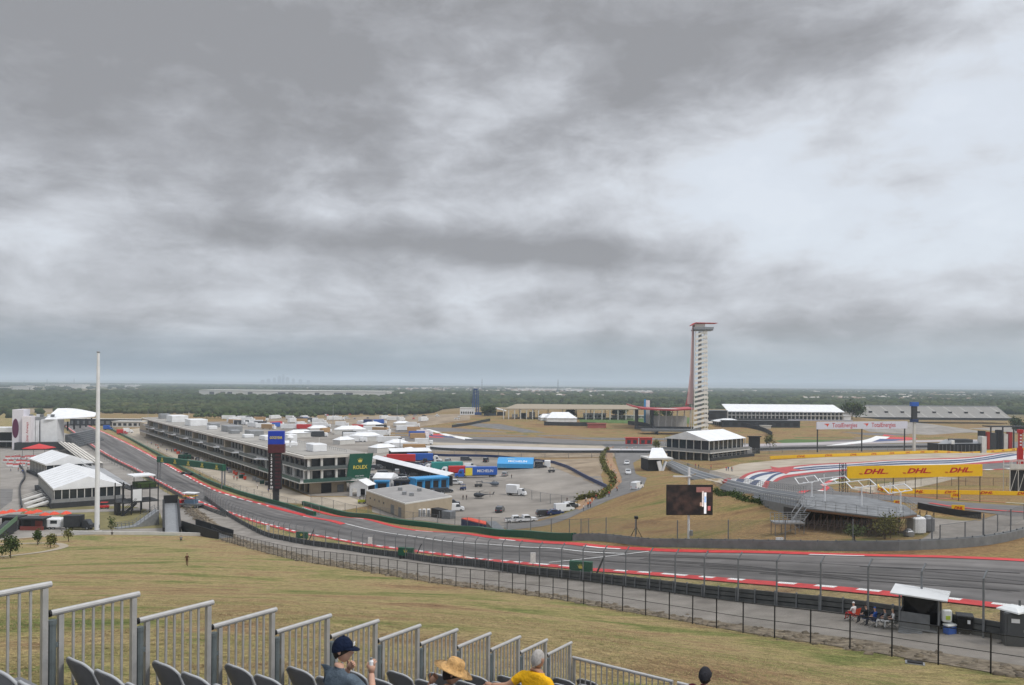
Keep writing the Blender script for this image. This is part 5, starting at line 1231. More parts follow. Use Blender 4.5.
solid_barrier('black_slope_wall','black fabric wall running down the brown mound right of the tower', wpath([(706,424),(735,425.5),(752,428.5),(765,432),(772,436)],5), 3.0, 0.5, P_dark)
solid_barrier('black_slope_wall','black fabric wall stepping down the brown mound left of the tower', wpath([(628,424.5),(645,426.5),(652,430),(658,435)],5), 3.0, 0.5, P_dark)
lowblock('dark_terrace_front','long dark terrace front below the white roofed hospitality building',722,800,427,420.5,610,4,P_dark,cat='terrace',roof=P_steel,win=9,winm=P_black)
lowblock('white_sign_block','small white block sign on the mound beneath the white terrace',761,771,428.5,425.6,None,3,P_offwhite,cat='sign')
lowblock('white_sheds','white low roofs between the terrace and the grey grandstand',844,851,419,415.5,700,8,P_white,cat='building')
lowblock('dark_video_board','back of a black video board standing right of the two storey marquee',749,760,448,437,400,0.8,P_black,cat='video screen')
def big_stand():
    D = 800.; p = AT(854,421,D); g = h1(p.x,p.y); s = D/F; z = lambda v: Zr(p,v)-g; X = lambda u: (u-854)*s
    r = thing('grandstand','very long grey open grandstand with pale diagonal aisles at far right','grandstand',(p.x,p.y,g))
    L0, L1 = 0, X(1014); zb, zt = z(419.3), z(407.0)+0.6; dep = 28; n = 16; b = MB()
    for k in range(n):
        b.box(L0+ (n-1-k)*0.15,dep*k/n,0,L1,dep*(k+1)/n-0.01,zb+(zt-zb)*(k+0.6)/n)
    P_gs = paint('grandstand_grey',(0.42,0.41,0.39),0.7,var=0.08); b.build('seat_bank',P_gs,r)
    for k in range(10):
        u = 862+k*16.2; x = X(u); c = MB()
        for j in range(n): c.box(x+j*(-0.35)+dep*0.1,dep*j/n-0.03,zb+(zt-zb)*(j+0.6)/n-0.4,x+j*(-0.35)+dep*0.1+1.9,dep*(j+1)/n-0.02,zb+(zt-zb)*(j+0.6)/n+0.12)
        c.build('aisle',P_offwhite,r)
        MB().box(x-2.8,dep*0.45,zb+(zt-zb)*0.5,x-0.2,dep*0.55,zb+(zt-zb)*0.62).build('vomitory',P_black,r)
    MB().box(L0,-1.5,0,L1,-0.02,zb).build('front_wall',P_dark,r)
    MB().box(L0,dep,0,L1,dep+0.5,zt+1.0).build('back_rail',P_galv,r)
big_stand()
# ---- two storey marquee above the esses
def two_storey():
    p = G(710.5,463.5); p = Vector((85.0,340.0,h1(85,340))); rz = math.radians(45); g = p.z
    r = thing('two_storey_marquee','two storey white peaked marquee with balconies above the start of the esses','marquee',p,rz)
    Lx, Ly = 31.0, 22.5; ez, rdg, fl = 12.9-g, 16.5-g, 8.0-g; o = 0.6
    vs = [(-o,-o,ez),(Lx+o,-o,ez),(Lx+o,Ly+o,ez),(-o,Ly+o,ez),(-o,Ly/2,rdg),(Lx,Ly/2,rdg)]
    MB().add(vs,[(0,1,5,4),(2,3,4,5),(1,2,5),(3,0,4),(3,2,1,0)]).build('roof',P_white,r)
    MB().box(0.6,0.6,fl+0.02,Lx-0.6,Ly-0.6,ez-0.02).build('upper_glazing',P_glass,r)
    MB().box(0.8,0.8,-1,Lx-0.8,Ly-0.8,fl-0.4).build('lower_glazing',P_glass,r)
    MB().box(-1.8,-1.8,fl-0.4,Lx+1.5,Ly+1,fl).build('floor_slab',P_offwhite,r)
    b = MB()
    for zz in (fl+0.55,fl+1.1): b.bar((-1.7,-1.7,zz),(Lx+1.4,-1.7,zz),0.1); b.bar((-1.7,-1.7,zz),(-1.7,Ly+.9,zz),0.1)
    b.box(-1.72,-1.72,fl,Lx+1.4,-1.66,fl+1.05); b.box(-1.72,-1.65,fl,-1.66,Ly+.9,fl+1.05); b.build('balcony_railing',P_galv,r)
    for i in range(9): x = Lx*i/8; MB().box(x-0.15,-0.2,-1,x+0.15,0.3,fl-0.41).build('column',P_offwhite,r); MB().box(x-0.12,-0.2,fl+.003,x+0.12,0.1,ez-0.01).build('column',P_offwhite,r)
    for i in range(1,7): y = Ly*i/6; MB().box(-0.2,y-0.15,-1,0.3,y+0.15,fl-0.41).build('column',P_offwhite,r); MB().box(-0.2,y-0.12,fl+.003,0.1,y+0.12,ez-0.01).build('column',P_offwhite,r)
    MB().box(-3,-3.2,-1.5,Lx+3,-2.2,1.4).build('skirting',P_dark,r)
    b = MB()
    for k in range(26): b.bar((-3+k*1.45,-3.3,1.4),(-3+k*1.45,-3.3,2.5),0.1)
    b.bar((-3,-3.3,2.5),(Lx+3,-3.3,2.5),0.1); b.build('ground_railing',P_galv,r)
    MB().bbox((Lx+3.5,2.5,1.9),(5,6,3.6),0.15).build('annex',P_galv,r)
    # white awning annex on the left
    q = G(655,471); s = q.y/F; z = lambda v: Zr(q,v)-q.z
    r = thing('entrance_canopy','white sloping entrance canopy on a dark block left of the two storey marquee','canopy',q,0.15)
    MB().box(-7*s,0,0,7*s,9,z(459.5)).build('dark_block',P_black,r)
    MB().box(-7.5*s,-1,z(459.4),18*s,9,z(457.8)).build('fascia',P_offwhite,r)
    MB().add([(-7*s,-0.5,z(457.7)),(13*s,-0.5,z(457.7)),(19*s,12,z(450.5)),(7*s,12,z(450.5)),(-7*s,-0.5,z(458)),(13*s,-0.5,z(458)),(19*s,12,z(451)),(7*s,12,z(451))],[(0,1,2,3),(7,6,5,4),(0,4,5,1),(1,5,6,2),(2,6,7,3),(3,7,4,0)]).build('roof',P_white,r)
    MB().bar((6*s,-0.6,-0.5),(3*s,-0.6,z(461)),1.5,0.6).build('slanted_support',P_white,r); MB().bar((6.5*s,-0.6,-0.5),(10.5*s,-0.6,z(461)),1.5,0.6).build('slanted_support',P_white,r)
two_storey()
# ---- stepped walkway and the scaffold platform
def walkway():
    lo = [(664,463),(690,478),(722,489),(760,499),(800,507.5)]; up = [(672,460.5),(700,470.5),(730,479.5),(766,488.5),(806,492)]
    def at(px,Y0,Y1):
        out = []
        for i,(u,v) in enumerate(px):
            Y = Y0+(Y1-Y0)*i/(len(px)-1); r_ = ray(u,v); t = -Y/r_[2]; out.append((r_[0]*t,t,EYE-Y))
        return out
    A = np.array([tuple(GL(u,v,l)) for (u,v),l in zip(lo,(0.3,0.3,0.3,0.6,2.4))]); Bq = np.array([tuple(GL(u,v,l)) for (u,v),l in zip(up,(0.3,0.3,0.3,0.6,2.4))])
    for Q, (u,v) in ((A,(799,507)),(Bq,(806,494))):
        r_ = ray(u,v); t = -15.75/r_[2]; Q[-1] = (r_[0]*t,t,EYE-15.75)
    r = thing('spectator_walkway','long grey railed spectator deck stepping down the bank to the scaffold platform','walkway',(0,0,0))
    for i in range(len(A)-1):
        b = MB(); q = [A[i],A[i+1],Bq[i+1],Bq[i]]; b.add([tuple(p) for p in q]+[(p[0],p[1],p[2]-0.35) for p in q],[(0,1,2,3),(7,6,5,4),(0,4,5,1),(1,5,6,2),(2,6,7,3),(3,7,4,0)]); b.build('deck',P_steel,r)
        for f in (0.25,0.5,0.75):
            c0 = Vector(A[i]).lerp(Vector(Bq[i]),f); c1 = Vector(A[i+1]).lerp(Vector(Bq[i+1]),f); MB().bar(c0+Vector((0,0,0.38+0.25*f)),c1+Vector((0,0,0.38+0.25*f)),0.28,0.06).build('bench',P_alu,r)
    for nm, P in (('railing',A),('railing',Bq)):
        b = MB()
        for i in range(len(P)-1):
            p0, p1 = Vector(P[i]), Vector(P[i+1]); n = max(2,int((p1-p0).length/1.8))
            for zz in (0.45,0.8,1.15): b.bar(p0+Vector((0,0,zz)),p1+Vector((0,0,zz)),0.06)
            for k in range(n+1):
                c = p0.lerp(p1,k/n); b.bar(c,c+Vector((0,0,1.15)),0.07)
        b.build(nm,P_galv,r)
    # skirt of steel sheets on the downhill side, with dark openings
    for i in range(len(A)-1):
        p0, p1 = Vector(A[i]), Vector(A[i+1]); n = 3
        for k in range(n):
            a, c = p0.lerp(p1,k/n), p0.lerp(p1,(k+1)/n)
            ga, gc = h1(a.x,a.y), h1(c.x,c.y)
            ga, gc = min(ga,a.z-0.45)-0.1, min(gc,c.z-0.45)-0.1
            MB().add([(a.x,a.y,a.z-0.36),(c.x,c.y,c.z-0.36),(c.x,c.y,gc),(a.x,a.y,ga),(a.x+0.1,a.y+0.1,a.z-0.36),(c.x+0.1,c.y+0.1,c.z-0.36),(c.x+0.1,c.y+0.1,gc),(a.x+0.1,a.y+0.1,ga)],[(0,1,2,3),(7,6,5,4),(0,4,5,1),(1,5,6,2),(2,6,7,3),(3,7,4,0)]).build('skirt_panel',P_steel if k%3!=2 else P_black,r)
walkway()
def platform():
    Y = 15.7; zf = EYE-Y
    def at(u,v):
        r_ = ray(u,v); t = -Y/r_[2]; return Vector((r_[0]*t,t,zf))
    pts = [at(797,501),at(806,508),at(889,517.5),at(917,513.5),at(905,505),at(860,496),at(806,493)]
    r = thing('scaffold_platform','raised grey spectator platform on brown scaffolding beyond the race track','platform',(pts[1].x,pts[1].y,zf-5))
    O = Vector((pts[1].x,pts[1].y,zf-5)); L = [p-O for p in pts]
    MB().prism([(p.x,p.y) for p in L],4.85,5.0).build('deck',paint('weathered_deck',(0.17,0.175,0.18),0.6,var=0.35,scale=0.9),r)
    MB().prism([(p.x*1.0,p.y) for p in L],4.62,4.847).build('timber_edge',paint('rusty_timber',(0.16,0.09,0.05),0.8),r)
    b = MB(); n = len(L)
    for i in range(n):
        if i == n-1: continue
        a, c = L[i], L[(i+1)%n]; m = max(2,int((c-a).length/1.2))
        for zz in (0.4,0.75,1.1): b.bar((a.x,a.y,5+zz),(c.x,c.y,5+zz),0.035)
        for k in range(m+1): q = a.lerp(c,k/m); b.bar((q.x,q.y,5),(q.x,q.y,6.1),0.04)
    b.build('railing',P_galv,r)
    # scaffold under the deck
    P_rust = paint('rusty_scaffold',(0.13,0.085,0.06),0.7,metal=0.3); 
    f0, f1 = L[1], L[2]; bx = (L[5]-L[1])
    rnd = random.Random(2)
    for j in range(4):
        d = Vector((bx.x*0.1,1,0))*(j*2.6+0.3); nn = 12; mb = MB()
        for i in range(nn+1):
            q = f0.lerp(f1,i/nn)+d; w = O+q; g = h1(w.x,w.y)-O.z; mb.bar((q.x,q.y,g-0.2),(q.x,q.y,4.45),0.07)
            if i < nn:
                q2 = f0.lerp(f1,(i+1)/nn)+d; mb.bar((q.x,q.y,g+0.2),(q2.x,q2.y,4.3),0.045); mb.bar((q.x,q.y,3.1),(q2.x,q2.y,3.1),0.045); mb.bar((q.x,q.y,1.6),(q2.x,q2.y,1.6),0.045)
        mb.build('scaffold_frame',P_rust if j<2 else P_dark,r)
    # lower landing with stairs on the left
    q = G(786,541); w = at(776,523)
    s = 100/F; p = Vector((AT(778,523,99).x,99,0)); g = h1(p.x,p.y); zz = Zr(p,522.5)
    r = thing('scaffold_stairs','small railed scaffold landing and stairs left of the raised spectator platform','stairs',(p.x,p.y,g)); zl = zz-g
    MB().box(-0.4,0,zl-0.2,3.4,1.8,zl).build('landing',P_galv,r)
    b = MB()
    for y in (0,1.75):
        for t in (0.5,1.0): b.bar((-0.4,y,zl+t),(3.4,y,zl+t),0.05)
        for k in range(8): b.bar((-0.4+k*0.54,y,zl),(-0.4+k*0.54,y,zl+1.0),0.05)
    b.build('railing',P_galv,r)
    b = MB()
    for k in range(9): b.box(2.4+k*0.22,1.9+k*0.12,zl+k*0.21,3.9+k*0.22,2.3+k*0.12,zl+k*0.21+0.05)
    b.bar((2.4,1.9,zl-0.1),(4.3,3.0,zl+1.9),0.12); b.bar((3.9,1.9,zl-0.1),(5.9,3.0,zl+1.9),0.12); b.bar((2.4,1.9,zl+1.0),(4.3,3.0,zl+3.0),0.06); b.bar((3.9,1.9,zl+1.0),(5.9,3.0,zl+3.0),0.06)
    b.build('stair_flight',P_galv,r)
    b = MB()
    for x in (-0.3,1.0,2.2,3.3):
        for y in (0.1,1.7): b.bar((x,y,-0.3),(x,y,zl-0.2),0.07)
    b.bar((-0.3,0.1,0),(3.3,0.1,zl-0.3),0.05); b.build('scaffold_frame',P_steel,r)
    # white canopy frames standing on the platform
    defs = [(811.7,497,-14,6),(824.8,502,-2,24),(861.6,506.5,-11,13),(900.5,512.5,-13,10)]
    lab = ['white empty canopy frame at the far left of the scaffold platform','white empty canopy frame second from the left on the scaffold platform','white empty canopy frame in the middle of the scaffold platform','white empty canopy frame at the right end of the scaffold platform']
    for i,(u,v,a,c) in enumerate(defs):
        p = at(u,v); s = p.y/F; h = 2.5 if i>0 else 2.0
        r = thing('canopy_frame',lab[i],'canopy frame',p)
        MB().tube([(0,0,0),(0,0,h)],0.09,8).build('post',P_white,r); MB().box(-0.3,-0.3,0,0.3,0.3,0.06).build('base_plate',P_galv,r)
        x0, x1 = a*s, c*s; q = [(x0,-0.4,h-0.1),(x1,-0.4,h+0.35),(x1+0.5,2.6,h+0.75),(x0+0.5,2.6,h+0.35)]
        b = MB()
        for k in range(4): b.bar(q[k],q[(k+1)%4],0.10)
        b.bar(((x0+x1)/2,-0.4,h+0.12),((x0+x1)/2+.5,2.6,h+0.55),0.06); b.bar((0,0,h),(x0*0.6,0.2,h+0.05),0.08); b.bar((0,0,h),(x1*0.6,0.2,h+0.25),0.08)
        if i == 1 or i == 3: b.bar((x0*0.9,-0.3,h-0.1),(x0*0.9,-0.3,h+1.3),0.07)
        b.build('frame',P_white,r)
platform()
def tank(u,v,w,h,label,m,name='water_tank'):
    p = G(u,v); r = thing(name,label,'tank',p,0.1)
    MB().bbox((0,0,h/2),(w,w,h*0.94),0.18).build('tank_body',m,r)
    MB().lathe((0,0,h*0.97),[(w*0.3,0),(w*0.3,0.12),(w*0.2,0.2)],12).build('lid',P_galv,r)
    MB().box(-w*0.25,-w/2-0.03,h*0.1,w*0.25,-w/2-0.003,h*0.85).build('door',m,r)
tank(916.3,533.5,1.7,2.2,'white upright cabin beside the right end of the scaffold platform',P_white,'utility_cabin')
tank(928,532,1.25,2.0,'dark grey upright cabin right of the white cabin by the platform',P_steel,'utility_cabin')
tank(908.5,536.5,1.1,0.8,'small grey box in front of the white cabin by the platform',P_galv,'equipment_box')
solid_barrier('black_screen_wall','low black mesh screen between the platform and the lower esses track', wpath([(918,508.5),(940,513),(965,517),(981,519)],1.5), 0.9, 0.15, P_dark, cat='wall')
fence('infield_fence','fine black mesh fence below the big yellow billboard', wpath([(868,487.5),(900,486),(950,486),(1060,487)],3), 2.2, 4.0, P_dark, P_wire2, thick=0.07)
fence('right_gate_fence','tall grey mesh fence along the access road at the far right', wpath([(940,545),(966,541),(985,536.5),(1005,529),(1024,520)],2), 2.2, 5.0, P_steel, P_wire2, thick=0.1)
# curved dark pavilion and stage truss at far right
def right_bits():
    D = 430; p = AT(940,449,D); g = h1(p.x,p.y); s = D/F; z = lambda v: Zr(p,v)-g; X = lambda u: (u-940)*s
    r = thing('curved_pavilion','low black curved pavilion with a pale stepped roof above the yellow fence','building',(p.x,p.y,g))
    MB().box(X(937),0,0,X(985),10,z(444)).build('wall',P_black,r)
    MB().add([(X(937),-0.3,z(444)+.01),(X(985),-0.3,z(443)),(X(980),10,z(440.5)),(X(955),10,z(440.5))],[(0,1,2,3)]).build('roof',P_galv,r)
    MB().box(X(981),-1,0,X(985.5),3,z(436)).build('end_panel',P_offwhite,r); MB().box(X(957),2,z(443),X(975),9,z(439.5)).build('upper_deck',P_dark,r); MB().box(X(951),-0.5,z(444),X(954),2,z(440)).build('white_box',P_white,r)
    for i in range(12): MB().box(X(938.5+i*3.8),-0.25,0.3,X(938.9+i*3.8),-0.02,z(444.6)).build('fin',P_steel,r)
    p = AT(982,441,470); g = h1(p.x,p.y); s = 470/F; z = lambda v: Zr(p,v)-g; X = lambda u: (u-982)*s
    r = thing('stage_truss','black open truss roof over a cluttered dark stage at the far right','stage',(p.x,p.y,g))
    b = MB(); b.box(X(990),0,z(427),X(1030),8,z(426)); b.build('roof_truss',P_dark,r)
    for u in (991,1003,1014,1026): MB().box(X(u)-0.3,0,0,X(u)+0.3,0.6,z(427)).build('post',P_dark,r)
    for i,(u,w,v,m) in enumerate([(984,5,431,P_black),(990,3,432,P_orange),(995,5,433,P_dark),(1001,4,430,P_black),(1007,4,434,P_offwhite),(1012,3,432,P_red)]): MB().box(X(u-w/2),1,0,X(u+w/2),4,z(v)).build('equipment_case',m,r)
    p = AT(1010,475,190); g = h1(p.x,p.y); s = 190/F; z = lambda v: Zr(p,v)-g
    r = thing('camera_scaffold','pale scaffold camera stand at the right edge beneath the red column','scaffold',(p.x,p.y,g))
    b = MB()
    for x in (0,2,4,6):
        for y in (0,2.5): b.bar((x,y,-0.5),(x,y,z(461)),0.12)
    for zz in (z(461),z(466)): b.bar((0,0,zz),(6,0,zz),0.12); b.bar((0,2.5,zz),(6,2.5,zz),0.12)
    b.bar((0,0,0),(2,0,z(466)),0.09); b.bar((2,0,0),(4,0,z(466)),0.09); b.build('frame',P_offwhite,r)
    MB().box(0,0,z(470),6,2.5,z(469)).build('deck',P_offwhite,r); MB().box(0.1,-0.1,z(469),5.9,-0.04,z(464)).build('side_sheet',P_offwhite,r)
    MB().box(1.5,0.4,-0.4,5.8,2.2,z(471)).build('dark_base',P_dark,r)
right_bits()
# ================================================================== vehicles
def wheel(parent, x, y, r_, w, name='wheel'):
    b = MB(); n = 12
    b.tube([(x,y-w/2,r_),(x,y+w/2,r_)],r_,n); o = b.build(name,P_rubber,parent)
    c = MB(); c.tube([(x,y-w/2-0.01,r_),(x,y+w/2+0.01,r_)],r_*0.55,8); c.build('rim',P_galv,o); return o
CARP = {}
def car_proto(kind, m):
    """x forward, length L"""
    L, Wd, Hh = {'suv':(4.8,1.95,1.75),'sedan':(4.6,1.85,1.42),'pickup':(5.6,2.0,1.85),'van':(5.4,2.0,2.2)}[kind]
    prof = {'suv':[(-2.4,.35),(-2.4,1.0),(-2.25,1.1),(-2.0,1.7),(0.5,1.75),(1.15,1.12),(2.25,0.98),(2.4,0.75),(2.4,.35)],
            'sedan':[(-2.3,.3),(-2.3,.85),(-1.75,.95),(-1.1,1.38),(0.3,1.42),(1.05,.95),(2.15,.82),(2.3,.6),(2.3,.3)],
            'pickup':[(-2.8,.5),(-2.8,1.15),(-1.0,1.15),(-0.85,1.8),(0.7,1.85),(1.3,1.2),(2.65,1.08),(2.8,.8),(2.8,.5)],
            'van':[(-2.7,.35),(-2.7,2.1),(-2.6,2.2),(1.1,2.2),(1.75,1.35),(2.6,1.1),(2.7,.8),(2.7,.35)]}[kind]
    return L, Wd, Hh, prof
def car(kind, m, label, p, rz, name=None, group=None):
    L, Wd, Hh, prof = car_proto(kind, m); r = thing(name or {'suv':'parked_car','sedan':'parked_car','pickup':'pickup_truck','van':'van'}[kind],label,{'suv':'car','sedan':'car','pickup':'pickup','van':'van'}[kind],p,rz,group)
    b = MB(); b.xprism(prof,-Wd/2,Wd/2)
    # tumblehome: pull the upper part in
    b.v = [(x,y*(1-0.16*max(0,z-1.05)),z) for x,y,z in b.v]; b.build('body',m,r)
    g = MB(); w = Wd/2
    zs = Hh-0.12; zb = {'suv':1.12,'sedan':.97,'pickup':1.2,'van':1.35}[kind]
    xs = {'suv':(-1.9,0.55),'sedan':(-1.15,0.35),'pickup':(-0.75,0.75),'van':(0.2,1.2)}[kind]
    for s in (-1,1):
        yy = s*(w*(1-0.16*max(0,zb-1.05))+0.008); yt = s*(w*(1-0.16*(zs-1.05 if zs>1.05 else 0))+0.008)
        q = [(xs[0],yy,zb),(xs[1]+0.35,yy,zb),(xs[1],yt,zs),(xs[0]+0.15,yt,zs)]; g.add(q,[(0,1,2,3) if s<0 else (3,2,1,0)])
    g.build('side_window',P_glass,r)
    g = MB(); k = {'suv':((1.13,1.14),(0.53,1.73)),'sedan':((1.03,.97),(0.32,1.40)),'pickup':((1.28,1.22),(0.72,1.83)),'van':((1.73,1.37),(1.13,2.17))}[kind]
    g.add([(k[0][0]+.03,-w*.86,k[0][1]),(k[0][0]+.03,w*.86,k[0][1]),(k[1][0]+.03,w*.8,k[1][1]),(k[1][0]+.03,-w*.8,k[1][1])],[(0,1,2,3)]); g.build('windscreen',P_glass,r)
    if kind in ('suv','sedan'):
        g = MB(); x0, z0, x1, z1 = (-2.26,1.13,-2.05,1.62) if kind=='suv' else (-1.72,.98,-1.15,1.34)
        g.add([(x0-.02,-w*.8,z0),(x0-.02,w*.8,z0),(x1-.02,w*.74,z1),(x1-.02,-w*.74,z1)],[(3,2,1,0)]); g.build('rear_window',P_glass,r)
    if kind == 'pickup': MB().box(-2.7,-w+0.12,1.152,-1.05,w-0.12,1.165).build('load_bed',P_dark,r)
    for x in (-L*0.30,L*0.31):
        for s in (-1,1): wheel(r,x,s*(Wd/2-0.1),0.36,0.24)
    for s in (-1,1): MB().box(L/2-0.02,s*w*0.7-0.2,0.72,L/2+0.02,s*w*0.7+0.2,0.88).build('headlight',P_white,r); MB().box(-L/2-0.02,s*w*0.75-0.12,0.75,-L/2+0.02,s*w*0.75+0.12,0.98).build('tail_light',P_red,r)
    return r
P_cw = paint('car_white',(0.70,0.71,0.72),0.25,var=0.03,coat=0.5); P_cd = paint('car_dark',(0.03,0.033,0.04),0.25,var=0.1,coat=0.5); P_cn = paint('car_navy',(0.02,0.04,0.12),0.25,var=0.1,coat=0.5); P_cs = paint('car_silver',(0.35,0.36,0.37),0.3,metal=0.5,var=0.05)
def pl(u, v): return G(u,v)
car('pickup',P_cw,'white pickup parked furthest left of the row by the paddock edge',pl(515.5,522.5),0.15)
car('pickup',P_cw,'white pickup parked second from the left by the paddock edge',pl(526,522),0.25)
car('suv',P_cd,'black car parked between the white pickups and a navy car',pl(545,516),0.2)
car('sedan',P_cn,'navy car parked beside the white van at the paddock edge',pl(555,514.5),0.2)
car('van',P_cw,'white van parked at the end of the row near the lot fence',pl(564,511.5),0.35)
car('suv',P_cw,'white suv parked behind the white van near the people',pl(571,508),0.5)
car('suv',P_cw,'white suv driving down the curving road, the farther one',pl(627,464.5),math.radians(-100))
car('suv',P_cw,'white suv driving down the curving road, the nearer one',pl(628,474),math.radians(-95))
car('van',P_cw,'white van at the foot of the road, half hidden by the bank',pl(637,489),math.radians(60))
car('pickup',P_cw,'white pickup parked in front of the blue yellow lorry',pl(455,484.5),-0.1)
car('suv',P_cd,'black suv parked left of two by the sky blue tent row',pl(437,493),0.1)
car('suv',P_cd,'black suv parked right of two by the sky blue tent row',pl(446,492.5),0.2)
car('pickup',P_cw,'white work truck parked beside the small tan building',pl(478,478.8),0.2) if False else None
def lorry(label, p, rz, L, mc, mt, cabside=-1, txt=None, front=None, name='lorry', group=None, H=3.6):
    """box trailer along x; cab at the cabside end; local -y faces the viewer"""
    r = thing(name,label,'lorry',p,rz,group); Wd = 2.5
    MB().bbox((0,0,1.1+H/2-0.2),(L,Wd,H-0.5),0.08).build('trailer',mt,r)
    if front: MB().box(-L/2-0.0,-Wd/2-0.025,1.0,-L/2+L*0.22,-Wd/2-0.003,H+0.4).build('side_panel',front,r)
    MB().box(-L/2+0.3,-0.5,0.75,L/2-0.3,0.5,0.99).build('chassis',P_black,r)
    s = cabside; x0 = s*(L/2+0.5); prof = [(0,0.5),(0,3.3),(1.4,3.3),(2.0,2.6),(2.3,1.7),(3.4,1.5),(3.6,0.5)]
    b = MB(); b.xprism([(x0+s*a,c) for a,c in prof],-1.2,1.2); b.build('cab',mc,r)
    g = MB(); g.add([(x0+s*1.5,-1.0,3.2),(x0+s*1.5,1.0,3.2),(x0+s*2.27,1.0,1.85),(x0+s*2.27,-1.0,1.85)],[(0,1,2,3)]); g.build('windscreen',P_glass,r)
    MB().box(min(x0+s*0.9,x0+s*1.8),-1.22,1.8,max(x0+s*0.9,x0+s*1.8),-1.203,2.6).build('side_window',P_glass,r)
    for x in (-s*(L/2-1.2),-s*(L/2-2.5),x0-s*0.4,x0+s*2.7):
        for y in (-1.1,1.1): wheel(r,x,y,0.5,0.3)
    if txt: text_mesh('lettering',txt,1.5,P_white,r,(L*0.12,-Wd/2-0.03,1.1+H/2-0.2),0,width=L*0.5,heavy=0.02)
    return r
P_wheat = paint('trailer_yellow',(0.72,0.60,0.05),0.45); P_teal = paint('teal_paint',(0.03,0.26,0.24),0.5)
lorry('blue lorry with a yellow panel and white MICHELIN lettering in the paddock',pl(481,477.5),math.radians(8),12.5,P_blue,P_blue,-1,'MICHELIN',P_wheat)
def hosp():
    p = pl(515,469.5); s = p.y/F; r = thing('hospitality_unit','long sky blue MICHELIN hospitality unit with a sloping roof at the paddock edge','hospitality unit',p,math.radians(-4)); Wd = 36*s
    MB().yprism([(0,0.6),(0,2.4),(3.5,4.2),(9,4.4),(9,0.6)],-Wd/2,Wd/2).build('body',P_sky,r)
    MB().add([(-Wd/2+0.5,-0.02,0.9),(-Wd/2+4.0,-0.02,0.9),(-Wd/2+7.5,3.46,4.22),(-Wd/2+4.2,3.46,4.22)],[(0,1,2,3)]).build('yellow_stripe',P_wheat,r)
    t = text_mesh('lettering','MICHELIN',1.9,P_white,r,(1.0,1.7,3.32),0,width=Wd*0.52,heavy=0.02); t.rotation_euler = (math.radians(-61),0,0)
    MB().bbox((Wd/2+2.3,4,1.9),(3.6,2.6,3.0),0.2).build('cab',P_cd,r); MB().bbox((Wd/2+6.0,4,2.0),(2.6,2.6,3.4),0.15).build('end_unit',P_white,r)
    MB().box(-Wd/2+0.3,0.2,0,Wd/2-0.3,8.5,0.59).build('skirt',P_black,r)
    for x in (-Wd/2+3,Wd/2-3,Wd/2+2.5): wheel(r,x,1.0,0.5,0.4)
hosp()
lorry('white topped transporter with a teal side parked behind the blue yellow lorry',pl(447,472),math.radians(10),13,P_white,P_teal,-1)
lorry('red transporter parked right behind the cab of the blue yellow lorry',pl(457,475),math.radians(10),7,P_white,P_red,-1,H=3.0)
lorry('red and blue transporter parked in the middle of the paddock',pl(401,463.5),math.radians(4),13,P_red,P_red,-1)
lorry('dark blue transporter parked nose to tail behind the red one',pl(420,462.5),math.radians(4),12,P_white,P_blue,1)
def awning(label, a, b, h, depth, m, cat='awning'):
    p, rz, L = frame2(a,b); r = thing('awning',label,cat,p,rz)
    MB().yprism([(0,h),(depth,h+1.0),(depth,h+1.15),(0,h+0.15)],0,L).build('roof',m,r)
    for i in range(7):
        x = L*i/6; MB().box(max(0,x-0.1),0.1,0,max(0.2,x+0.1),0.3,h).build('post',P_dark,r)
    MB().box(0.3,depth-0.5,0,L-0.3,depth-0.2,h-0.1).build('back_wall',P_dark,r)
    return r
awning('white roofed garage awning above the red and blue transporters',(391,461),(432,460),4.2,8,P_white)
awning('long white awning strip running diagonally across the middle of the paddock',(370,466),(446,486.5),3.6,3.0,P_white)
marquee('paddock_tent','white paddock tent with a sky blue front beside the green end panel',(373,488),(391,488.3),10,478,472.5,cat='tent',sides='white',bays=3)
def shop(label, a, b, h, d, m, mf=None, n=4):
    p, rz, L = frame2(a,b); r = thing('paddock_unit',label,'hospitality unit',p,rz)
    MB().box(0,0.3,0,L,d,h).build('body',m,r); MB().box(-0.2,-0.6,h+0.003,L+0.2,d+0.2,h+0.5).build('roof',mf or m,r)
    for k in range(n): x = L*(k+0.5)/n; MB().box(x-L/n*0.3,0.12,0,x+L/n*0.3,0.297,h*0.8).build('opening',P_black,r)
    for k in range(n+1): x = L*k/n; MB().box(max(0,x-0.12),-0.5,0,max(0.24,x+0.12),-0.3,h).build('post',mf or m,r)
    return r
shop('sky blue paddock unit with four dark openings behind the small tan building',(415.5,490.5),(448,488),3.6,5,P_sky)
shop('navy paddock unit between the white tent and the sky blue unit',(394,488.5),(414,489),2.6,4,P_navy,P_dark,3)
r = shop('sky blue screen wall in front of the white paddock tent',(375,490.5),(389,490.5),3.0,0.8,P_sky,P_sky,1)
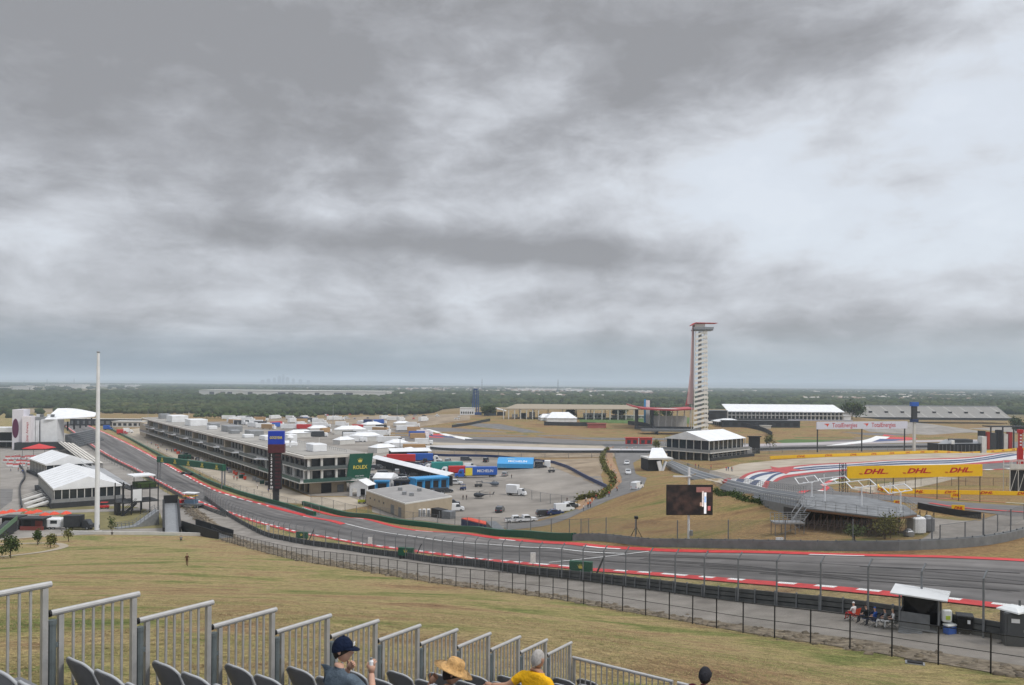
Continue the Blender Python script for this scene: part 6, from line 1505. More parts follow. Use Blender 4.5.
# small tan building in front
def tan_building():
    c = G(405,518.8); a = G(366,504.5); e = G(452,511.5); d1 = Vector((a.x-c.x,a.y-c.y,0)); d2 = Vector((e.x-c.x,e.y-c.y,0)); H = Zr(c,504.5)-c.z
    r = thing('flat_building','small flat roofed tan block building between the paddock and the pit exit','building',c)
    q = [Vector((0,0,0)),d2,d1+d2,d1]
    MB().prism([(p.x,p.y) for p in q],0,H).build('wall',P_beige,r)
    MB().prism([(p.x,p.y) for p in q],H+.003,H+0.35).build('parapet',P_offwhite,r)
    ctr = (d1+d2)/2; qq = [ctr+(p-ctr)*0.96 for p in q]
    MB().prism([(p.x,p.y) for p in qq],H+.353,H+0.40).build('roof',paint('gravel_roof',(0.27,0.26,0.25),0.9,var=0.15,scale=0.3),r)
    n1 = Vector((d1.y,-d1.x,0)).normalized(); 
    if n1.dot(d2) > 0: n1 = -n1
    for t, w, h0, h1_, m in ((0.12,2.0,0.1,2.6,P_steel),(0.30,2.4,0.1,2.6,P_steel),(0.52,0.9,1.9,2.5,P_glass),(0.64,0.9,1.9,2.5,P_glass),(0.76,0.9,1.9,2.5,P_glass),(0.88,0.9,1.9,2.5,P_glass)):
        p = d1*t+n1*0.03; MB().cbox((p.x,p.y,(h0+h1_)/2),(w,0.08,h1_-h0),math.atan2(d1.y,d1.x)).build('window' if h0>1 else 'door',m,r)
    for t, s in ((0.3,0.4),(0.42,0.35),(0.7,0.5),(0.5,0.75)):
        p = d1*t+d2*s; MB().bbox((p.x,p.y,H+0.9),(1.3,1.0,0.95),0.06).build('rooftop_unit',P_galv,r)
tan_building()
def arch_canopy():
    p, rz, L = frame2((349.5,496),(367.5,497.3)); r = thing('gable_canopy','small white gable canopy with two dark openings under the green end panel','canopy',p,rz); H = 3.6
    MB().xprism([(0,0),(0,H),(L/2,H+1.6),(L,H),(L,0),(L-0.9,0),(L-0.9,2.6),(L/2+0.6,2.6),(L/2+0.6,0),(L/2-0.6,0),(L/2-0.6,2.6),(0.9,2.6),(0.9,0)],0,0.3).build('front_wall',P_white,r)
    MB().xprism([(-0.2,H),(L/2,H+1.7),(L+0.2,H),(L+0.2,H+0.12),(L/2,H+1.85),(-0.2,H+0.12)],-0.2,5).build('roof',P_white,r)
    MB().box(0.2,4.6,0,L-0.2,4.8,H).build('back_wall',P_dark,r)
arch_canopy()
def forklift(p, label):
    r = thing('forklift',label,'forklift',p,0.3)
    MB().bbox((0,0,0.75),(2.2,1.2,0.8),0.1).build('body',paint('forklift_lime',(0.42,0.45,0.03),0.5),r)
    b = MB()
    for x in (-0.5,0.7):
        for y in (-0.5,0.5): b.bar((x,y,1.1),(x,y,2.2),0.08)
    b.box(-0.6,-0.6,2.2,0.8,0.6,2.3); b.build('roof_guard',P_dark,r)
    b = MB(); b.bar((1.3,-0.4,0.1),(1.3,-0.4,2.6),0.12); b.bar((1.3,0.4,0.1),(1.3,0.4,2.6),0.12); b.box(1.36,-0.45,0.12,2.3,-0.3,0.2); b.box(1.36,0.3,0.12,2.3,0.45,0.2); b.build('mast',P_dark,r)
    for x in (-0.7,0.8):
        for y in (-0.6,0.6): wheel(r,x,y,0.32,0.22)
forklift(pl(361.5,503.5),'lime yellow forklift standing at the left corner of the tan building')
def helicopter(p, rz, m, label, sc=1.0):
    r = thing('helicopter',label,'helicopter',p,rz); r.scale = (sc,)*3
    prof = [(0.05,2.3),(0.55,2.1),(0.85,1.5),(0.95,0.6),(0.9,-0.3),(0.6,-1.2),(0.25,-2.0),(0.14,-3.5),(0.10,-5.4)]
    b = MB(); b.tube([(x,0,1.35+(0.35 if x<-1 else 0)*min(1,(-x-1)/1.5)) for _,x in prof],[q for q,_ in prof],12); b.build('fuselage',m,r)
    b = MB(); b.tube([(1.0,0,1.5),(1.6,0,1.45),(2.1,0,1.32)],[0.80,0.66,0.35],12); b.build('canopy_glass',P_glass,r)
    b = MB(); b.add([(-5.3,-0.04,1.6),(-4.8,-0.04,1.6),(-5.4,-0.04,2.7),(-5.8,-0.04,2.7),(-5.3,0.04,1.6),(-4.8,0.04,1.6),(-5.4,0.04,2.7),(-5.8,0.04,2.7)],[(0,1,2,3),(7,6,5,4),(0,4,5,1),(1,5,6,2),(2,6,7,3),(3,7,4,0)]); b.build('tail_fin',m,r)
    MB().tube([(0,0,2.1),(0,0,2.75)],0.12,8).build('rotor_mast',P_dark,r)
    b = MB()
    for a in (0.3,0.3+2*PI/3,0.3+4*PI/3): b.bar((0,0,2.75),(5.2*math.cos(a),5.2*math.sin(a),2.68),0.26,0.05)
    b.build('main_rotor',P_black,r)
    b = MB()
    for a in (0.4,0.4+PI/2): b.bar((-5.3+0.8*math.cos(a),0.16,1.75+0.8*math.sin(a)),(-5.3-0.8*math.cos(a),0.16,1.75-0.8*math.sin(a)),0.12,0.04)
    b.build('tail_rotor',P_black,r)
    for y in (-0.9,0.9):
        b = MB(); b.tube([(-1.5,y,0.08),(1.6,y,0.08),(1.95,y,0.25)],0.06,6); b.bar((0.9,y,0.1),(0.8,y*0.5,0.8),0.06); b.bar((-0.8,y,0.1),(-0.7,y*0.5,0.8),0.06); b.build('skid',P_dark,r)
helicopter(pl(479.5,498.5),math.radians(172),P_cd,'nearer black helicopter parked on the pale gravel of the paddock',0.85)
helicopter(pl(494,486.5),math.radians(5),paint('heli_slate',(0.10,0.12,0.15),0.3),'farther slate grey helicopter parked beyond the black one',0.8)
def box_truck(p, rz, label, L=5.5, m=None):
    r = thing('box_truck',label,'truck',p,rz); m = m or P_white
    MB().bbox((-1.2,0,2.2),(L*0.72,2.4,2.7),0.06).build('cargo_box',m,r); b = MB(); b.xprism([(1.2,0.5),(1.2,2.4),(2.3,2.4),(2.8,1.5),(3.4,1.3),(3.5,0.5)],-1.05,1.05); b.build('cab',m,r)
    MB().add([(2.36,-0.95,2.36),(2.36,0.95,2.36),(2.82,0.95,1.55),(2.82,-0.95,1.55)],[(0,3,2,1)]).build('windscreen',P_glass,r)
    MB().box(-3.2,-0.5,0.5,1.3,0.5,0.84).build('chassis',P_black,r)
    for x in (-2.2,2.4):
        for y in (-0.95,0.95): wheel(r,x,y,0.45,0.3)
    return r
box_truck(pl(516,495.5),math.radians(-25),'white box truck standing alone on the gravel lot')
def cart(p, label, m, rz=0.0):
    r = thing('utility_cart',label,'cart',p,rz); MB().bbox((0,0,0.75),(2.6,1.3,0.6),0.1).build('body',m,r)
    b = MB()
    for x in (-0.6,0.8):
        for y in (-0.55,0.55): b.bar((x,y,1.0),(x,y,1.9),0.06)
    b.build('roof_post',P_dark,r); MB().box(-0.9,-0.65,1.9,1.0,0.65,1.98).build('roof',m,r)
    for x in (-0.85,0.85):
        for y in (-0.6,0.6): wheel(r,x,y,0.28,0.2)
cart(pl(478.5,487),'small dark utility cart between the two helicopters and the lorry',P_dark,0.4)
cart(pl(463,490),'dark blue utility cart in front of the white pickup',P_navy,1.2)
cart(pl(551.5,472.5),'small black utility cart alone near the far edge of the gravel lot',P_dark,0.2)
cart(pl(574,508.5),'dark utility cart at the lot corner beside the walking people',P_dark,0.9)
cart(pl(104,509),'red tractor-like cart parked beneath the bleachers',P_red,0.2)
# red recovery vehicle and marshal truck at the spectator side barrier
def marshal_truck():
    p = pl(190,507.5); r = thing('recovery_truck','blue grey recovery truck with a yellow and white top behind the guard rail','truck',p,math.radians(-12))
    MB().bbox((0,0,1.0),(7.5,2.4,0.6),0.08).build('flatbed',P_steel,r); b = MB(); b.xprism([(-4.2,0.5),(-4.2,1.6),(-3.5,2.2),(-2.3,2.2),(-2.3,0.5)],-1.1,1.1); b.build('cab',P_red,r)
    MB().box(-1.2,-1.1,1.31,2.0,1.1,2.4).build('crane_body',paint('slate_paint',(0.10,0.16,0.24),0.5),r); MB().box(-1.6,-1.3,3.4,1.8,1.3,3.55).build('yellow_panel',P_yellow,r); MB().box(-2.0,-1.4,4.2,2.2,1.4,4.4).build('white_awning',P_white,r)
    b = MB()
    for x in (-1.5,1.7): b.bar((x,0,2.4),(x,0,4.2),0.1)
    b.build('awning_post',P_dark,r)
    for x in (-3.3,2.4,3.2):
        for y in (-1,1): wheel(r,x,y,0.5,0.3)
marshal_truck()
def race_car(p, rz, m, label):
    r = thing('race_car',label,'race car',p,rz)
    b = MB(); b.xprism([(-2.0,.15),(-2.1,.7),(-1.2,.95),(-0.6,1.0),(-0.2,.65),(0.5,.6),(2.2,.3),(2.4,.12)],-0.45,0.45); b.build('body',m,r)
    MB().box(2.3,-0.95,0.1,2.75,0.95,0.16).build('front_wing',m,r); MB().box(-2.6,-0.9,0.75,-2.2,0.9,0.95).build('rear_wing',m,r)
    for x in (-1.7,1.7):
        for y in (-0.85,0.85): wheel(r,x,y,0.36,0.38)
race_car(pl(186.5,474.5),math.radians(-20),P_cd,'left of two dark race cars standing by the pit wall under the gantry')
race_car(pl(194.5,475.5),math.radians(-20),P_cd,'right of two dark race cars standing by the pit wall under the gantry')
# equipment along the garages
rnd = random.Random(5); N0 = Vector((-67.6,258.5,0)); ax = Vector((-.557,.83,0)); ay = Vector((-.83,-.557,0))
base = None; colr = [P_dark,P_yellow,P_galv,P_dark,P_white,P_navy,P_dgreen,P_orange]
base = None
for i in range(34):
    p = N0+ax*(14+i*5.3+rnd.uniform(-1,1))+ay*rnd.uniform(3.0,5.5)
    m = P_orange if 4<=i<=11 and rnd.random()<0.6 else colr[rnd.randrange(8)]
    if base is None:
        base = thing('tool_cart','small wheeled equipment cart standing in front of the pit garages','cart',p,0.3,'equipment carts along the pit garages')
        MB().bbox((0,0,0.75),(1.5,0.9,1.2),0.05).build('cabinet',m,base); MB().box(-0.7,-0.4,1.36,0.7,0.4,1.5).build('top_tray',P_steel,base)
        for x in (-0.55,0.55): wheel(base,x,0,0.13,0.8)
    else:
        o = dup(base,p,rnd.uniform(0,3)); recolor([c for c in o.children if c.name.startswith('cabinet')][0],0,m)
# lorries and tents packed behind the pit building
def far_unit(u,v,w,h,d,m,label,group,rz=0.0,name='transporter',peak=False):
    p = G(u,v); s = p.y/F; r = thing(name,label,'tent' if peak else 'lorry',p,rz,group)
    if peak:
        MB().add([(-w/2,-d/2,h*.6),(w/2,-d/2,h*.6),(w/2,d/2,h*.6),(-w/2,d/2,h*.6),(-w/4,0,h),(w/4,0,h)],[(0,1,5,4),(2,3,4,5),(1,2,5),(3,0,4),(3,2,1,0)]).build('roof',m,r); MB().box(-w/2+0.3,-d/2+0.3,0,w/2-0.3,d/2-0.3,h*.6-0.01).build('wall',P_offwhite,r)
    else:
        MB().bbox((0,0,h/2+0.4),(w,d,h-0.2),0.08).build('trailer',m,r); MB().bbox((w/2+1.4,0,1.5),(2.2,d*0.95,2.4),0.15).build('cab',P_white,r)
        for x in (-w*0.35,w*0.3,w/2+1.2): wheel(r,x,-d/2+0.2,0.5,0.3)
    return r
rnd = random.Random(21)
G1 = 'transporters parked behind the pit building'
labels = {'w':'white transporter parked among the tents behind the pit building','b':'blue transporter parked among the tents behind the pit building','r':'red transporter parked among the tents behind the pit building','d':'black transporter parked among the tents behind the pit building','o':'orange transporter parked among the tents behind the pit building'}
mm = {'w':P_white,'b':P_blue,'r':P_red,'d':P_dark,'o':paint('dusty_orange',(0.40,0.25,0.12),0.6)}
for i in range(72):
    u = rnd.uniform(228,425); f = (u-228)/197; v = rnd.uniform(419,424+f*30) ; 
    if 385 < u < 440 and v > 456: continue
    k = rnd.choice('wwwwwwwwwwdbdro'); w = rnd.uniform(8,14)
    far_unit(u,v,w,3.6,2.6,mm[k],labels[k],G1+' ('+k+')' if False else G1+', '+{'w':'white','b':'blue','r':'red','d':'black','o':'orange'}[k],rnd.choice([0.05,0.1,-0.5,1.2,0.3]))
for i,(u,v,w,h) in enumerate([(350,434,22,6),(366,441,20,5.5),(402,426,13,4),(318,432,14,5),(300,437,18,5),(372,428,16,5),(383,452,14,4.5),(344,444,12,4.5),(396,447,13,4.5),(408,455,11,4)]):
    far_unit(u,v,w,h,w*0.6,P_white,['largest white peaked tent behind the pit building','second white peaked tent right of the largest one behind the pit building','small white tent highest up the paddock near the car park','white tent right behind the pit roof units','broad low white tent at the back of the pit roof','white tent near the dark cube board in the paddock','white tent above the green end panel','small white tent left of the green end panel','white tent between the paddock lorries','small white tent just left of the red and blue transporters'][i],None,0.2+0.1*i,name='paddock_tent',peak=True)
for i in range(105):
    u = rnd.uniform(368,447); v = rnd.uniform(462,486)
    if abs(u-401)<14 and v<466: continue
    k = rnd.choice('ssdddwwbds')
    car(rnd.choice(['suv','sedan','van']),{'s':P_cs,'d':P_cd,'w':P_cw,'b':P_cn,'r':P_red}[k],{'s':'silver','d':'black','w':'white','b':'navy','r':'red'}[k]+' vehicle parked in the crowded middle of the paddock',G(u,v),rnd.choice([0.2,1.7,0.1,-0.4]),group={'s':'silver','d':'black','w':'white','b':'navy','r':'red'}[k]+' vehicles in the crowded paddock',name='parked_car')
for u,v,k,lab in [(432,497,'d','black van parked beside the small tan building, left of the helicopters'),(441,500,'s','silver van parked just right of the tan building'),(452,505,'d','black suv parked between the tan building and the nearer helicopter'),(455,511,'w','white van parked behind the grey cage container'),(470,468,'w','white van parked behind the blue yellow lorry'),(486,462,'d','black van parked left of the sky blue hospitality unit'),(448,463,'s','silver van parked behind the teal transporter'),(466,461,'d','black van parked at the blue wall behind the lorries'),(541,468,'d','black suv parked at the right end of the sky blue hospitality unit'),(500,512,'d','black car parked alone on the gravel behind the white pickups'),(505,476,'s','silver suv in the open lot below the hospitality unit')]:
    car('van' if 'van' in lab else 'suv',{'d':P_cd,'s':P_cs,'w':P_cw}[k],lab,G(u,v),rnd.choice([0.2,0.1,1.4]),name='parked_car')
rnd = random.Random(9)
proto = None; protos = {}
for i in range(46):
    u = rnd.uniform(222,470); v = rnd.uniform(414.6,419.5); k = rnd.choice('swdrw')
    if k not in protos: protos[k] = car('sedan',{'s':P_cs,'d':P_cd,'w':P_cw,'r':P_red}[k],{'s':'silver','d':'black','w':'white','r':'red'}[k]+' car in the distant dirt car park beyond the pit building',G(u,v),0.1,group={'s':'silver','d':'black','w':'white','r':'red'}[k]+' cars in the distant dirt car park',name='parked_car')
    else: dup(protos[k],G(u,v),rnd.choice([0.1,1.6]))
r = thing('dark_cube_board','dark cube of video boards on a post in the distant paddock','video screen',G(368,428)); zz = Zr(r.location,420); MB().box(-3.2,-3,Zr(r.location,425.5),3.2,3,zz).build('screen',P_navy,r); MB().box(-0.5,-0.5,0,0.5,0.5,Zr(r.location,425.6)).build('post',P_dark,r)
for (u,v,h,lab) in [(333,425,18,'slim floodlight pole standing behind the pit building'),(397,425,17,'slim floodlight pole at the far edge of the paddock'),(148,418,8,'thin white pole at the far end of the pit building roof line'),(400,452,7,'short lamp pole in the middle of the paddock')]:
    p = G(u,v); r = thing('light_pole',lab,'pole',p); MB().tube([(0,0,0),(0,0,h)],[0.22,0.14],6).build('pole',P_galv,r); MB().box(-0.9,-0.2,h,0.9,0.2,h+0.4).build('lamp_head',P_dark,r)
# pit exit containers etc. in front of the tan building
shop('navy container with an orange roof line beside the pit exit fence',(459,527.5),(500,531),2.2,3,P_navy,P_orange,2) if False else None
def container(a,b,h,d,m,label,top=None):
    p, rz, L = frame2(a,b); r = thing('container',label,'container',p,rz); MB().bbox((L/2,d/2,h/2),(L,d,h),0.05).build('body',m,r)
    if top: MB().box(0.05,0.05,h+.003,L-0.05,d-0.05,h+0.2).build('lid',top,r)
    for k in range(int(L/1.2)): MB().box(0.4+k*1.2,-0.05,0.2,0.55+k*1.2,-0.003,h-0.2).build('rib',m,r)
    MB().box(L-0.9,-0.08,0.2,L-0.3,-0.052,h-0.3).build('door_bar',P_steel,r)
container((461,525.5),(485,528.5),1.6,2.4,P_navy,'long low navy container with an orange lid by the pit exit fence',P_orange)
container((486,529),(506,531),1.8,2.4,P_steel,'grey low container right of the navy one by the pit exit fence')
container((431,517.5),(441,518.5),2.6,2.4,P_black,'black container between the white cabins and the navy container')
container((441.5,519),(450,519.5),2.2,2.4,P_steel,'grey cage container right of the black one beside the tan building')
for i,u in enumerate((415.5,419.5,424,428.5)):
    p = G(u,517); r = thing('white_cabin',['leftmost narrow white cabin in front of the tan building','second narrow white cabin in front of the tan building','third narrow white cabin in front of the tan building','rightmost narrow white cabin beside the black container'][i],'cabin',p,0.1); MB().bbox((0,0,1.15),(0.95,1.0,2.2),0.08).build('body',P_white,r); MB().box(-0.3,-0.53,0.15,0.3,-0.503,2.0).build('door',P_galv,r)
# left foreground strip: stalls, red umbrellas, trailer
def stall(label,a,b,h,m,m2):
    p, rz, L = frame2(a,b); r = thing('market_stall',label,'stall',p,rz); MB().box(0,0.6,0,L,3.0,h).build('body',m,r); MB().box(-0.2,-0.6,h+.003,L+0.2,3.2,h+0.25).build('roof',P_dark,r)
    n = max(2,int(L/2.5))
    for k in range(n): x = L*(k+0.5)/n; MB().box(x-0.9,0.55,1.0,x+0.9,0.597,h*0.82).build('serving_hatch',m2 if k%2 else P_black,r)
    MB().box(0,-0.1,0,L,0.3,1.0).build('counter',m2,r)
stall('black food stall with red fronts at the far left below the red umbrellas',(0,530),(18,530),3.0,P_black,P_steel)
stall('black food stall with a dull red front just left of the white trailer',(20,530.5),(43,530.5),2.8,P_dark,paint('dull_red',(0.20,0.05,0.04),0.6))
def trailer():
    p = G(53.5,529); r = thing('white_trailer','white caravan trailer between the food stalls and the black truck','trailer',p,0.05)
    MB().bbox((0,0,1.6),(4.6,2.3,2.3),0.25).build('body',P_white,r); MB().box(-0.2,-1.18,1.5,1.4,-1.153,2.3).build('window',P_glass,r); MB().box(-1.6,-1.18,0.7,-0.9,-1.153,2.4).build('door',P_galv,r)
    for x in (-0.4,0.5): wheel(r,x,-1.0,0.35,0.25)
    MB().bar((2.3,0,0.5),(3.4,0,0.5),0.1).build('tow_bar',P_dark,r)
trailer()
box_truck(G(79,529.5),math.radians(2),'black box truck parked right of the white trailer near the flagpole',m=P_dark)
um = None; rnd = random.Random(3)
UMB = [(3,516,'leftmost'),(11,514.5,'second'),(22,513.5,'third'),(30,516,'fourth'),(37,514.5,'fifth'),(45,518,'sixth'),(54,517,'seventh'),(66,516.5,'rightmost')]
for u,v,w in UMB:
    p = G(u,v+8); lab = w+' red umbrella in the row above the food stalls at far left' if w!='leftmost' and w!='rightmost' else w+' red umbrella of the row over the food stalls'
    if um is None:
        um = thing('red_umbrella',lab,'umbrella',p,0,'red umbrellas above the food stalls')
        MB().lathe((0,0,2.75),[(1.35,0),(1.3,0.08),(0.7,0.45),(0.05,0.7)],8).build('canopy',P_orange,um); MB().tube([(0,0,0),(0,0,3.6)],0.05,6).build('pole',P_white,um); MB().lathe((0,0,0),[(0.4,0),(0.4,0.1),(0.1,0.2)],8).build('base',P_dark,um)
    else: dup(um,p,0,label=lab)
r_, L_ = None, None
def left_ramp():
    p, rz, L = frame2((-6,540),(17,533)); r = thing('entrance_ramp','dark green sided ramp rising from the left edge below the stalls','ramp',p,rz)
    MB().add([(0,0,0.0),(L,0,2.2),(L,2.5,2.2),(0,2.5,0.0),(0,0,-0.4),(L,0,-0.3),(L,2.5,-0.3),(0,2.5,-0.4)],[(0,1,2,3),(7,6,5,4),(0,4,5,1),(1,5,6,2),(2,6,7,3),(3,7,4,0)]).build('walkway',P_dark,r)
    b = MB(); b.add([(0,-0.1,0.1),(L,-0.1,2.3),(L,-0.1,3.4),(0,-0.1,1.2),(0,-0.02,0.1),(L,-0.02,2.3),(L,-0.02,3.4),(0,-0.02,1.2)],[(0,1,2,3),(7,6,5,4),(0,4,5,1),(1,5,6,2),(2,6,7,3),(3,7,4,0)]); b.build('side_panel',paint('sage_green',(0.12,0.20,0.12),0.6),r)
left_ramp()
lowblock('end_pavilion','low pale building closing the far end of the straight',112,143,427,421.5,None,12,P_offwhite,win=6)
lowblock('start_bridge','long dark footbridge crossing beyond the far end of the straight',70,140,425.5,418.8,None,4,P_dark,cat='bridge',roof=P_offwhite,win=12,winm=P_steel)
for i,(u,v,m,lab) in enumerate([(108,430,P_blue,'bright blue truck under the far footbridge'),(122,434.5,P_red,'red vehicle group canopy left of the end pavilion'),(128,433,P_white,'white truck at the far end of the pit lane')]): box_truck(G(u,v),0.3*i,lab,m=m)
# ================================================================== plants, far plain
def ico():
    t = (1+5**.5)/2; v = np.array([(-1,t,0),(1,t,0),(-1,-t,0),(1,-t,0),(0,-1,t),(0,1,t),(0,-1,-t),(0,1,-t),(t,0,-1),(t,0,1),(-t,0,-1),(-t,0,1)],float); v /= np.linalg.norm(v[0])
    f = [(0,11,5),(0,5,1),(0,1,7),(0,7,10),(0,10,11),(1,5,9),(5,11,4),(11,10,2),(10,7,6),(7,1,8),(3,9,4),(3,4,2),(3,2,6),(3,6,8),(3,8,9),(4,9,5),(2,4,11),(6,2,10),(8,6,7),(9,8,1)]
    return v, np.array(f)
IV, IF = ico()
def ico2():
    v = [tuple(p) for p in IV]; cache = {}; f = []
    def mid(a,b):
        k = (min(a,b),max(a,b))
        if k not in cache: m = (np.array(v[a])+np.array(v[b])); m /= np.linalg.norm(m); cache[k] = len(v); v.append(tuple(m))
        return cache[k]
    for a,b,c in IF:
        ab, bc, ca = mid(a,b), mid(b,c), mid(c,a); f += [(a,ab,ca),(b,bc,ab),(c,ca,bc),(ab,bc,ca)]
    return np.array(v), np.array(f)
IV2, IF2 = ico2()
def leaf_mat(name, cols, scale=0.05):
    m, nt, b = _principled(name); N = nt.nodes; L = nt.links
    g = N.new('ShaderNodeNewGeometry'); n = N.new('ShaderNodeTexNoise'); n.inputs['Scale'].default_value = scale; n.inputs['Detail'].default_value = 5; n.inputs['Roughness'].default_value = 0.7; L.new(g.outputs['Position'], n.inputs['Vector'])
    cr = N.new('ShaderNodeValToRGB'); E = cr.color_ramp.elements; E[0].position = 0.32; E[0].color = rgb(cols[0]); E[1].position = 0.7; E[1].color = rgb(cols[2]); e = E.new(0.5); e.color = rgb(cols[1]); L.new(n.outputs[0], cr.inputs[0])
    mx = N.new('ShaderNodeMix'); mx.data_type = 'RGBA'; mx.blend_type = 'MULTIPLY'; mx.inputs[0].default_value = 1.0; c2 = N.new('ShaderNodeValToRGB'); c2.color_ramp.elements[0].color = (0.6,0.6,0.6,1); c2.color_ramp.elements[1].color = (1.4,1.4,1.3,1); L.new(g.outputs['Random Per Island'], c2.inputs[0])
    L.new(cr.outputs[0], mx.inputs[6]); L.new(c2.outputs[0], mx.inputs[7]); L.new(mx.outputs[2], b.inputs['Base Color']); b.inputs['Roughness'].default_value = 0.9; b.inputs['Specular IOR Level'].default_value = 0.15
    return m
M_scrub = leaf_mat('scrub_foliage',((0.020,0.034,0.012),(0.034,0.050,0.018),(0.075,0.078,0.034)),0.0035)
def big_mesh(name, V, Fc, m, kind='stuff', label=None):
    me = bpy.data.meshes.new(name); me.vertices.add(len(V)); me.vertices.foreach_set('co', V.astype(np.float32).ravel()); k = Fc.shape[1]
    me.loops.add(len(Fc)*k); me.loops.foreach_set('vertex_index', Fc.astype(np.int32).ravel()); me.polygons.add(len(Fc)); me.polygons.foreach_set('loop_start', np.arange(len(Fc),dtype=np.int32)*k)
    me.update(calc_edges=True); me.materials.append(m); o = bpy.data.objects.new(name, me); COL.objects.link(o); o['kind'] = kind
    if label: o['label'] = label
    return o
def scatter(name, pts, rad, hh, m, fine=False, label=None):
    V0_, F0_ = (IV2,IF2) if fine else (IV,IF); n = len(pts); k = len(V0_)
    jit = 1+RNG.uniform(-0.32,0.32,(n,k,1)); base = V0_[None]*jit
    ang = RNG.uniform(0,2*PI,n); c, s = np.cos(ang)[:,None], np.sin(ang)[:,None]
    X = base[...,0]*c-base[...,1]*s; Y = base[...,0]*s+base[...,1]*c; Z = base[...,2]
    sq = RNG.uniform(0.8,1.3,(n,1))
    P = np.stack([X*rad[:,None]*sq+pts[:,0:1], Y*rad[:,None]/sq+pts[:,1:2], Z*hh[:,None]+pts[:,2:3]+hh[:,None]*0.75],-1).reshape(-1,3)
    Fc = (F0_[None]+ (np.arange(n)*k)[:,None,None]).reshape(-1,3)
    return big_mesh(name, P, Fc, m, label=label)
def nz(x, y, s, seed=0):
    r = np.random.default_rng(seed); o = np.zeros(np.shape(x))
    for k in range(5):
        a = r.uniform(0,2*PI); f = s*1.9**k; o += np.sin((x*np.cos(a)+y*np.sin(a))*f+r.uniform(0,6))*np.sin((-x*np.sin(a)+y*np.cos(a))*f*0.8+r.uniform(0,6))/1.5**k
    return o
def far_wood():
    # nearest belts individually shaped, then coarser with distance
    parts = []
    for (y0,y1,n,r0,r1,thr,fine,vd) in [(1010,1350,9000,3.0,6.0,-0.35,True,0),(1350,2100,14000,5,10,-0.35,False,0),(2100,3600,16000,9,20,0.12,False,0),(3600,7500,13000,16,40,0.15,False,0)]:
        y = y0+(y1-y0)*RNG.random(n); w = y*0.70; x = RNG.uniform(-1,1,n)*w
        ok = nz(x*0.35,y*1.6,0.0045*(1350/y0)**0.9,int(y0)) > thr
        # clearings: warehouses, fields
        if y0 < 1300: ok &= ~((x > -60)&(y<1080))
        ok &= ~((y>1700)&(y<2150)&(x>-820)&(x<-280))
        uu = 512+F*x/y
        if y0 > 2000: ok &= ~((uu>-10)&(uu<142)&(y>2300)&(y<4600)&(RNG.random(n)<0.93)); ok &= ~((uu>505)&(uu<655)&(y>2300)&(y<5000)&(RNG.random(n)<0.8)); ok &= ~((uu>400)&(y>2300)&(y<5000)&(RNG.random(n)<0.55))
        x, y = x[ok], y[ok]; n = len(x); r = RNG.uniform(r0,r1,n); h = np.minimum(r*RNG.uniform(0.55,0.95,n),7.5)
        z = hgt(x,y)
        scatter('distant_woodland',np.stack([x,y,z-0.5],1),r,h,M_scrub,fine,'scrub woodland spread over the plain beyond the circuit')
far_wood()
def near_belts():
    n = 700; x = RNG.uniform(-520,-90,n); y = RNG.uniform(880,1010,n); ok = y > 880+ (x+520)*0.02
    x, y = x[ok], y[ok]; r = RNG.uniform(2.5,5,len(x)); scatter('scrub_belt',np.stack([x,y,hgt(x,y)],1),r,r*0.8,M_scrub,True,'green scrub behind the distant car park')
    n = 500; x = RNG.uniform(-760,-480,n); y = RNG.uniform(560,1000,n); ok = (x < -0.62*y+RNG.uniform(-30,30,n)-0)&(x>-0.75*y); x, y = x[ok], y[ok]; r = RNG.uniform(2.5,4.5,len(x)); scatter('scrub_belt',np.stack([x,y,hgt(x,y)],1),r,r*0.8,M_scrub,True,'green scrub behind the grandstand tower at far left')
near_belts()
def row_trees():
    rnd = random.Random(8); first = None
    for i in range(34):
        u = 196+i*3.6+rnd.uniform(-.6,.6); p = G(u,418.3+rnd.uniform(-.2,.3)+ (0.2 if i%3 else 0)); h = rnd.uniform(5,7.5)
        if first is None:
            first = thing('roadside_tree','round dark green tree in the row at the far side of the dirt car park','tree',p,0,'trees in a row beyond the car park'); MB().tube([(0,0,0),(0,0,2.2)],[0.25,0.15],6).build('trunk',M_bark,first)
            V = np.concatenate([IV2*(1+RNG.uniform(-.25,.25,(42,1)))*(1.6)+np.array([dx,dy,dz]) for dx,dy,dz in ((0,0,3.6),(1.1,0.3,3.0),(-1.1,-0.2,3.1),(0.1,0.9,4.6),(0.3,-1.0,3.3))]); Fc = np.concatenate([IF2+42*k for k in range(5)])
            o = big_mesh('crown',V,Fc,M_leaf,kind='thing'); del o['kind']; o.parent = first; first.scale = (h/6,)*3
        else: dup(first,p,rnd.uniform(0,6),scale=h/6)
M_bark = mat('bark',(0.10,0.075,0.055),0.9,var=0.3,scale=4)
M_leaf = leaf_mat('leaf_green',((0.030,0.050,0.015),(0.050,0.075,0.022),(0.085,0.105,0.035)),0.6)
M_leaf2 = leaf_mat('leaf_olive',((0.07,0.075,0.02),(0.11,0.11,0.03),(0.17,0.16,0.05)),0.8)
row_trees()
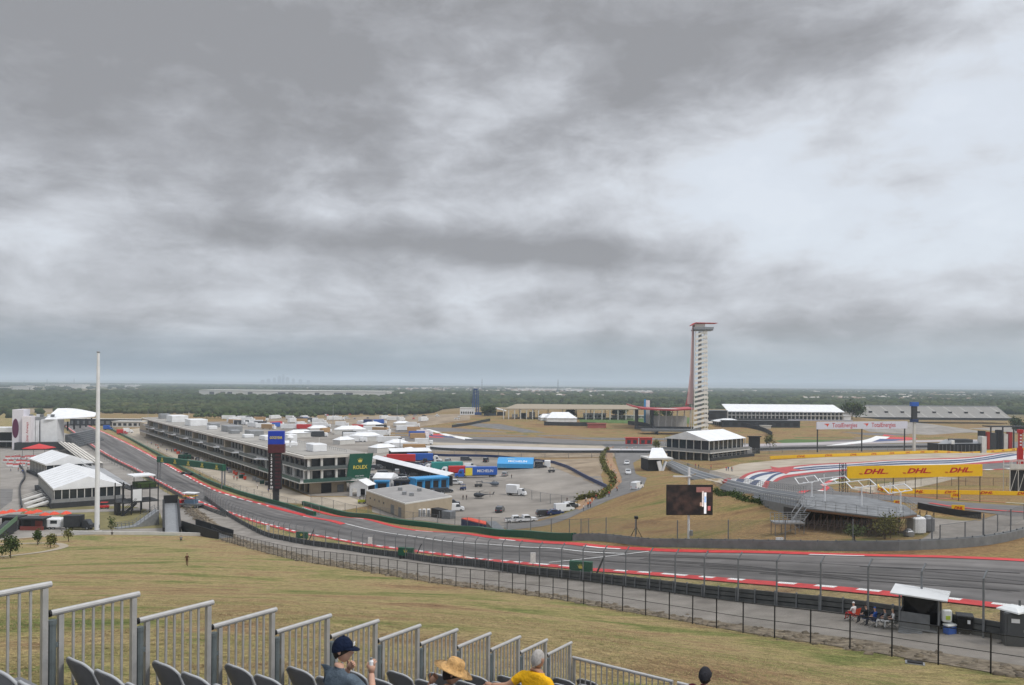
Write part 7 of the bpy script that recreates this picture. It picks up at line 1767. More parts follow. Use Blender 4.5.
def leafy_tree(name,label,p,h,cr,m,seed,lean=0.0,n=900,cat='tree',leaf=0.16,openness=0.55,trunk=0.10):
    rnd = np.random.default_rng(seed); r = thing(name,label,cat,p); b = MB(); zt = h*0.42
    b.tube([(0,0,-0.2),(lean*0.3,0,zt*0.6),(lean*0.6,0.02,h*0.72)],[trunk,trunk*0.75,trunk*0.3],7)
    limbs = []
    for k in range(7):
        a = rnd.uniform(0,2*PI); z0 = zt*rnd.uniform(0.45,1.5); l = cr*rnd.uniform(0.5,0.9); e = (lean*0.5+l*math.cos(a),l*math.sin(a),z0+h*rnd.uniform(0.12,0.3)); limbs.append(e); b.tube([(lean*0.4,0,z0),e],[trunk*0.45,trunk*0.12],5)
    b.build('trunk',M_bark,r)
    ctr = np.array(limbs+[(lean,0,h*0.82),(lean*.8,0.1,h*0.66)]); ii = rnd.integers(0,len(ctr),n); c = ctr[ii]+rnd.normal(0,1,(n,3))*np.array([cr*0.30,cr*0.30,h*0.14])
    q = rnd.normal(0,1,(n,3)); q /= np.linalg.norm(q,axis=1)[:,None]; t = np.cross(q,rnd.normal(0,1,(n,3))); t /= np.linalg.norm(t,axis=1)[:,None]; sz = leaf*rnd.uniform(0.6,1.4,(n,1))
    V = np.stack([c-q*sz,c+t*sz*.6,c+q*sz,c-t*sz*.6],1).reshape(-1,3); Fc = np.arange(n*4).reshape(-1,4)
    o = big_mesh('crown',V,Fc,m,kind='x'); del o['kind']; o.parent = r
    return r
leafy_tree('young_tree','tallest young tree by the curved path at the lower left',G(10.5,558),3.6,1.3,M_leaf,1,n=1400)
leafy_tree('young_tree','narrow young tree between the tallest tree and the path loop',G(37.5,545),2.9,0.75,M_leaf,2,n=900)
leafy_tree('young_tree','small young tree at the end of the path loop',G(50.5,548),2.6,0.8,M_leaf2,3,n=700)
leafy_tree('young_tree','thin sparse sapling right of the path loop',G(68.5,541.5),2.6,0.9,M_leaf2,4,n=300)
leafy_tree('young_tree','little sapling standing close to the flagpole by the kerb wall',G(112,533.5),3.6,0.8,M_leaf,5,n=260)
leafy_tree('bushy_tree','yellow green bushy tree under the right end of the scaffold platform',G(893,541)+Vector((0,2,0)),2.5,1.3,M_leaf2,6,n=1300,leaf=0.13)
leafy_tree('bushy_tree','dark bushy shrub under the middle of the scaffold platform',G(862,543)+Vector((0,2,0)),1.5,1.1,M_leaf,7,n=700,leaf=0.13)
leafy_tree('grandstand_tree','green tree standing at the right end of the grey grandstand',Vector((AT(1018,420,640).x,640,h1(AT(1018,420,640).x,640))),11,5.0,M_leaf,8,n=1500,leaf=0.8,trunk=0.4)
leafy_tree('grandstand_tree','dark tree between the white terrace and the grey grandstand',Vector((AT(852,420,720).x,720,h1(AT(852,420,720).x,720))),13,8.0,M_leaf,9,n=1500,leaf=1.0,trunk=0.4)
leafy_tree('park_tree','small tree on the mound edge left of the distant video board',G(770,448),7,2.5,M_leaf2,10,n=600,leaf=0.4,trunk=0.2)
leafy_tree('park_tree','small tree in front of the two storey marquee, left side',G(656,450.5),6,2.0,M_leaf2,11,n=600,leaf=0.35,trunk=0.2)
leafy_tree('park_tree','dark round tree beside the far blue tower pavilion',Vector((AT(488,418,725).x,725,h1(AT(488,418,725).x,725))),8,6.0,M_leaf,12,n=900,leaf=0.9,trunk=0.3)
for i,(u,D) in enumerate(((572,700),(617,705),(655,650),(665,700),(621,760))): leafy_tree('park_tree',['first tree behind the distant lawn, beside the white marquee','second tree behind the distant lawn, near the pergola end','dark tree behind the red stage roof at its left','dark tree behind the red stage roof at its right','tall tree rising above the pergola roof'][i],Vector((AT(u,418,D).x,D,h1(AT(u,418,D).x,D))),9,4.5,M_leaf,20+i,n=700,leaf=0.8,trunk=0.3)
def hedge(name,label,px,w,h,m,n=5000,leaf=0.22):
    A = wpath(px,1.5); r = np.random.default_rng(5); i = r.integers(0,len(A)-1,n); f = r.random(n)[:,None]; P = A[i]*(1-f)+A[i+1]*f+r.normal(0,w*0.35,(n,2)); z = hgt(P[:,0],P[:,1])+np.abs(r.normal(0,h*0.5,n)); c = np.stack([P[:,0],P[:,1],z],1)
    q = r.normal(0,1,(n,3)); q /= np.linalg.norm(q,axis=1)[:,None]; t = np.cross(q,r.normal(0,1,(n,3))); t /= np.linalg.norm(t,axis=1)[:,None]; sz = leaf*r.uniform(.6,1.5,(n,1))
    V = np.stack([c-q*sz,c+t*sz*.7,c+q*sz,c-t*sz*.7],1).reshape(-1,3); o = big_mesh(name,V,np.arange(n*4).reshape(-1,4),m,kind='x'); del o['kind']; return tag(o,label,'hedge')
hedge('hedge','green hedge curving along the orange footpath beside the curving road',[(608,449),(603,455),(603,463),(606,470),(612,477),(613,484),(607,492),(600,499)],1.5,1.3,M_leaf2,n=4500,leaf=0.35)
hedge('hedge','low hedge along the crest below the grey spectator walkway',[(715,491),(740,498),(765,504),(795,511)],1.2,0.7,M_leaf,n=4000,leaf=0.15)
hedge('shrub_row','row of grey green shrubs at the gravel lot corner beside the walkers',[(578,500),(590,498),(600,497)],1.5,1.2,M_leaf2,n=1500,leaf=0.3)
# dry grass lying over the near slope
def blades():
    n = 26000; k = 6; r = np.random.default_rng(12)
    y = 12+(48-12)*r.random(n)**1.1; x = r.uniform(-0.70,0.70,n)*y
    ok = (0.84*x+0.54*y < 31)&(nz(x,y,0.35,4)+0.6*nz(x,y,1.3,6)+r.normal(0,0.5,n) > -0.2); x, y = x[ok], y[ok]; n = len(x)
    x = np.repeat(x,k)+r.normal(0,0.05,n*k); y = np.repeat(y,k)+r.normal(0,0.05,n*k); n *= k; z = hgt(x,y); a = r.uniform(0,2*PI,n); l = r.uniform(0.05,0.13,n); w = 0.008*(1+y/40); up = r.uniform(0.01,0.05,n)
    dx, dy = np.cos(a), np.sin(a)
    V = np.stack([np.stack([x-dy*w,y+dx*w,z+0.004],1),np.stack([x+dy*w,y-dx*w,z+0.004],1),np.stack([x+dx*l,y+dy*l,z+up],1)],1).reshape(-1,3)
    m = leaf_mat('dry_grass',((0.15,0.10,0.055),(0.25,0.195,0.10),(0.13,0.14,0.05)),0.35); big_mesh('dry_grass_blades',V,np.arange(n*3).reshape(-1,3),m,label='short dry grass blades over the near hillside')
blades()
def rubble():
    n = 2600; r = np.random.default_rng(3); L0 = CHw; S0 = match(CHw,SRw); i = r.integers(0,len(L0)-1,n); f = r.random((n,1)); A_ = L0[i]; B_ = S0[i]; P = A_*(1-f)+B_*f+r.normal(0,0.3,(n,2)); s = r.uniform(0.05,0.20,n)*(1+P[:,1]/140)
    o = scatter('rubble_stones',np.stack([P[:,0],P[:,1],hgt(P[:,0],P[:,1])-s*0.4],1),s,s*0.6,leaf_mat('rubble_stone',((0.10,0.08,0.055),(0.16,0.13,0.10),(0.24,0.21,0.17)),0.8),False,'loose stones on the bank below the chain link fence')
rubble()
# ---- warehouses, houses, skyline on the plain
def ware(label,u0,u1,v,vt,m,D=None,win=0,seed=0,depth=None):
    p = G(u0,v); D = p.y; s = D/F; Wd = (u1-u0)*s; H = Zr(Vector((p.x,p.y,0)),vt); dd = depth or min(Wd*0.4,120); r = thing('warehouse',label,'warehouse',(p.x,p.y,0)); rn = random.Random(seed)
    MB().box(0,0,0,Wd,dd,H).build('wall',m,r); MB().box(-1,-1,H+.01,Wd+1,dd+1,H+1.0).build('roof',P_offwhite,r)
    for k in range(win): x = Wd*(rn.random()*0.9+0.03); MB().box(x,-0.6,0.2,x+Wd*0.025,-0.02,H*0.7).build('loading_door',P_dark,r)
    return r
P_wh = paint('warehouse_white',(0.55,0.54,0.52),0.7,var=0.1,scale=0.02)
ware('very long low white warehouse beyond the woodland above the pit building',199,387,395.2,390.2,P_wh,win=12,seed=1)
ware('pale warehouse at far left above the grandstand tower',10,32,389.5,386.3,P_wh,win=3,seed=2)
ware('broad pale warehouse just left of the flagpole on the plain',45,82,388.2,384.2,P_wh,win=4,seed=3)
ware('small pale warehouse at the left edge of the plain',-4,8,391,387.4,P_wh,win=1,seed=4)
ware('long bright white warehouse on the horizon right of the blue tower',518,583,391.0,388.6,P_white,win=2,seed=5)
ware('bright white warehouse on the horizon left of the observation tower',598,648,393.2,390.6,P_white,win=3,seed=6)
ware('short white warehouse far off at the right above the grey grandstand',977,988,394,392.2,P_white,seed=7)
ware('narrow white warehouse far off near the right edge of the plain',992,1003,394,392.4,P_white,seed=8)
ware('pale low warehouse on the plain between the flagpole and the long one',100,135,386.6,384.6,P_wh,seed=9)
def houses():
    n = 2600; r = np.random.default_rng(31); zones = [(880,690,960,1600,3200)]
    u = np.where(r.random(n)<0.62, r.uniform(690,1040,n), r.uniform(380,700,n)); D = r.uniform(1900,5200,n); x = (u-512)/F*D; ok = nz(x,D,0.0035,77) > 0.15; x, D = x[ok], D[ok]; n = len(x)
    mb = [MB(),MB()]
    for k in range(n):
        w, d, h = r.uniform(9,22), r.uniform(8,16), r.uniform(4,8); m_ = mb[0] if r.random()<0.5 else mb[1]; z = 0
        X, Y = x[k], D[k]
        m_.box(X-w/2,Y-d/2,z,X+w/2,Y+d/2,z+h); m_.add([(X-w/2-.5,Y-d/2-.5,z+h),(X+w/2+.5,Y-d/2-.5,z+h),(X+w/2+.5,Y+d/2+.5,z+h),(X-w/2-.5,Y+d/2+.5,z+h),(X-w/4,Y,z+h+3),(X+w/4,Y,z+h+3)],[(0,1,5,4),(2,3,4,5),(1,2,5),(3,0,4)])
    o = mb[0].build('distant_suburb',paint('house_pale',(0.48,0.44,0.40),0.8,var=0.3,scale=0.01)); o['kind'] = 'stuff'; o['label'] = 'pale houses of a far-off suburb'
    o = mb[1].build('distant_suburb',paint('house_brown',(0.26,0.19,0.15),0.8,var=0.3,scale=0.01)); o['kind'] = 'stuff'; o['label'] = 'brown houses of a far-off suburb'
houses()
def skyline():
    rn = random.Random(6); P_sk = paint('skyline_grey',(0.12,0.15,0.19),0.7)
    for i,(u,w,t) in enumerate([(262,3,379.8),(268,3,378.6),(274,2.5,377.6),(279,3,375.6),(283,2.2,374.2),(287,3,376.8),(293,2.5,378.4),(300,3,379.3),(308,3,380.2)]):
        D = 13500; p = AT(u,384,D); s = D/F; r = thing('skyscraper',['leftmost','second','third','fourth','tallest','sixth','seventh','eighth','rightmost'][i]+' hazy tower of the city skyline on the horizon','skyscraper',(p.x,D,0),0,'hazy skyline towers')
        H = Zr(Vector((p.x,D,0)),t); MB().box(-w*s/2,0,0,w*s/2,w*s,H*0.86).build('tower_block',P_sk,r); MB().box(-w*s*0.3,w*s*0.2,H*0.861,w*s*0.3,w*s*0.8,H).build('crown_block',P_sk,r)
    for u, t, D in ((47,379,5000),(74,378.5,5000),(24,380.5,5200),(482,378.8,4000),(558,379.5,3500)):
        p = AT(u,386,D); r = thing('radio_mast',{47:'left radio mast above the pale warehouses',74:'radio mast nearest the flagpole on the left horizon',24:'short radio mast at the far left horizon',482:'thin radio mast right of the blue tower',558:'thin radio mast above the white warehouse'}[u],'mast',(p.x,D,0)); H = Zr(Vector((p.x,D,0)),t); MB().tube([(0,0,0),(0,0,H)],[2.2,0.8],5).build('mast',P_sk,r); MB().box(-3,-1,H*0.7,3,1,H*0.72).build('antenna_arm',P_sk,r)
skyline()
def ridges():
    for (D,h,seed,u0,u1,nm) in [(17000,75,3,-600,1600,'far_hills'),(21500,130,5,500,1700,'far_hills')]:
        A = MB(); n = 140; us = np.linspace(u0,u1,n); xs = (us-512)/F*D; hh = np.maximum(2,h*(0.55+0.3*nz(xs,np.zeros(n),0.0004,seed)))
        for x, q in zip(xs,hh): A.v += [(x,D-900,0),(x,D,q),(x,D+900,0)]
        for i in range(n-1): A.f += [(3*i,3*i+3,3*i+4,3*i+1),(3*i+1,3*i+4,3*i+5,3*i+2)]; A.m += [0,0]
        o = A.build(nm, paint('hill_green',(0.05,0.07,0.04),0.9,var=0.3,scale=0.001)); o['kind'] = 'structure'
ridges()
# ================================================================== people
SKINC = mat('skin_light',(0.50,0.30,0.22),0.6,var=0.06,scale=6,spec=0.3); SKINT = mat('skin_tan',(0.36,0.20,0.13),0.6,var=0.06,scale=6,spec=0.3)
HAIRD = mat('hair_dark',(0.02,0.014,0.01),0.8,var=0.3,scale=30); HAIRG = mat('hair_grey',(0.34,0.32,0.30),0.85,var=0.25,scale=40)
def cloth(name, c): return mat('cloth_'+name, c, 0.9, var=0.22, scale=9, bump=1.0, spec=0.15)
def skin_body(J, E, root, sub=1):
    """one continuous surface grown over a joint graph; J: name -> (pos, radius)"""
    names = list(J); me = bpy.data.meshes.new('tmp'); me.from_pydata([J[n][0] for n in names], [(names.index(a),names.index(b)) for a,b in E], [])
    o = bpy.data.objects.new('tmp', me); COL.objects.link(o); sk = o.modifiers.new('s','SKIN'); sk.use_smooth_shade = True
    for i, n in enumerate(names):
        d = me.skin_vertices[0].data[i]; r = J[n][1]; d.radius = r if isinstance(r,tuple) else (r,r); d.use_root = (n == root)
    sk.branch_smoothing = 0.4
    if sub: m = o.modifiers.new('u','SUBSURF'); m.levels = sub; m.render_levels = sub
    dg = bpy.context.evaluated_depsgraph_get(); out = bpy.data.meshes.new_from_object(o.evaluated_get(dg)); bpy.data.objects.remove(o)
    return out, names
def zone_mesh(me, J, E, zones, mats):
    """material of each face by its nearest bone"""
    P = {n: np.array(J[n][0],float) for n in J}; segs = [(P[a],P[b],zones.get((a,b),0)) for a,b in E]
    nf = len(me.polygons); c = np.empty(nf*3); me.polygons.foreach_get('center',c); c = c.reshape(-1,3); best = np.full(nf,1e9); mi = np.zeros(nf,np.int32)
    for a, b, z in segs:
        d = b-a; t = np.clip(((c-a)@d)/max(d@d,1e-9),0,1); q = np.linalg.norm(c-(a+t[:,None]*d),axis=1); k = q < best; best[k] = q[k]; mi[k] = z
    me.materials.clear()
    for m in mats: me.materials.append(m)
    me.polygons.foreach_set('material_index', mi); me.polygons.foreach_set('use_smooth', [True]*nf); me.update()
def std_joints(pose):
    if pose == 'stand': L = {'kneeL':(-.11,.01,.50),'ankL':(-.12,-.02,.09),'toeL':(-.14,.14,.03),'kneeR':(.11,.01,.50),'ankR':(.12,-.02,.09),'toeR':(.14,.14,.03),'elbL':(-.27,-.03,1.12),'wrL':(-.28,.08,.88),'elbR':(.27,-.03,1.12),'wrR':(.28,.08,.88)}; z = 0; ty = 0
    if pose == 'walk': L = {'kneeL':(-.10,.22,.53),'ankL':(-.10,.28,.10),'toeL':(-.11,.44,.06),'kneeR':(.10,-.03,.50),'ankR':(.10,-.34,.16),'toeR':(.10,-.22,.03),'elbL':(-.25,-.16,1.12),'wrL':(-.26,-.16,.86),'elbR':(.25,.10,1.12),'wrR':(.24,.28,.96)}; z = 0; ty = 0
    if pose == 'sit': L = {'kneeL':(-.14,.46,.52),'ankL':(-.14,.50,.10),'toeL':(-.14,.64,.04),'kneeR':(.14,.46,.52),'ankR':(.14,.50,.10),'toeR':(.14,.64,.04),'elbL':(-.28,.06,.76),'wrL':(-.18,.30,.68),'elbR':(.28,.06,.76),'wrR':(.18,.30,.68)}; z = -.42; ty = 0
    B = {'pel':(0,0,.94+z),'bel':(0,-.01,1.10+z),'che':(0,-.02,1.28+z),'nek':(0,-.005,1.47+z),'jaw':(0,.03,1.57+z),'hed':(0,.02,1.68+z),'top':(0,.0,1.76+z),'shL':(-.19,-.02,1.40+z),'shR':(.19,-.02,1.40+z),'hipL':(-.10,0,.90+z),'hipR':(.10,0,.90+z)}
    P = {**B, **L}; P['haL'] = tuple(np.array(P['wrL'])+np.array([0,.03,-.09 if pose!='sit' else .0])); P['haR'] = tuple(np.array(P['wrR'])+np.array([0,.03,-.09 if pose!='sit' else .0]))
    R = {'pel':(.15,.11),'bel':(.14,.10),'che':(.17,.115),'nek':.055,'jaw':.065,'hed':.098,'top':.075,'shL':.075,'shR':.075,'hipL':.095,'hipR':.095,'kneeL':.062,'kneeR':.062,'ankL':.042,'ankR':.042,'toeL':.038,'toeR':.038,'elbL':.042,'elbR':.042,'wrL':.030,'wrR':.030,'haL':.038,'haR':.038}
    return {k:(P[k],R[k]) for k in P}
EDG = [('pel','bel'),('bel','che'),('che','nek'),('nek','jaw'),('jaw','hed'),('hed','top'),('che','shL'),('che','shR'),('shL','elbL'),('elbL','wrL'),('wrL','haL'),('shR','elbR'),('elbR','wrR'),('wrR','haR'),('pel','hipL'),('pel','hipR'),('hipL','kneeL'),('kneeL','ankL'),('ankL','toeL'),('hipR','kneeR'),('kneeR','ankR'),('ankR','toeR')]
ZON = {}
for e in EDG:
    a, b = e
    if a in ('pel','bel') and b in ('bel','che') or b in ('shL','shR') or (a,b) in (('shL','elbL'),('shR','elbR'),('che','nek')): ZON[e] = 1
    elif a in ('elbL','elbR','wrL','wrR','nek'): ZON[e] = 0
    elif a in ('jaw',): ZON[e] = 0
    elif a == 'hed': ZON[e] = 3
    elif a in ('ankL','ankR'): ZON[e] = 4
    else: ZON[e] = 2
BODY = {}
CL = {'white':cloth('white',(0.62,0.62,0.62)),'black':cloth('black',(0.02,0.02,0.022)),'orange':cloth('orange',(0.65,0.16,0.03)),'red':cloth('red',(0.45,0.03,0.03)),'blue':cloth('blue',(0.03,0.08,0.28)),'grey':cloth('grey',(0.16,0.17,0.18)),'navy':cloth('navy',(0.012,0.018,0.045)),'jeans':cloth('jeans',(0.05,0.07,0.13)),'khaki':cloth('khaki',(0.30,0.24,0.15)),'brown':cloth('brown',(0.10,0.045,0.03)),'green':cloth('green',(0.03,0.12,0.06))}
def person(p, rz, pose, shirt, pants, label, skin=SKINC, hair=HAIRD, group=None, sc=1.0):
    if pose not in BODY:
        J = std_joints(pose); me, _ = skin_body(J, EDG, 'pel', 1); zone_mesh(me, J, EDG, ZON, [SKINC,CL['white'],CL['jeans'],HAIRD,CL['black']]); me.name = 'person'; BODY[pose] = me
    o = bpy.data.objects.new('person', BODY[pose]); COL.objects.link(o); o.location = p; o.rotation_euler = (0,0,rz); o.scale = (sc,)*3
    tag(o,label,'person',group)
    for i, m in enumerate((skin,CL[shirt],CL[pants],hair)): recolor(o,i,m)
    return o
# walkers on the orange path and lot corner
rnd = random.Random(17)
pts = [(609,452),(606.5,457),(605,461),(608,465),(611,468),(614,473),(616,476),(615,481),(619,485),(611,489),(617,492),(603,494),(600,498),(609,497),(606,450.5),(613,449),(621,450),(627,449.5),(632,450),(636,449),(596,500),(592,503),(590,505),(586,503),(588,508)]
cs = [('orange','khaki'),('orange','orange'),('white','jeans'),('red','jeans'),('orange','black'),('white','khaki')]
for i,(u,v) in enumerate(pts):
    c, q = cs[rnd.randrange(6)] if u < 612 or v > 455 else (rnd.choice(['khaki','white','orange']),'khaki')
    lab = {'orange':'person in orange walking along the path by the curved hedge','white':'person in white walking along the path by the curved hedge','red':'person in red walking along the path by the curved hedge','khaki':'person in khaki walking along the path by the curved hedge'}[c]
    person(G(u,v), rnd.uniform(0,6), rnd.choice(['walk','stand','walk']), c, q, lab, group=c+' clad walkers by the curved hedge')
for u,v,c,l in [(583.5,511,'white','person in white standing at the lot corner by the utility cart'),(590.5,507.5,'red','person in red standing between the utility cart and the shrubs'),(567,503,'black','person in black alone beside the lot fence posts'),(511.5,478.5,'black','person in black alone in the middle of the gravel lot'),(463,500,'black','left of two people in black standing by the nearer helicopter'),(466.5,500,'black','right of two people in black standing by the nearer helicopter'),(490,497,'brown','person in brown at the tail of the nearer helicopter')]:
    person(G(u,v), rnd.uniform(0,6), 'stand', c, 'black', l)
for i in range(44):
    p = N0+ax*rnd.uniform(8,250)+ay*rnd.uniform(2.6,9); c = rnd.choice(['black','red','white','orange','navy','blue']); person(p,rnd.uniform(0,6),'stand',c,'black','crew member in '+c+' standing in front of the pit garages',group=c+' clad crew in front of the garages')
for i in range(26):
    u = rnd.uniform(4,50); v = rnd.uniform(456,474); c = rnd.choice(['black','red','white','blue']); person(G(u,v),rnd.uniform(0,6),rnd.choice(['walk','stand']),c,'jeans','visitor in '+c+' on the plaza near the red canopy',group=c+' clad visitors on the plaza')
for i in range(10):
    u = rnd.uniform(676,735); P = GL(u,466+ (u-676)*0.10,0.02); c = rnd.choice(['red','white','blue','black']); person(P,rnd.uniform(0,6),'stand',c,'jeans','spectator in '+c+' standing behind the grey walkway below the marquee',group=c+' clad spectators behind the walkway')
# people on the near grass hill
person(G(187,566),0.3,'walk','brown','brown','person in dark brown walking up the grass hill',hair=HAIRD,skin=SKINT,sc=0.92)
person(G(181,542)+Vector((0,0,-0.05)),0.4,'sit','grey','black','person in grey sitting at the foot of the grass hill',sc=1.1)
person(G(112,536),0.4,'sit','black','black','person in black sitting near the flagpole base',sc=0.9)
for i in range(18):
    u = rnd.uniform(368,448); v = rnd.uniform(464,492); c = rnd.choice(['black','white','blue','red']); person(G(u,v),rnd.uniform(0,6),'stand',c,'black','team member in '+c+' standing among the paddock tents',group=c+' clad team members in the paddock')
# ---- marshals, shed, bin, toilet beside the service road
def shed():
    c = G(920,630.5); p = Vector((c.x,c.y,c.z)); rz = math.radians(-52); g = p.z
    # local x runs along the road toward the camera, -y faces the hill
    s = p.y/F; H = 2.35; r = thing('marshal_shelter','small grey marshal shelter with a flat white roof beside the service road','shelter',p,math.radians(-33))
    w, d = 2.2, 1.5
    for x in (-w/2,w/2):
        for y in (-d/2,d/2): MB().box(x-0.05,y-0.05,-0.4,x+0.05,y+0.05,H).build('post',P_steel,r)
    MB().box(-w/2+0.06,-d/2,0.30,w*0.28,-d/2+0.06,1.25).build('front_panel',P_steel,r); MB().box(-w/2,-d/2+0.07,0.30,-w/2+0.05,d/2-.06,1.3).build('side_panel',P_galv,r); MB().box(w/2-0.05,-d/2+.07,0.3,w/2,d/2-.06,1.25).build('side_panel',P_steel,r)
    MB().box(-w/2+0.06,d/2-0.05,0.3,w/2-0.06,d/2,2.3).build('back_panel',P_black,r)
    MB().box(-w/2,-d/2,0.2,w/2,d/2,0.297).build('floor',P_deck,r)
    b = MB(); b.add([(-w/2-0.5,-d/2-0.45,H+0.02),(w/2+0.5,-d/2-0.45,H-0.03),(w/2+0.5,d/2+0.5,H+0.04),(-w/2-0.5,d/2+0.5,H+0.09),(-w/2-0.5,-d/2-0.45,H+0.10),(w/2+0.5,-d/2-0.45,H+0.05),(w/2+0.5,d/2+0.5,H+0.12),(-w/2-0.5,d/2+0.5,H+0.17)],[(3,2,1,0),(4,5,6,7),(0,1,5,4),(1,2,6,5),(2,3,7,6),(3,0,4,7)]); b.build('roof',paint('shed_roof',(0.55,0.56,0.56),0.5,var=0.06),r)
    b = MB(); b.add([(-w/2+0.1,-d/2+0.1,2.2),(w*0.1,-d/2+0.1,1.1),(w/2-0.1,-d/2+0.1,2.2),(-w/2+0.1,-d/2+0.13,2.2),(w*0.1,-d/2+0.13,1.1),(w/2-0.1,-d/2+0.13,2.2)],[(0,1,2),(5,4,3)]); b.build('shade_cloth',P_black,r)
    b = MB()
    for k in range(3): b.box(-w/2,-d/2-0.25-k*0.22,0.05-k*0.0,w*0.1,-d/2-0.06-k*0.22,0.20-k*0.06)
    b.build('step',P_galv,r)
    P_box = paint('cool_box_white',(0.62,0.64,0.62),0.5)
    q = thing('cooler','white sack with a green label hung on the shelter corner','bag',p+Vector((0.95,-1.35,1.0)),0.0); MB().bbox((0,0,0.35),(0.55,0.30,0.75),0.06).build('sack_body',P_box,q); MB().box(-0.14,-0.18,0.15,0.14,-0.153,0.38).build('label_patch',paint('lime_patch',(0.35,0.45,0.05),0.6),q)
    q = thing('cooler','blue and white cool box on the ground at the shelter corner','cool box',Vector((p.x+1.15,p.y-1.35,h1(p.x+1.15,p.y-1.35))),0.3); MB().bbox((0,0,0.28),(0.7,0.45,0.5),0.05).build('tub',P_blue,q); MB().bbox((0,0,0.60),(0.72,0.47,0.12),0.03).build('lid',P_box,q)
    # crate of bottles and tripod board beside
shed()
def folding_chair(p, rz, m, label):
    r = thing('folding_chair',label,'chair',p,rz); MB().add([(-.28,-.25,.44),(.28,-.25,.44),(.28,.25,.46),(-.28,.25,.46),(-.28,-.25,.46),(.28,-.25,.46),(.28,.25,.48),(-.28,.25,.48)],[(3,2,1,0),(4,5,6,7),(0,1,5,4),(1,2,6,5),(2,3,7,6),(3,0,4,7)]).build('seat',m,r)
    MB().add([(-.28,-.25,.5),(.28,-.25,.5),(.28,-.38,.98),(-.28,-.38,.98),(-.28,-.27,.5),(.28,-.27,.5),(.28,-.40,.98),(-.28,-.40,.98)],[(0,1,2,3),(7,6,5,4),(0,4,5,1),(1,5,6,2),(2,6,7,3),(3,7,4,0)]).build('backrest',m,r)
    for s in (-1,1):
        MB().bar((s*.28,-.3,0),(s*.28,.28,.62),0.03).build('leg',P_steel,r); MB().bar((s*.28,.3,0),(s*.28,-.34,.62),0.03).build('leg',P_steel,r)
for i,(u,v,c,q,m,l,cl) in enumerate([(853.5,621.5,'white','red',P_orange,'marshal in white with an orange lap sitting furthest from the shelter','orange folding chair furthest from the marshal shelter'),
    (866,625,'black','navy',P_navy,'marshal in black sitting second from the left beside the road','navy folding chair second from the left beside the road'),
    (875,627.5,'blue','navy',P_navy,'marshal in bright blue sitting in the middle of the row','navy folding chair in the middle of the marshals'),
    (885,629,'grey','white',P_dark,'marshal in grey leaning back right beside the shelter','dark folding chair second nearest the marshal shelter'),
    (893,629.5,'white','white',P_dark,'marshal in white sitting nearest the shelter','dark folding chair nearest the marshal shelter')]):
    p = G(u,v); rz = math.radians(35+i*9); folding_chair(p,rz,m,cl); person(p+Vector((0,0,0.02)),rz,'sit',c,q,l,hair=[CL['white'],HAIRD,CL['blue'],HAIRD,CL['khaki']][i])
def bin_():
    p = G(964.5,634); r = thing('wheelie_bin','black plastic bin with a white tag beside the guard rail','bin',p,math.radians(-25)); MB().add([(-.36,-.32,.08),(.36,-.32,.08),(.36,.32,.08),(-.36,.32,.08),(-.44,-.40,1.1),(.44,-.40,1.1),(.44,.40,1.1),(-.44,.40,1.1)],[(3,2,1,0),(4,5,6,7),(0,1,5,4),(1,2,6,5),(2,3,7,6),(3,0,4,7)]).build('tub',P_black,r)
    MB().bbox((0,0,1.17),(.96,.88,.12),0.03).build('lid',P_dark,r); MB().box(0.12,-0.41,0.75,0.28,-0.385,0.98).build('tag',P_white,r)
    for x in (-.3,.3): wheel(r,x,-0.28,0.1,0.08)
bin_()
def toilet():
    p = G(1014,645); r = thing('portable_toilet','grey portable toilet with a white domed roof at the right edge','portable toilet',p,math.radians(-20)); w = 0.62
    P_ptg = paint('toilet_grey',(0.075,0.08,0.085),0.55,var=0.1)
    MB().bbox((0,0,1.02),(1.2,1.2,2.0),0.07).build('cabin',P_ptg,r); MB().box(-.62,-.62,-0.1,.62,.62,0.015).build('skid_base',P_black,r)
    MB().lathe((0,0,2.02),[(0.93,0),(0.90,0.08),(0.55,0.24),(0.1,0.30)],4).build('roof',paint('toilet_white',(0.66,0.68,0.68),0.5),r); r.children[-1].rotation_euler = (0,0,PI/4)
    d = MB().box(-.46,-.635,0.12,.46,-.603,1.86).build('door',P_ptg,r); MB().box(-.28,-.65,1.45,.14,-.638,1.68).build('door_sign',P_white,d); MB().box(.33,-.66,0.95,.40,-.638,1.1).build('latch',P_galv,d)
    MB().tube([(0.35,0.35,2.1),(0.35,0.35,2.55)],0.06,8).build('vent_pipe',P_ptg,r)
    for k in range(5): MB().box(-.60,-0.5+k*0.22,0.2,-.625,-0.42+k*0.22,1.8).build('rib',P_ptg,r)
toilet()
q = thing('drain_cover','small dark drain frame on the grass below the fence','drain cover',G(915,664.5),math.radians(-25)); MB().box(-.45,-.25,0,.45,.25,.10).build('frame',P_galv,q); MB().box(-.36,-.18,.103,.36,.18,.16).build('grate',P_black,q)
for i,(u,v,w,h) in enumerate([(533,567,0.65,1.45),(370,546.5,0.8,1.4),(268,532,0.8,1.3),(779.5,547.5,0.85,0.9)]):
    p = G(u,v); r = thing('marker_board',['white marker board on the guard rail right of the green flag box','white marker board on the guard rail below the pit exit','white marker board on the guard rail left of the pit exit','white square marker board on the grey barrier by the scaffold'][i],'sign',p,0); MB().box(-w/2,-.05,0.5 if i<3 else 0.1,w/2,.05,h+ (0.4 if i<3 else 0.25)).build('panel',P_white,r); MB().box(-.05,.055,0,.05,.12,h).build('post',P_steel,r)
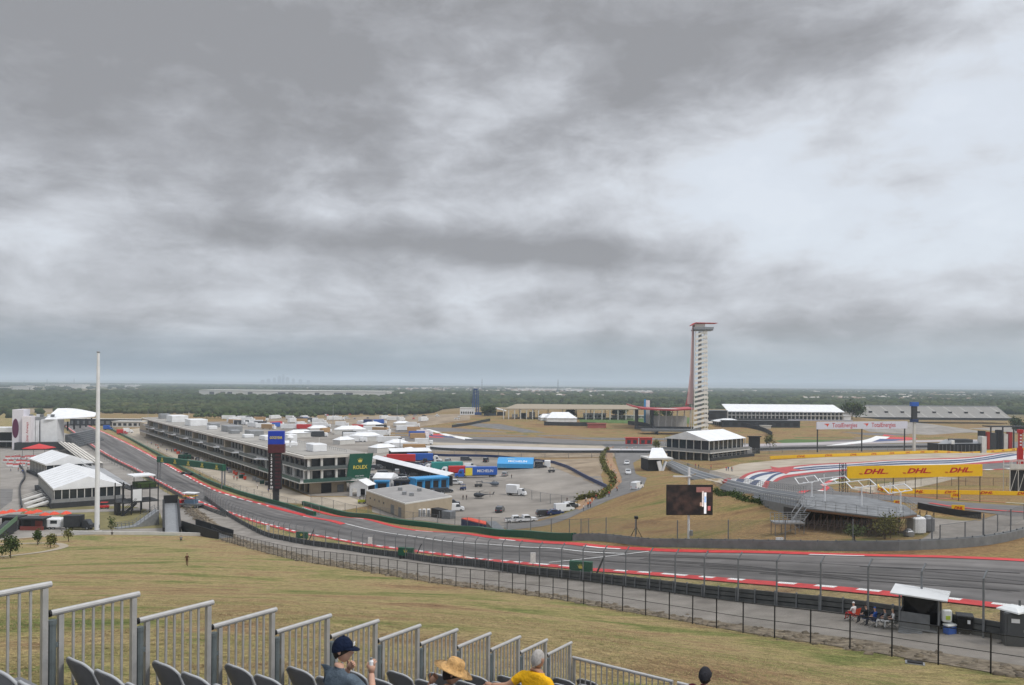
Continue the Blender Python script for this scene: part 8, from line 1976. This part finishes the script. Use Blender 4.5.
for i,(u,v) in enumerate([(581,575),(406,556),(302,538)]):
    p = G(u,v+3); p.z = h1(p.x,p.y); r = thing('flag_box',['green sponsor box with a gold crown behind the near guard rail','green sponsor box by the near guard rail, middle one','green sponsor box by the near guard rail, farthest one'][i],'sign',p,-0.25); MB().box(-1.3,-.3,0.6,1.3,.3,1.9).build('box_body',P_green,r); crown(r,(0,-0.32,1.35),0.35)
    MB().bar((1.5,0,0),(2.6,0.3,2.6),0.18).build('raised_arm',P_dark,r); MB().box(-1.1,-.2,0,-0.9,.2,0.59).build('foot',P_dark,r); MB().box(0.9,-.2,0,1.1,.2,0.59).build('foot',P_dark,r)
p = G(636,540); r = thing('camera_tripod','dark tripod camera post on the brown bank left of the video screen','tripod',p); MB().tube([(0,0,0.8),(0,0,3.0)],0.09,6).build('mast',P_black,r); MB().bbox((0,0,3.15),(0.5,0.6,0.4),0.05).build('camera_head',P_black,r)
for a in (0.3,2.4,4.5): MB().bar((0,0,1.9),(1.1*math.cos(a),1.1*math.sin(a),0),0.07).build('leg',P_black,r)
# ================================================================== the stand in the foreground
SF = Vector((.474,.662,0)); SRr = Vector((.813,-.582,0)); TR = SF.length; SA = math.atan2(SF.y,SF.x)
def SP(t, s, dy): return Vector((-4.1,7.05,0))+SF*t+SRr*s+Vector((0,0,EYE-(2.055+.261*t)-1.21+dy))   # dy above the floor of row t
P_rail2 = paint('railing_aluminium',(0.44,0.435,0.425),0.45,metal=0.45,var=0.12,scale=9); P_postg = paint('teal_grey_post',(0.14,0.165,0.17),0.6,metal=0.3,var=0.2,scale=9); P_cap = paint('black_end_cap',(0.012,0.012,0.012),0.6)
ORD = ['second','third','fourth','fifth','sixth','seventh','eighth','ninth','tenth','eleventh','twelfth']
first = None
for t in range(-1,11):
    o = SP(t,0,0); lab = ('grey steel railing panel cut by the left edge of the picture' if t==-1 else ORD[t]+' grey railing panel from the left, stepping down beside the seats')
    if first is None:
        r = thing('railing_panel',lab,'railing',o,SA,'railing panels stepping down beside the seats'); L = TR*0.965; H = 1.21
        MB().tube([(0.0,0,H-.028),(L+0.03,0,H-.028)],0.028,10).build('top_rail',P_rail2,r); MB().tube([(-0.02,0,H-.028),(0.0,0,H-.028)],0.031,10).build('end_cap',P_cap,r); 
        MB().box(0.062,-.022,-.15,0.106,.022,H-.055).build('post',P_rail2,r); MB().box(L-.05,-.024,-.15,L-.002,.024,H-.055).build('post',P_rail2,r)
        MB().bar((0.108,0,0.02),(L-.052,0,0.02),0.035).build('bottom_rail',P_rail2,r)
        for k in range(6): x = 0.106+(L-.156)*(k+1)/7; MB().bar((x,0,0.04),(x,0,H-.055),0.019).build('baluster',P_rail2,r)
        MB().tube([(0.012,.0,-.5),(0.012,0,H-.13)],0.034,10).build('stand_post',P_postg,r); MB().tube([(0.012,0,H-.129),(0.012,0,H-.09)],0.039,10).build('post_cap',P_postg,r)
        MB().box(.040,-.015,H-.34,.061,.015,H-.30).build('bracket',P_postg,r); MB().box(.040,-.015,0.25,.061,.015,0.29).build('bracket',P_postg,r)
        first = r
    else: dup(first,o,SA,label=lab)
# front railing across the foot of the stand
o = SP(11,0,0); r = thing('front_railing','long grey railing crossing the foot of the seating at the bottom right','railing',o,math.atan2(SRr.y,SRr.x)); x = 0
for seg in range(4):
    a, e = seg*2.03+0.03, seg*2.03+1.98; dz = 0
    MB().tube([(a,0,1.182),(e,0,1.182)],0.028,10).build('top_rail',P_rail2,r); MB().bar((a,0,0.1),(e,0,0.1),0.035).build('bottom_rail',P_rail2,r)
    for xx in (a+0.03,e-0.03): MB().bar((xx,0,-.1),(xx,0,1.15),0.045).build('post',P_rail2,r)
    n = 16
    for k in range(n): xx = a+.05+(e-a-.1)*(k+1)/(n+1); MB().bar((xx,0,0.12),(xx,0,1.155),0.018).build('baluster',P_rail2,r)
MB().tube([(-0.03,0,-.5),(-0.03,0,1.02)],0.038,10).build('stand_post',P_postg,r)
# decks
r = thing('seating_stand','stepped aluminium floor of the temporary grandstand at the bottom of the picture','grandstand',(0,0,0))
for t in range(-3,12):
    a = SP(t,-0.05,0); q = [a, a+SF*0.98, a+SF*0.98+SRr*7, a+SRr*7]; b = MB(); b.add([tuple(p) for p in q]+[tuple(p-Vector((0,0,0.08))) for p in q],[(0,3,2,1),(4,5,6,7),(0,1,5,4),(1,2,6,5),(2,3,7,6),(3,0,4,7)]); b.build('deck',P_deck,r)
    b = MB(); f = a+SF*0.985; b.add([tuple(f-Vector((0,0,.26))),tuple(f+SRr*7-Vector((0,0,.26))),tuple(f+SRr*7-Vector((0,0,.005))),tuple(f-Vector((0,0,.005)))],[(0,1,2,3)]); b.build('riser',P_steel,r)
    for s in (0.1,3.5,6.8):
        c = SP(t,s,-.1)+SF*0.5; gz = h1(c.x,c.y)
        if gz < c.z-0.05: MB().bar((c.x,c.y,gz-.3),(c.x,c.y,c.z),0.06).build('support',P_galv,r)
# seats
P_seat = paint('seat_plastic',(0.15,0.152,0.16),0.5,var=0.08,scale=5); P_edge = paint('seat_edge',(0.36,0.37,0.38),0.45,var=0.05)
def seat_proto():
    r = thing('stadium_seat','grey plastic stadium seat in the rows behind the stepped railing','seat',(0,0,0),0,'grey plastic stadium seats')
    nx, nz_ = 14, 10; W2, z0, z1 = 0.225, 0.42, 0.80; b = MB()
    def P(i,j,off):
        a = -1+2*i/nx; c = j/nz_; top = z1-0.07*abs(a)**3.2; z = z0+(top-z0)*c; w = W2*(1-0.10*(1-c)); y = -0.06-0.12*c*0.9+0.055*a*a+0.02*(1-c); return (a*w, y+off, z)
    for off in (0.0,0.022):
        for i in range(nx+1):
            for j in range(nz_+1): b.v.append(P(i,j,off))
    K = (nx+1)*(nz_+1); idx = lambda i,j,k: k*K+i*(nz_+1)+j
    for i in range(nx):
        for j in range(nz_): b.f += [(idx(i,j,0),idx(i+1,j,0),idx(i+1,j+1,0),idx(i,j+1,0)),(idx(i,j,1),idx(i,j+1,1),idx(i+1,j+1,1),idx(i+1,j,1))]; b.m += [0,0]
    for i in range(nx): b.f += [(idx(i,nz_,0),idx(i+1,nz_,0),idx(i+1,nz_,1),idx(i,nz_,1)),(idx(i,0,0),idx(i,0,1),idx(i+1,0,1),idx(i+1,0,0))]; b.m += [0,0]
    for j in range(nz_): b.f += [(idx(0,j,0),idx(0,j+1,0),idx(0,j+1,1),idx(0,j,1)),(idx(nx,j,0),idx(nx,j,1),idx(nx,j+1,1),idx(nx,j+1,0))]; b.m += [0,0]
    b.build('backrest',P_seat,r,smooth=True)
    pts = [P(0,j,0.011) for j in range(3,nz_+1)]+[P(i,nz_,0.011) for i in range(1,nx)]+[P(nx,j,0.011) for j in range(nz_,2,-1)]
    MB().tube(pts,0.013,8).build('rim',P_edge,r,smooth=True)
    MB().bbox((0,0.13,0.43),(0.44,0.40,0.05),0.02).build('seat_pan',P_seat,r)
    MB().box(-.03,0.0,0.02,.03,.08,.40).build('bracket',P_postg,r); MB().box(-.23,0.02,0.36,.23,.06,.40).build('beam',P_postg,r)
    return r
sp = None; SEATANG = math.atan2(SF.y,SF.x)-PI/2
for t in range(-3,12):
    for k in range(14):
        s = 0.27+k*0.50; p = SP(t,s,0)+SF*0.28; tp = proj(p+Vector((0,0,.83)))
        if tp[1] > 706 or tp[0] < -40 or tp[0] > 1060 or p.y < 3: continue
        if sp is None: sp = seat_proto(); sp.location = p; sp.rotation_euler = (0,0,SEATANG)
        else: dup(sp,p,SEATANG)
# ---- spectators in the seats
def hand_into(b, wrist, dirv, up, side, sc=1.0, curl=0.5):
    """palm and five bent fingers as tubes"""
    d = Vector(dirv).normalized(); u = Vector(up); u = (u-d*u.dot(d)).normalized(); x = d.cross(u)*side; w = Vector(wrist)
    pl_ = [w, w+d*0.045*sc, w+d*0.085*sc]; b.tube(pl_,[0.026*sc,0.038*sc,0.036*sc],10)
    for k,(o,l) in enumerate(((-.027,.062),(-.009,.072),(.009,.068),(.027,.054))):
        a = w+d*0.082*sc+x*o*sc; c1 = a+d*l*0.45*sc-u*curl*0.012; c2 = c1+(d*(1-curl)-u*curl).normalized()*l*0.35*sc; c3 = c2+(d*(0.6-curl)-u*(curl+.3)).normalized()*l*0.25*sc
        b.tube([a,c1,c2,c3],[0.0095*sc,0.009*sc,0.008*sc,0.006*sc],7)
    a = w+d*0.03*sc-x*0.026*sc; b.tube([a,a+(d*0.6-x*0.8).normalized()*0.035*sc,a+(d*0.9-x*0.55-u*.3).normalized()*0.068*sc],[0.012*sc,0.011*sc,0.008*sc],7)
def head_mesh(skin, yaw, pitch, ctr, body_root, hairm=None, bald=False):
    """a head with brow, nose, lips, chin, ears and eyes; local +y is the face"""
    V = []; F_ = []; nu, nv = 28, 20
    for j in range(nv+1):
        th = PI*j/nv; z = math.cos(th)
        for i in range(nu):
            ph = 2*PI*i/nu; x = math.sin(th)*math.cos(ph); y = math.sin(th)*math.sin(ph)
            X, Y, Z = x*0.076, y*0.098, z*0.122
            if z < 0: k = -z; X *= 1-0.30*k**1.4; Y = Y*(1-0.22*k) + (0.018*k if y>0 else 0.02*k)
            if y > 0.3: # face relief
                fx = x; Y -= 0.006*max(0,1-abs(z-0.08)/0.12)*max(0,1-abs(abs(fx)-0.42)/0.25)      # eye hollows
                Y += 0.026*max(0,1-abs(fx)/0.22)*max(0,1-abs(z+0.16)/0.22)                          # nose
                Y += 0.007*max(0,1-abs(fx)/0.4)*max(0,1-abs(z+0.47)/0.08)                            # lips
                Y += 0.008*max(0,1-abs(fx)/0.35)*max(0,1-abs(z+0.80)/0.2)                            # chin
            V.append((X,Y,Z))
    for j in range(nv):
        for i in range(nu): F_.append((j*nu+i,(j+1)*nu+i,(j+1)*nu+(i+1)%nu,j*nu+(i+1)%nu))
    b = MB(); b.add(V,F_)
    for s in (-1,1): b.lathe((s*0.078,-0.008,-0.028),[(0.008,0),(0.016,0.012),(0.018,0.032),(0.016,0.050),(0.006,0.060)],10,sx=0.55,sy=1.0)
    M = Matrix.Translation(ctr) @ Matrix.Rotation(yaw,4,'Z') @ Matrix.Rotation(pitch,4,'X')
    b.v = [tuple(M@Vector(p)) for p in b.v]
    return b, M
def shell(M, cap_z, r=(0.084,0.106,0.128), lift=0.006, zmin=-0.01, front=0.35, nape=-0.06):
    """closed skull cap over the head: hair or crown of a cap"""
    b = MB(); nu, nv = 28, 10; V = []
    for j in range(nv+1):
        for i in range(nu):
            ph = 2*PI*i/nu; y = math.sin(ph); lim = nape+(cap_z-nape)*(0.5+0.5*y) ; zb = lim/r[2]; th = math.acos(max(-.99,min(.99,zb)))*j/nv; V.append((math.sin(th)*math.cos(ph)*r[0],math.sin(th)*math.sin(ph)*r[1],math.cos(th)*r[2]))
    F_ = [(j*nu+i,(j+1)*nu+i,(j+1)*nu+(i+1)%nu,j*nu+(i+1)%nu) for j in range(nv) for i in range(nu)]
    b.add(V,F_); b.v = [tuple(M@Vector(p)) for p in b.v]; return b
def spectator(t, s, label, J_over, shirt, skin, head, sleeves='short', hands=None, dz=0.0):
    base = SP(t,s,dz)+SF*0.22; r = thing('person',label,'person',base,SEATANG)
    J = {'pel':((0,0.03,.55),(.17,.13)),'bel':((0,0.0,.72),(.165,.125)),'che':((0,0.0,.97),(.185,.12)),'nek':((0,0.015,1.155),.062),'nk2':((0,0.035,1.20),.055),'shL':((-.185,0.0,1.09),.08),'shR':((.185,0.0,1.09),.08),'hipL':((-.11,.06,.53),.10),'hipR':((.11,.06,.53),.10),
         'kneeL':((-.15,.48,.54),.068),'kneeR':((.15,.48,.54),.068),'ankL':((-.15,.52,.10),.045),'ankR':((.15,.52,.10),.045),'toeL':((-.15,.68,.045),.04),'toeR':((.15,.68,.045),.04),
         'elbL':((-.30,.05,.80),.045),'wrL':((-.2,.27,.66),.031),'elbR':((.30,.05,.80),.045),'wrR':((.2,.27,.66),.031)}
    for k, v in J_over.items(): J[k] = (v, J[k][1])
    for sd in 'LR':
        a, b_ = np.array(J['sh'+sd][0]), np.array(J['elb'+sd][0]); J['sl'+sd] = (tuple(a+(b_-a)*0.62), .056)
    E = [('pel','bel'),('bel','che'),('che','nek'),('nek','nk2'),('che','shL'),('che','shR'),('shL','slL'),('slL','elbL'),('elbL','wrL'),('shR','slR'),('slR','elbR'),('elbR','wrR'),('pel','hipL'),('pel','hipR'),('hipL','kneeL'),('kneeL','ankL'),('ankL','toeL'),('hipR','kneeR'),('kneeR','ankR'),('ankR','toeR')]
    Z = {e:1 for e in E}; 
    for e in E:
        if e in (('slL','elbL'),('elbL','wrL'),('slR','elbR'),('elbR','wrR'),('nek','nk2')): Z[e] = 0
        if e[0] in ('hipL','hipR','kneeL','kneeR','pel') and e[1] != 'bel': Z[e] = 2
        if e[0] in ('ankL','ankR'): Z[e] = 3
    me, _ = skin_body(J,E,'pel',2); zone_mesh(me,J,E,Z,[skin,shirt,CL['khaki'],CL['black']])
    hb, M = head_mesh(skin, head[0], head[1], head[2], r)
    for sd, side in (('L',-1),('R',1)):
        w = Vector(J['wr'+sd][0]); e = Vector(J['elb'+sd][0]); d = (w-e).normalized(); h = (hands or {}).get(sd,{}); hand_into(hb, w-d*0.01, h.get('dir',d), h.get('up',(0,0,1)), side, 1.0, h.get('curl',0.5))
    # fuse head, neck and hands with the body mesh
    bm = bmesh.new(); bm.from_mesh(me); tmp = bpy.data.meshes.new('t'); tmp.from_pydata(hb.v,[],hb.f); bm2 = bmesh.new(); bm2.from_mesh(tmp)
    n0 = len(bm.faces); bm.from_mesh(tmp); bm.faces.ensure_lookup_table()
    for f in bm.faces[n0:]: f.material_index = 0; f.smooth = True
    out = bpy.data.meshes.new('body'); bm.to_mesh(out); bm.free(); bm2.free()
    for m in (skin,shirt,CL['khaki'],CL['black']): out.materials.append(m)
    o = bpy.data.objects.new('body',out); COL.objects.link(o); o.parent = r
    for s_ in (-1,1):
        b = MB(); b.lathe((0,0,0),[(0.002,-.009),(.009,-.004),(.009,.004),(.002,.009)],8); b.v = [tuple(M@(Vector((s_*0.030,0.083,0.012))+Vector(p))) for p in b.v]; b.build('eye',P_black,r)
    return r, M
def brim(M, r0, m, parent, name='brim', y0=0.07, zoff=0.035, length=0.075, w=0.085):
    b = MB(); n = 12; V = []
    for k in range(n+1):
        a = PI*(0.12+0.76*k/n); V += [(w*math.cos(a)*1.0, 0.102*math.sin(a)-0.0, zoff+0.004),(w*1.02*math.cos(a), 0.10*math.sin(a)+length*math.sin(a)**1.2, zoff-0.016*math.sin(a)),(w*math.cos(a), 0.102*math.sin(a), zoff-0.004),(w*1.02*math.cos(a), 0.10*math.sin(a)+length*math.sin(a)**1.2, zoff-0.022*math.sin(a))]
    F_ = []
    for k in range(n): a = 4*k; F_ += [(a,a+1,a+5,a+4),(a+2,a+6,a+7,a+3),(a+1,a+3,a+7,a+5)]
    b.add(V,F_); b.v = [tuple(M@Vector(p)) for p in b.v]; return b.build(name,m,parent,smooth=True)
CAPN = cloth('cap_navy',(0.008,0.014,0.035)); TEE = cloth('slate_tee',(0.10,0.13,0.16)); YEL = cloth('yellow_tee',(0.78,0.42,0.015)); MAR = cloth('maroon',(0.10,0.012,0.03)); WHT = cloth('white_tee',(0.62,0.66,0.72))
# man in navy cap, looking to the right, hand at chin and a bottle in the other
r, M = spectator(2.29,1.47,'person in a navy cap and slate grey t-shirt holding up a small white bottle',{'elbL':(-.22,.24,.84),'wrL':(-.10,.25,1.07),'elbR':(.34,.16,.86),'wrR':(.20,.27,1.08)},TEE,SKINC,(math.radians(-62),math.radians(-4),(0.0,0.07,1.315)),hands={'L':{'dir':(.7,-.1,.55),'up':(0,1,0.3)},'R':{'dir':(.15,-.05,1),'up':(0.2,-1,0),'curl':.75}},dz=-0.13)
shell(M,0.02,(0.082,0.103,0.126),nape=-0.105).build('hair',HAIRD,r,smooth=True); shell(M,0.045,(0.090,0.112,0.136),nape=-0.035).build('cap_crown',CAPN,r,smooth=True); brim(M,0,CAPN,r)
b = MB(); b.lathe((0,0,0),[(0.010,0),(0.015,0.004),(0.006,0.012)],8); b.v = [tuple(M@(Vector((0,0,0.134))+Vector(p))) for p in b.v]; b.build('cap_button',CAPN,r)
b = MB(); b.box(-.022,.110,.055,.022,.116,.09); b.v = [tuple(M@Vector(p)) for p in b.v]; b.build('cap_badge',P_white,r)
hb_ = r.matrix_world; bp_ = SP(2.29,1.47,-0.13)+SF*0.22; rot = Matrix.Rotation(SEATANG,3,'Z')
q = thing('bottle','small white bottle held up by the person in the navy cap','bottle',bp_+rot@Vector((.215,.255,1.10)),0.2); MB().lathe((0,0,0),[(0.001,0),(.021,.003),(.023,.03),(.022,.09),(.012,.108)],12).build('bottle_body',P_white,q); MB().lathe((0,0,.109),[(.013,0),(.013,.018),(.001,.02)],10).build('cap',P_galv,q)
# straw hat
r, M = spectator(3.79,1.78,'person in a wide straw hat and white shirt with one hand raised to the brim',{'elbL':(-.33,.16,.88),'wrL':(-.24,.10,1.13),'che':(0,0.06,.92),'nek':(0,.10,1.10),'nk2':(0,.13,1.16),'shL':(-.185,0.05,1.09),'shR':(.185,0.05,1.09)},WHT,SKINT,(math.radians(-48),math.radians(-24),(0.0,0.19,1.255)),hands={'L':{'dir':(.5,.2,.7),'up':(0,1,0.3)}},dz=-0.24)
shell(M,0.03,(0.086,0.108,0.128),nape=-0.11).build('hair',HAIRD,r,smooth=True)
STR = mat('straw',(0.50,0.30,0.12),0.85,var=0.35,scale=22,bump=0.6); b = MB(); pr = [(0.21,0.005),(0.205,0.0),(0.15,0.014),(0.100,0.040),(0.096,0.046),(0.092,0.10),(0.078,0.135),(0.05,0.142),(0.004,0.128)]
b.lathe((0,0,0.02),pr,30); b.v = [tuple(M@Vector((x*0.98,y*1.12,z+0.022*abs(x)/0.2))) for x,y,z in b.v]; b.build('straw_hat',STR,r,smooth=True)
# yellow shirt, grey hair, arm along the seat backs
r, M = spectator(5.84,1.91,'person with short grey hair in a bright yellow t-shirt, arm along the seats',{'elbL':(-.36,-.10,.93),'wrL':(-.55,-.20,.93),'elbR':(.31,.0,.82),'wrR':(.36,.20,.72)},YEL,SKINT,(math.radians(-6),math.radians(-3),(0.0,0.05,1.305)),hands={'L':{'dir':(-1,-.2,-.1),'up':(0,0,1)}},dz=0.0)
shell(M,0.075,(0.080,0.102,0.126),nape=-0.075).build('hair',HAIRG,r,smooth=True)
# maroon shirt, dark cap
r, M = spectator(8.5,3.26,'person in a dark cap and maroon shirt sitting beyond the others at the bottom right',{'shL':(-.19,0,1.14),'shR':(.19,0,1.14),'nek':(0,.01,1.18)},MAR,SKINC,(math.radians(5),0,(0.0,0.05,1.30)),dz=0.14)
shell(M,0.0,(0.082,0.103,0.126),nape=-0.08).build('hair',HAIRD,r,smooth=True); shell(M,0.05,(0.090,0.112,0.136),nape=-0.03).build('cap_crown',cloth('cap_charcoal',(0.03,0.03,0.035)),r,smooth=True); brim(M,0,CL['black'],r)
r, M = spectator(9.6,4.75,'person in a white cap only just showing at the bottom edge',{},WHT,SKINC,(math.radians(5),0,(0.0,0.05,1.30)),dz=0.16)
shell(M,0.05,(0.090,0.112,0.136),nape=-0.03).build('cap_crown',CL['white'],r,smooth=True); brim(M,0,CL['white'],r)
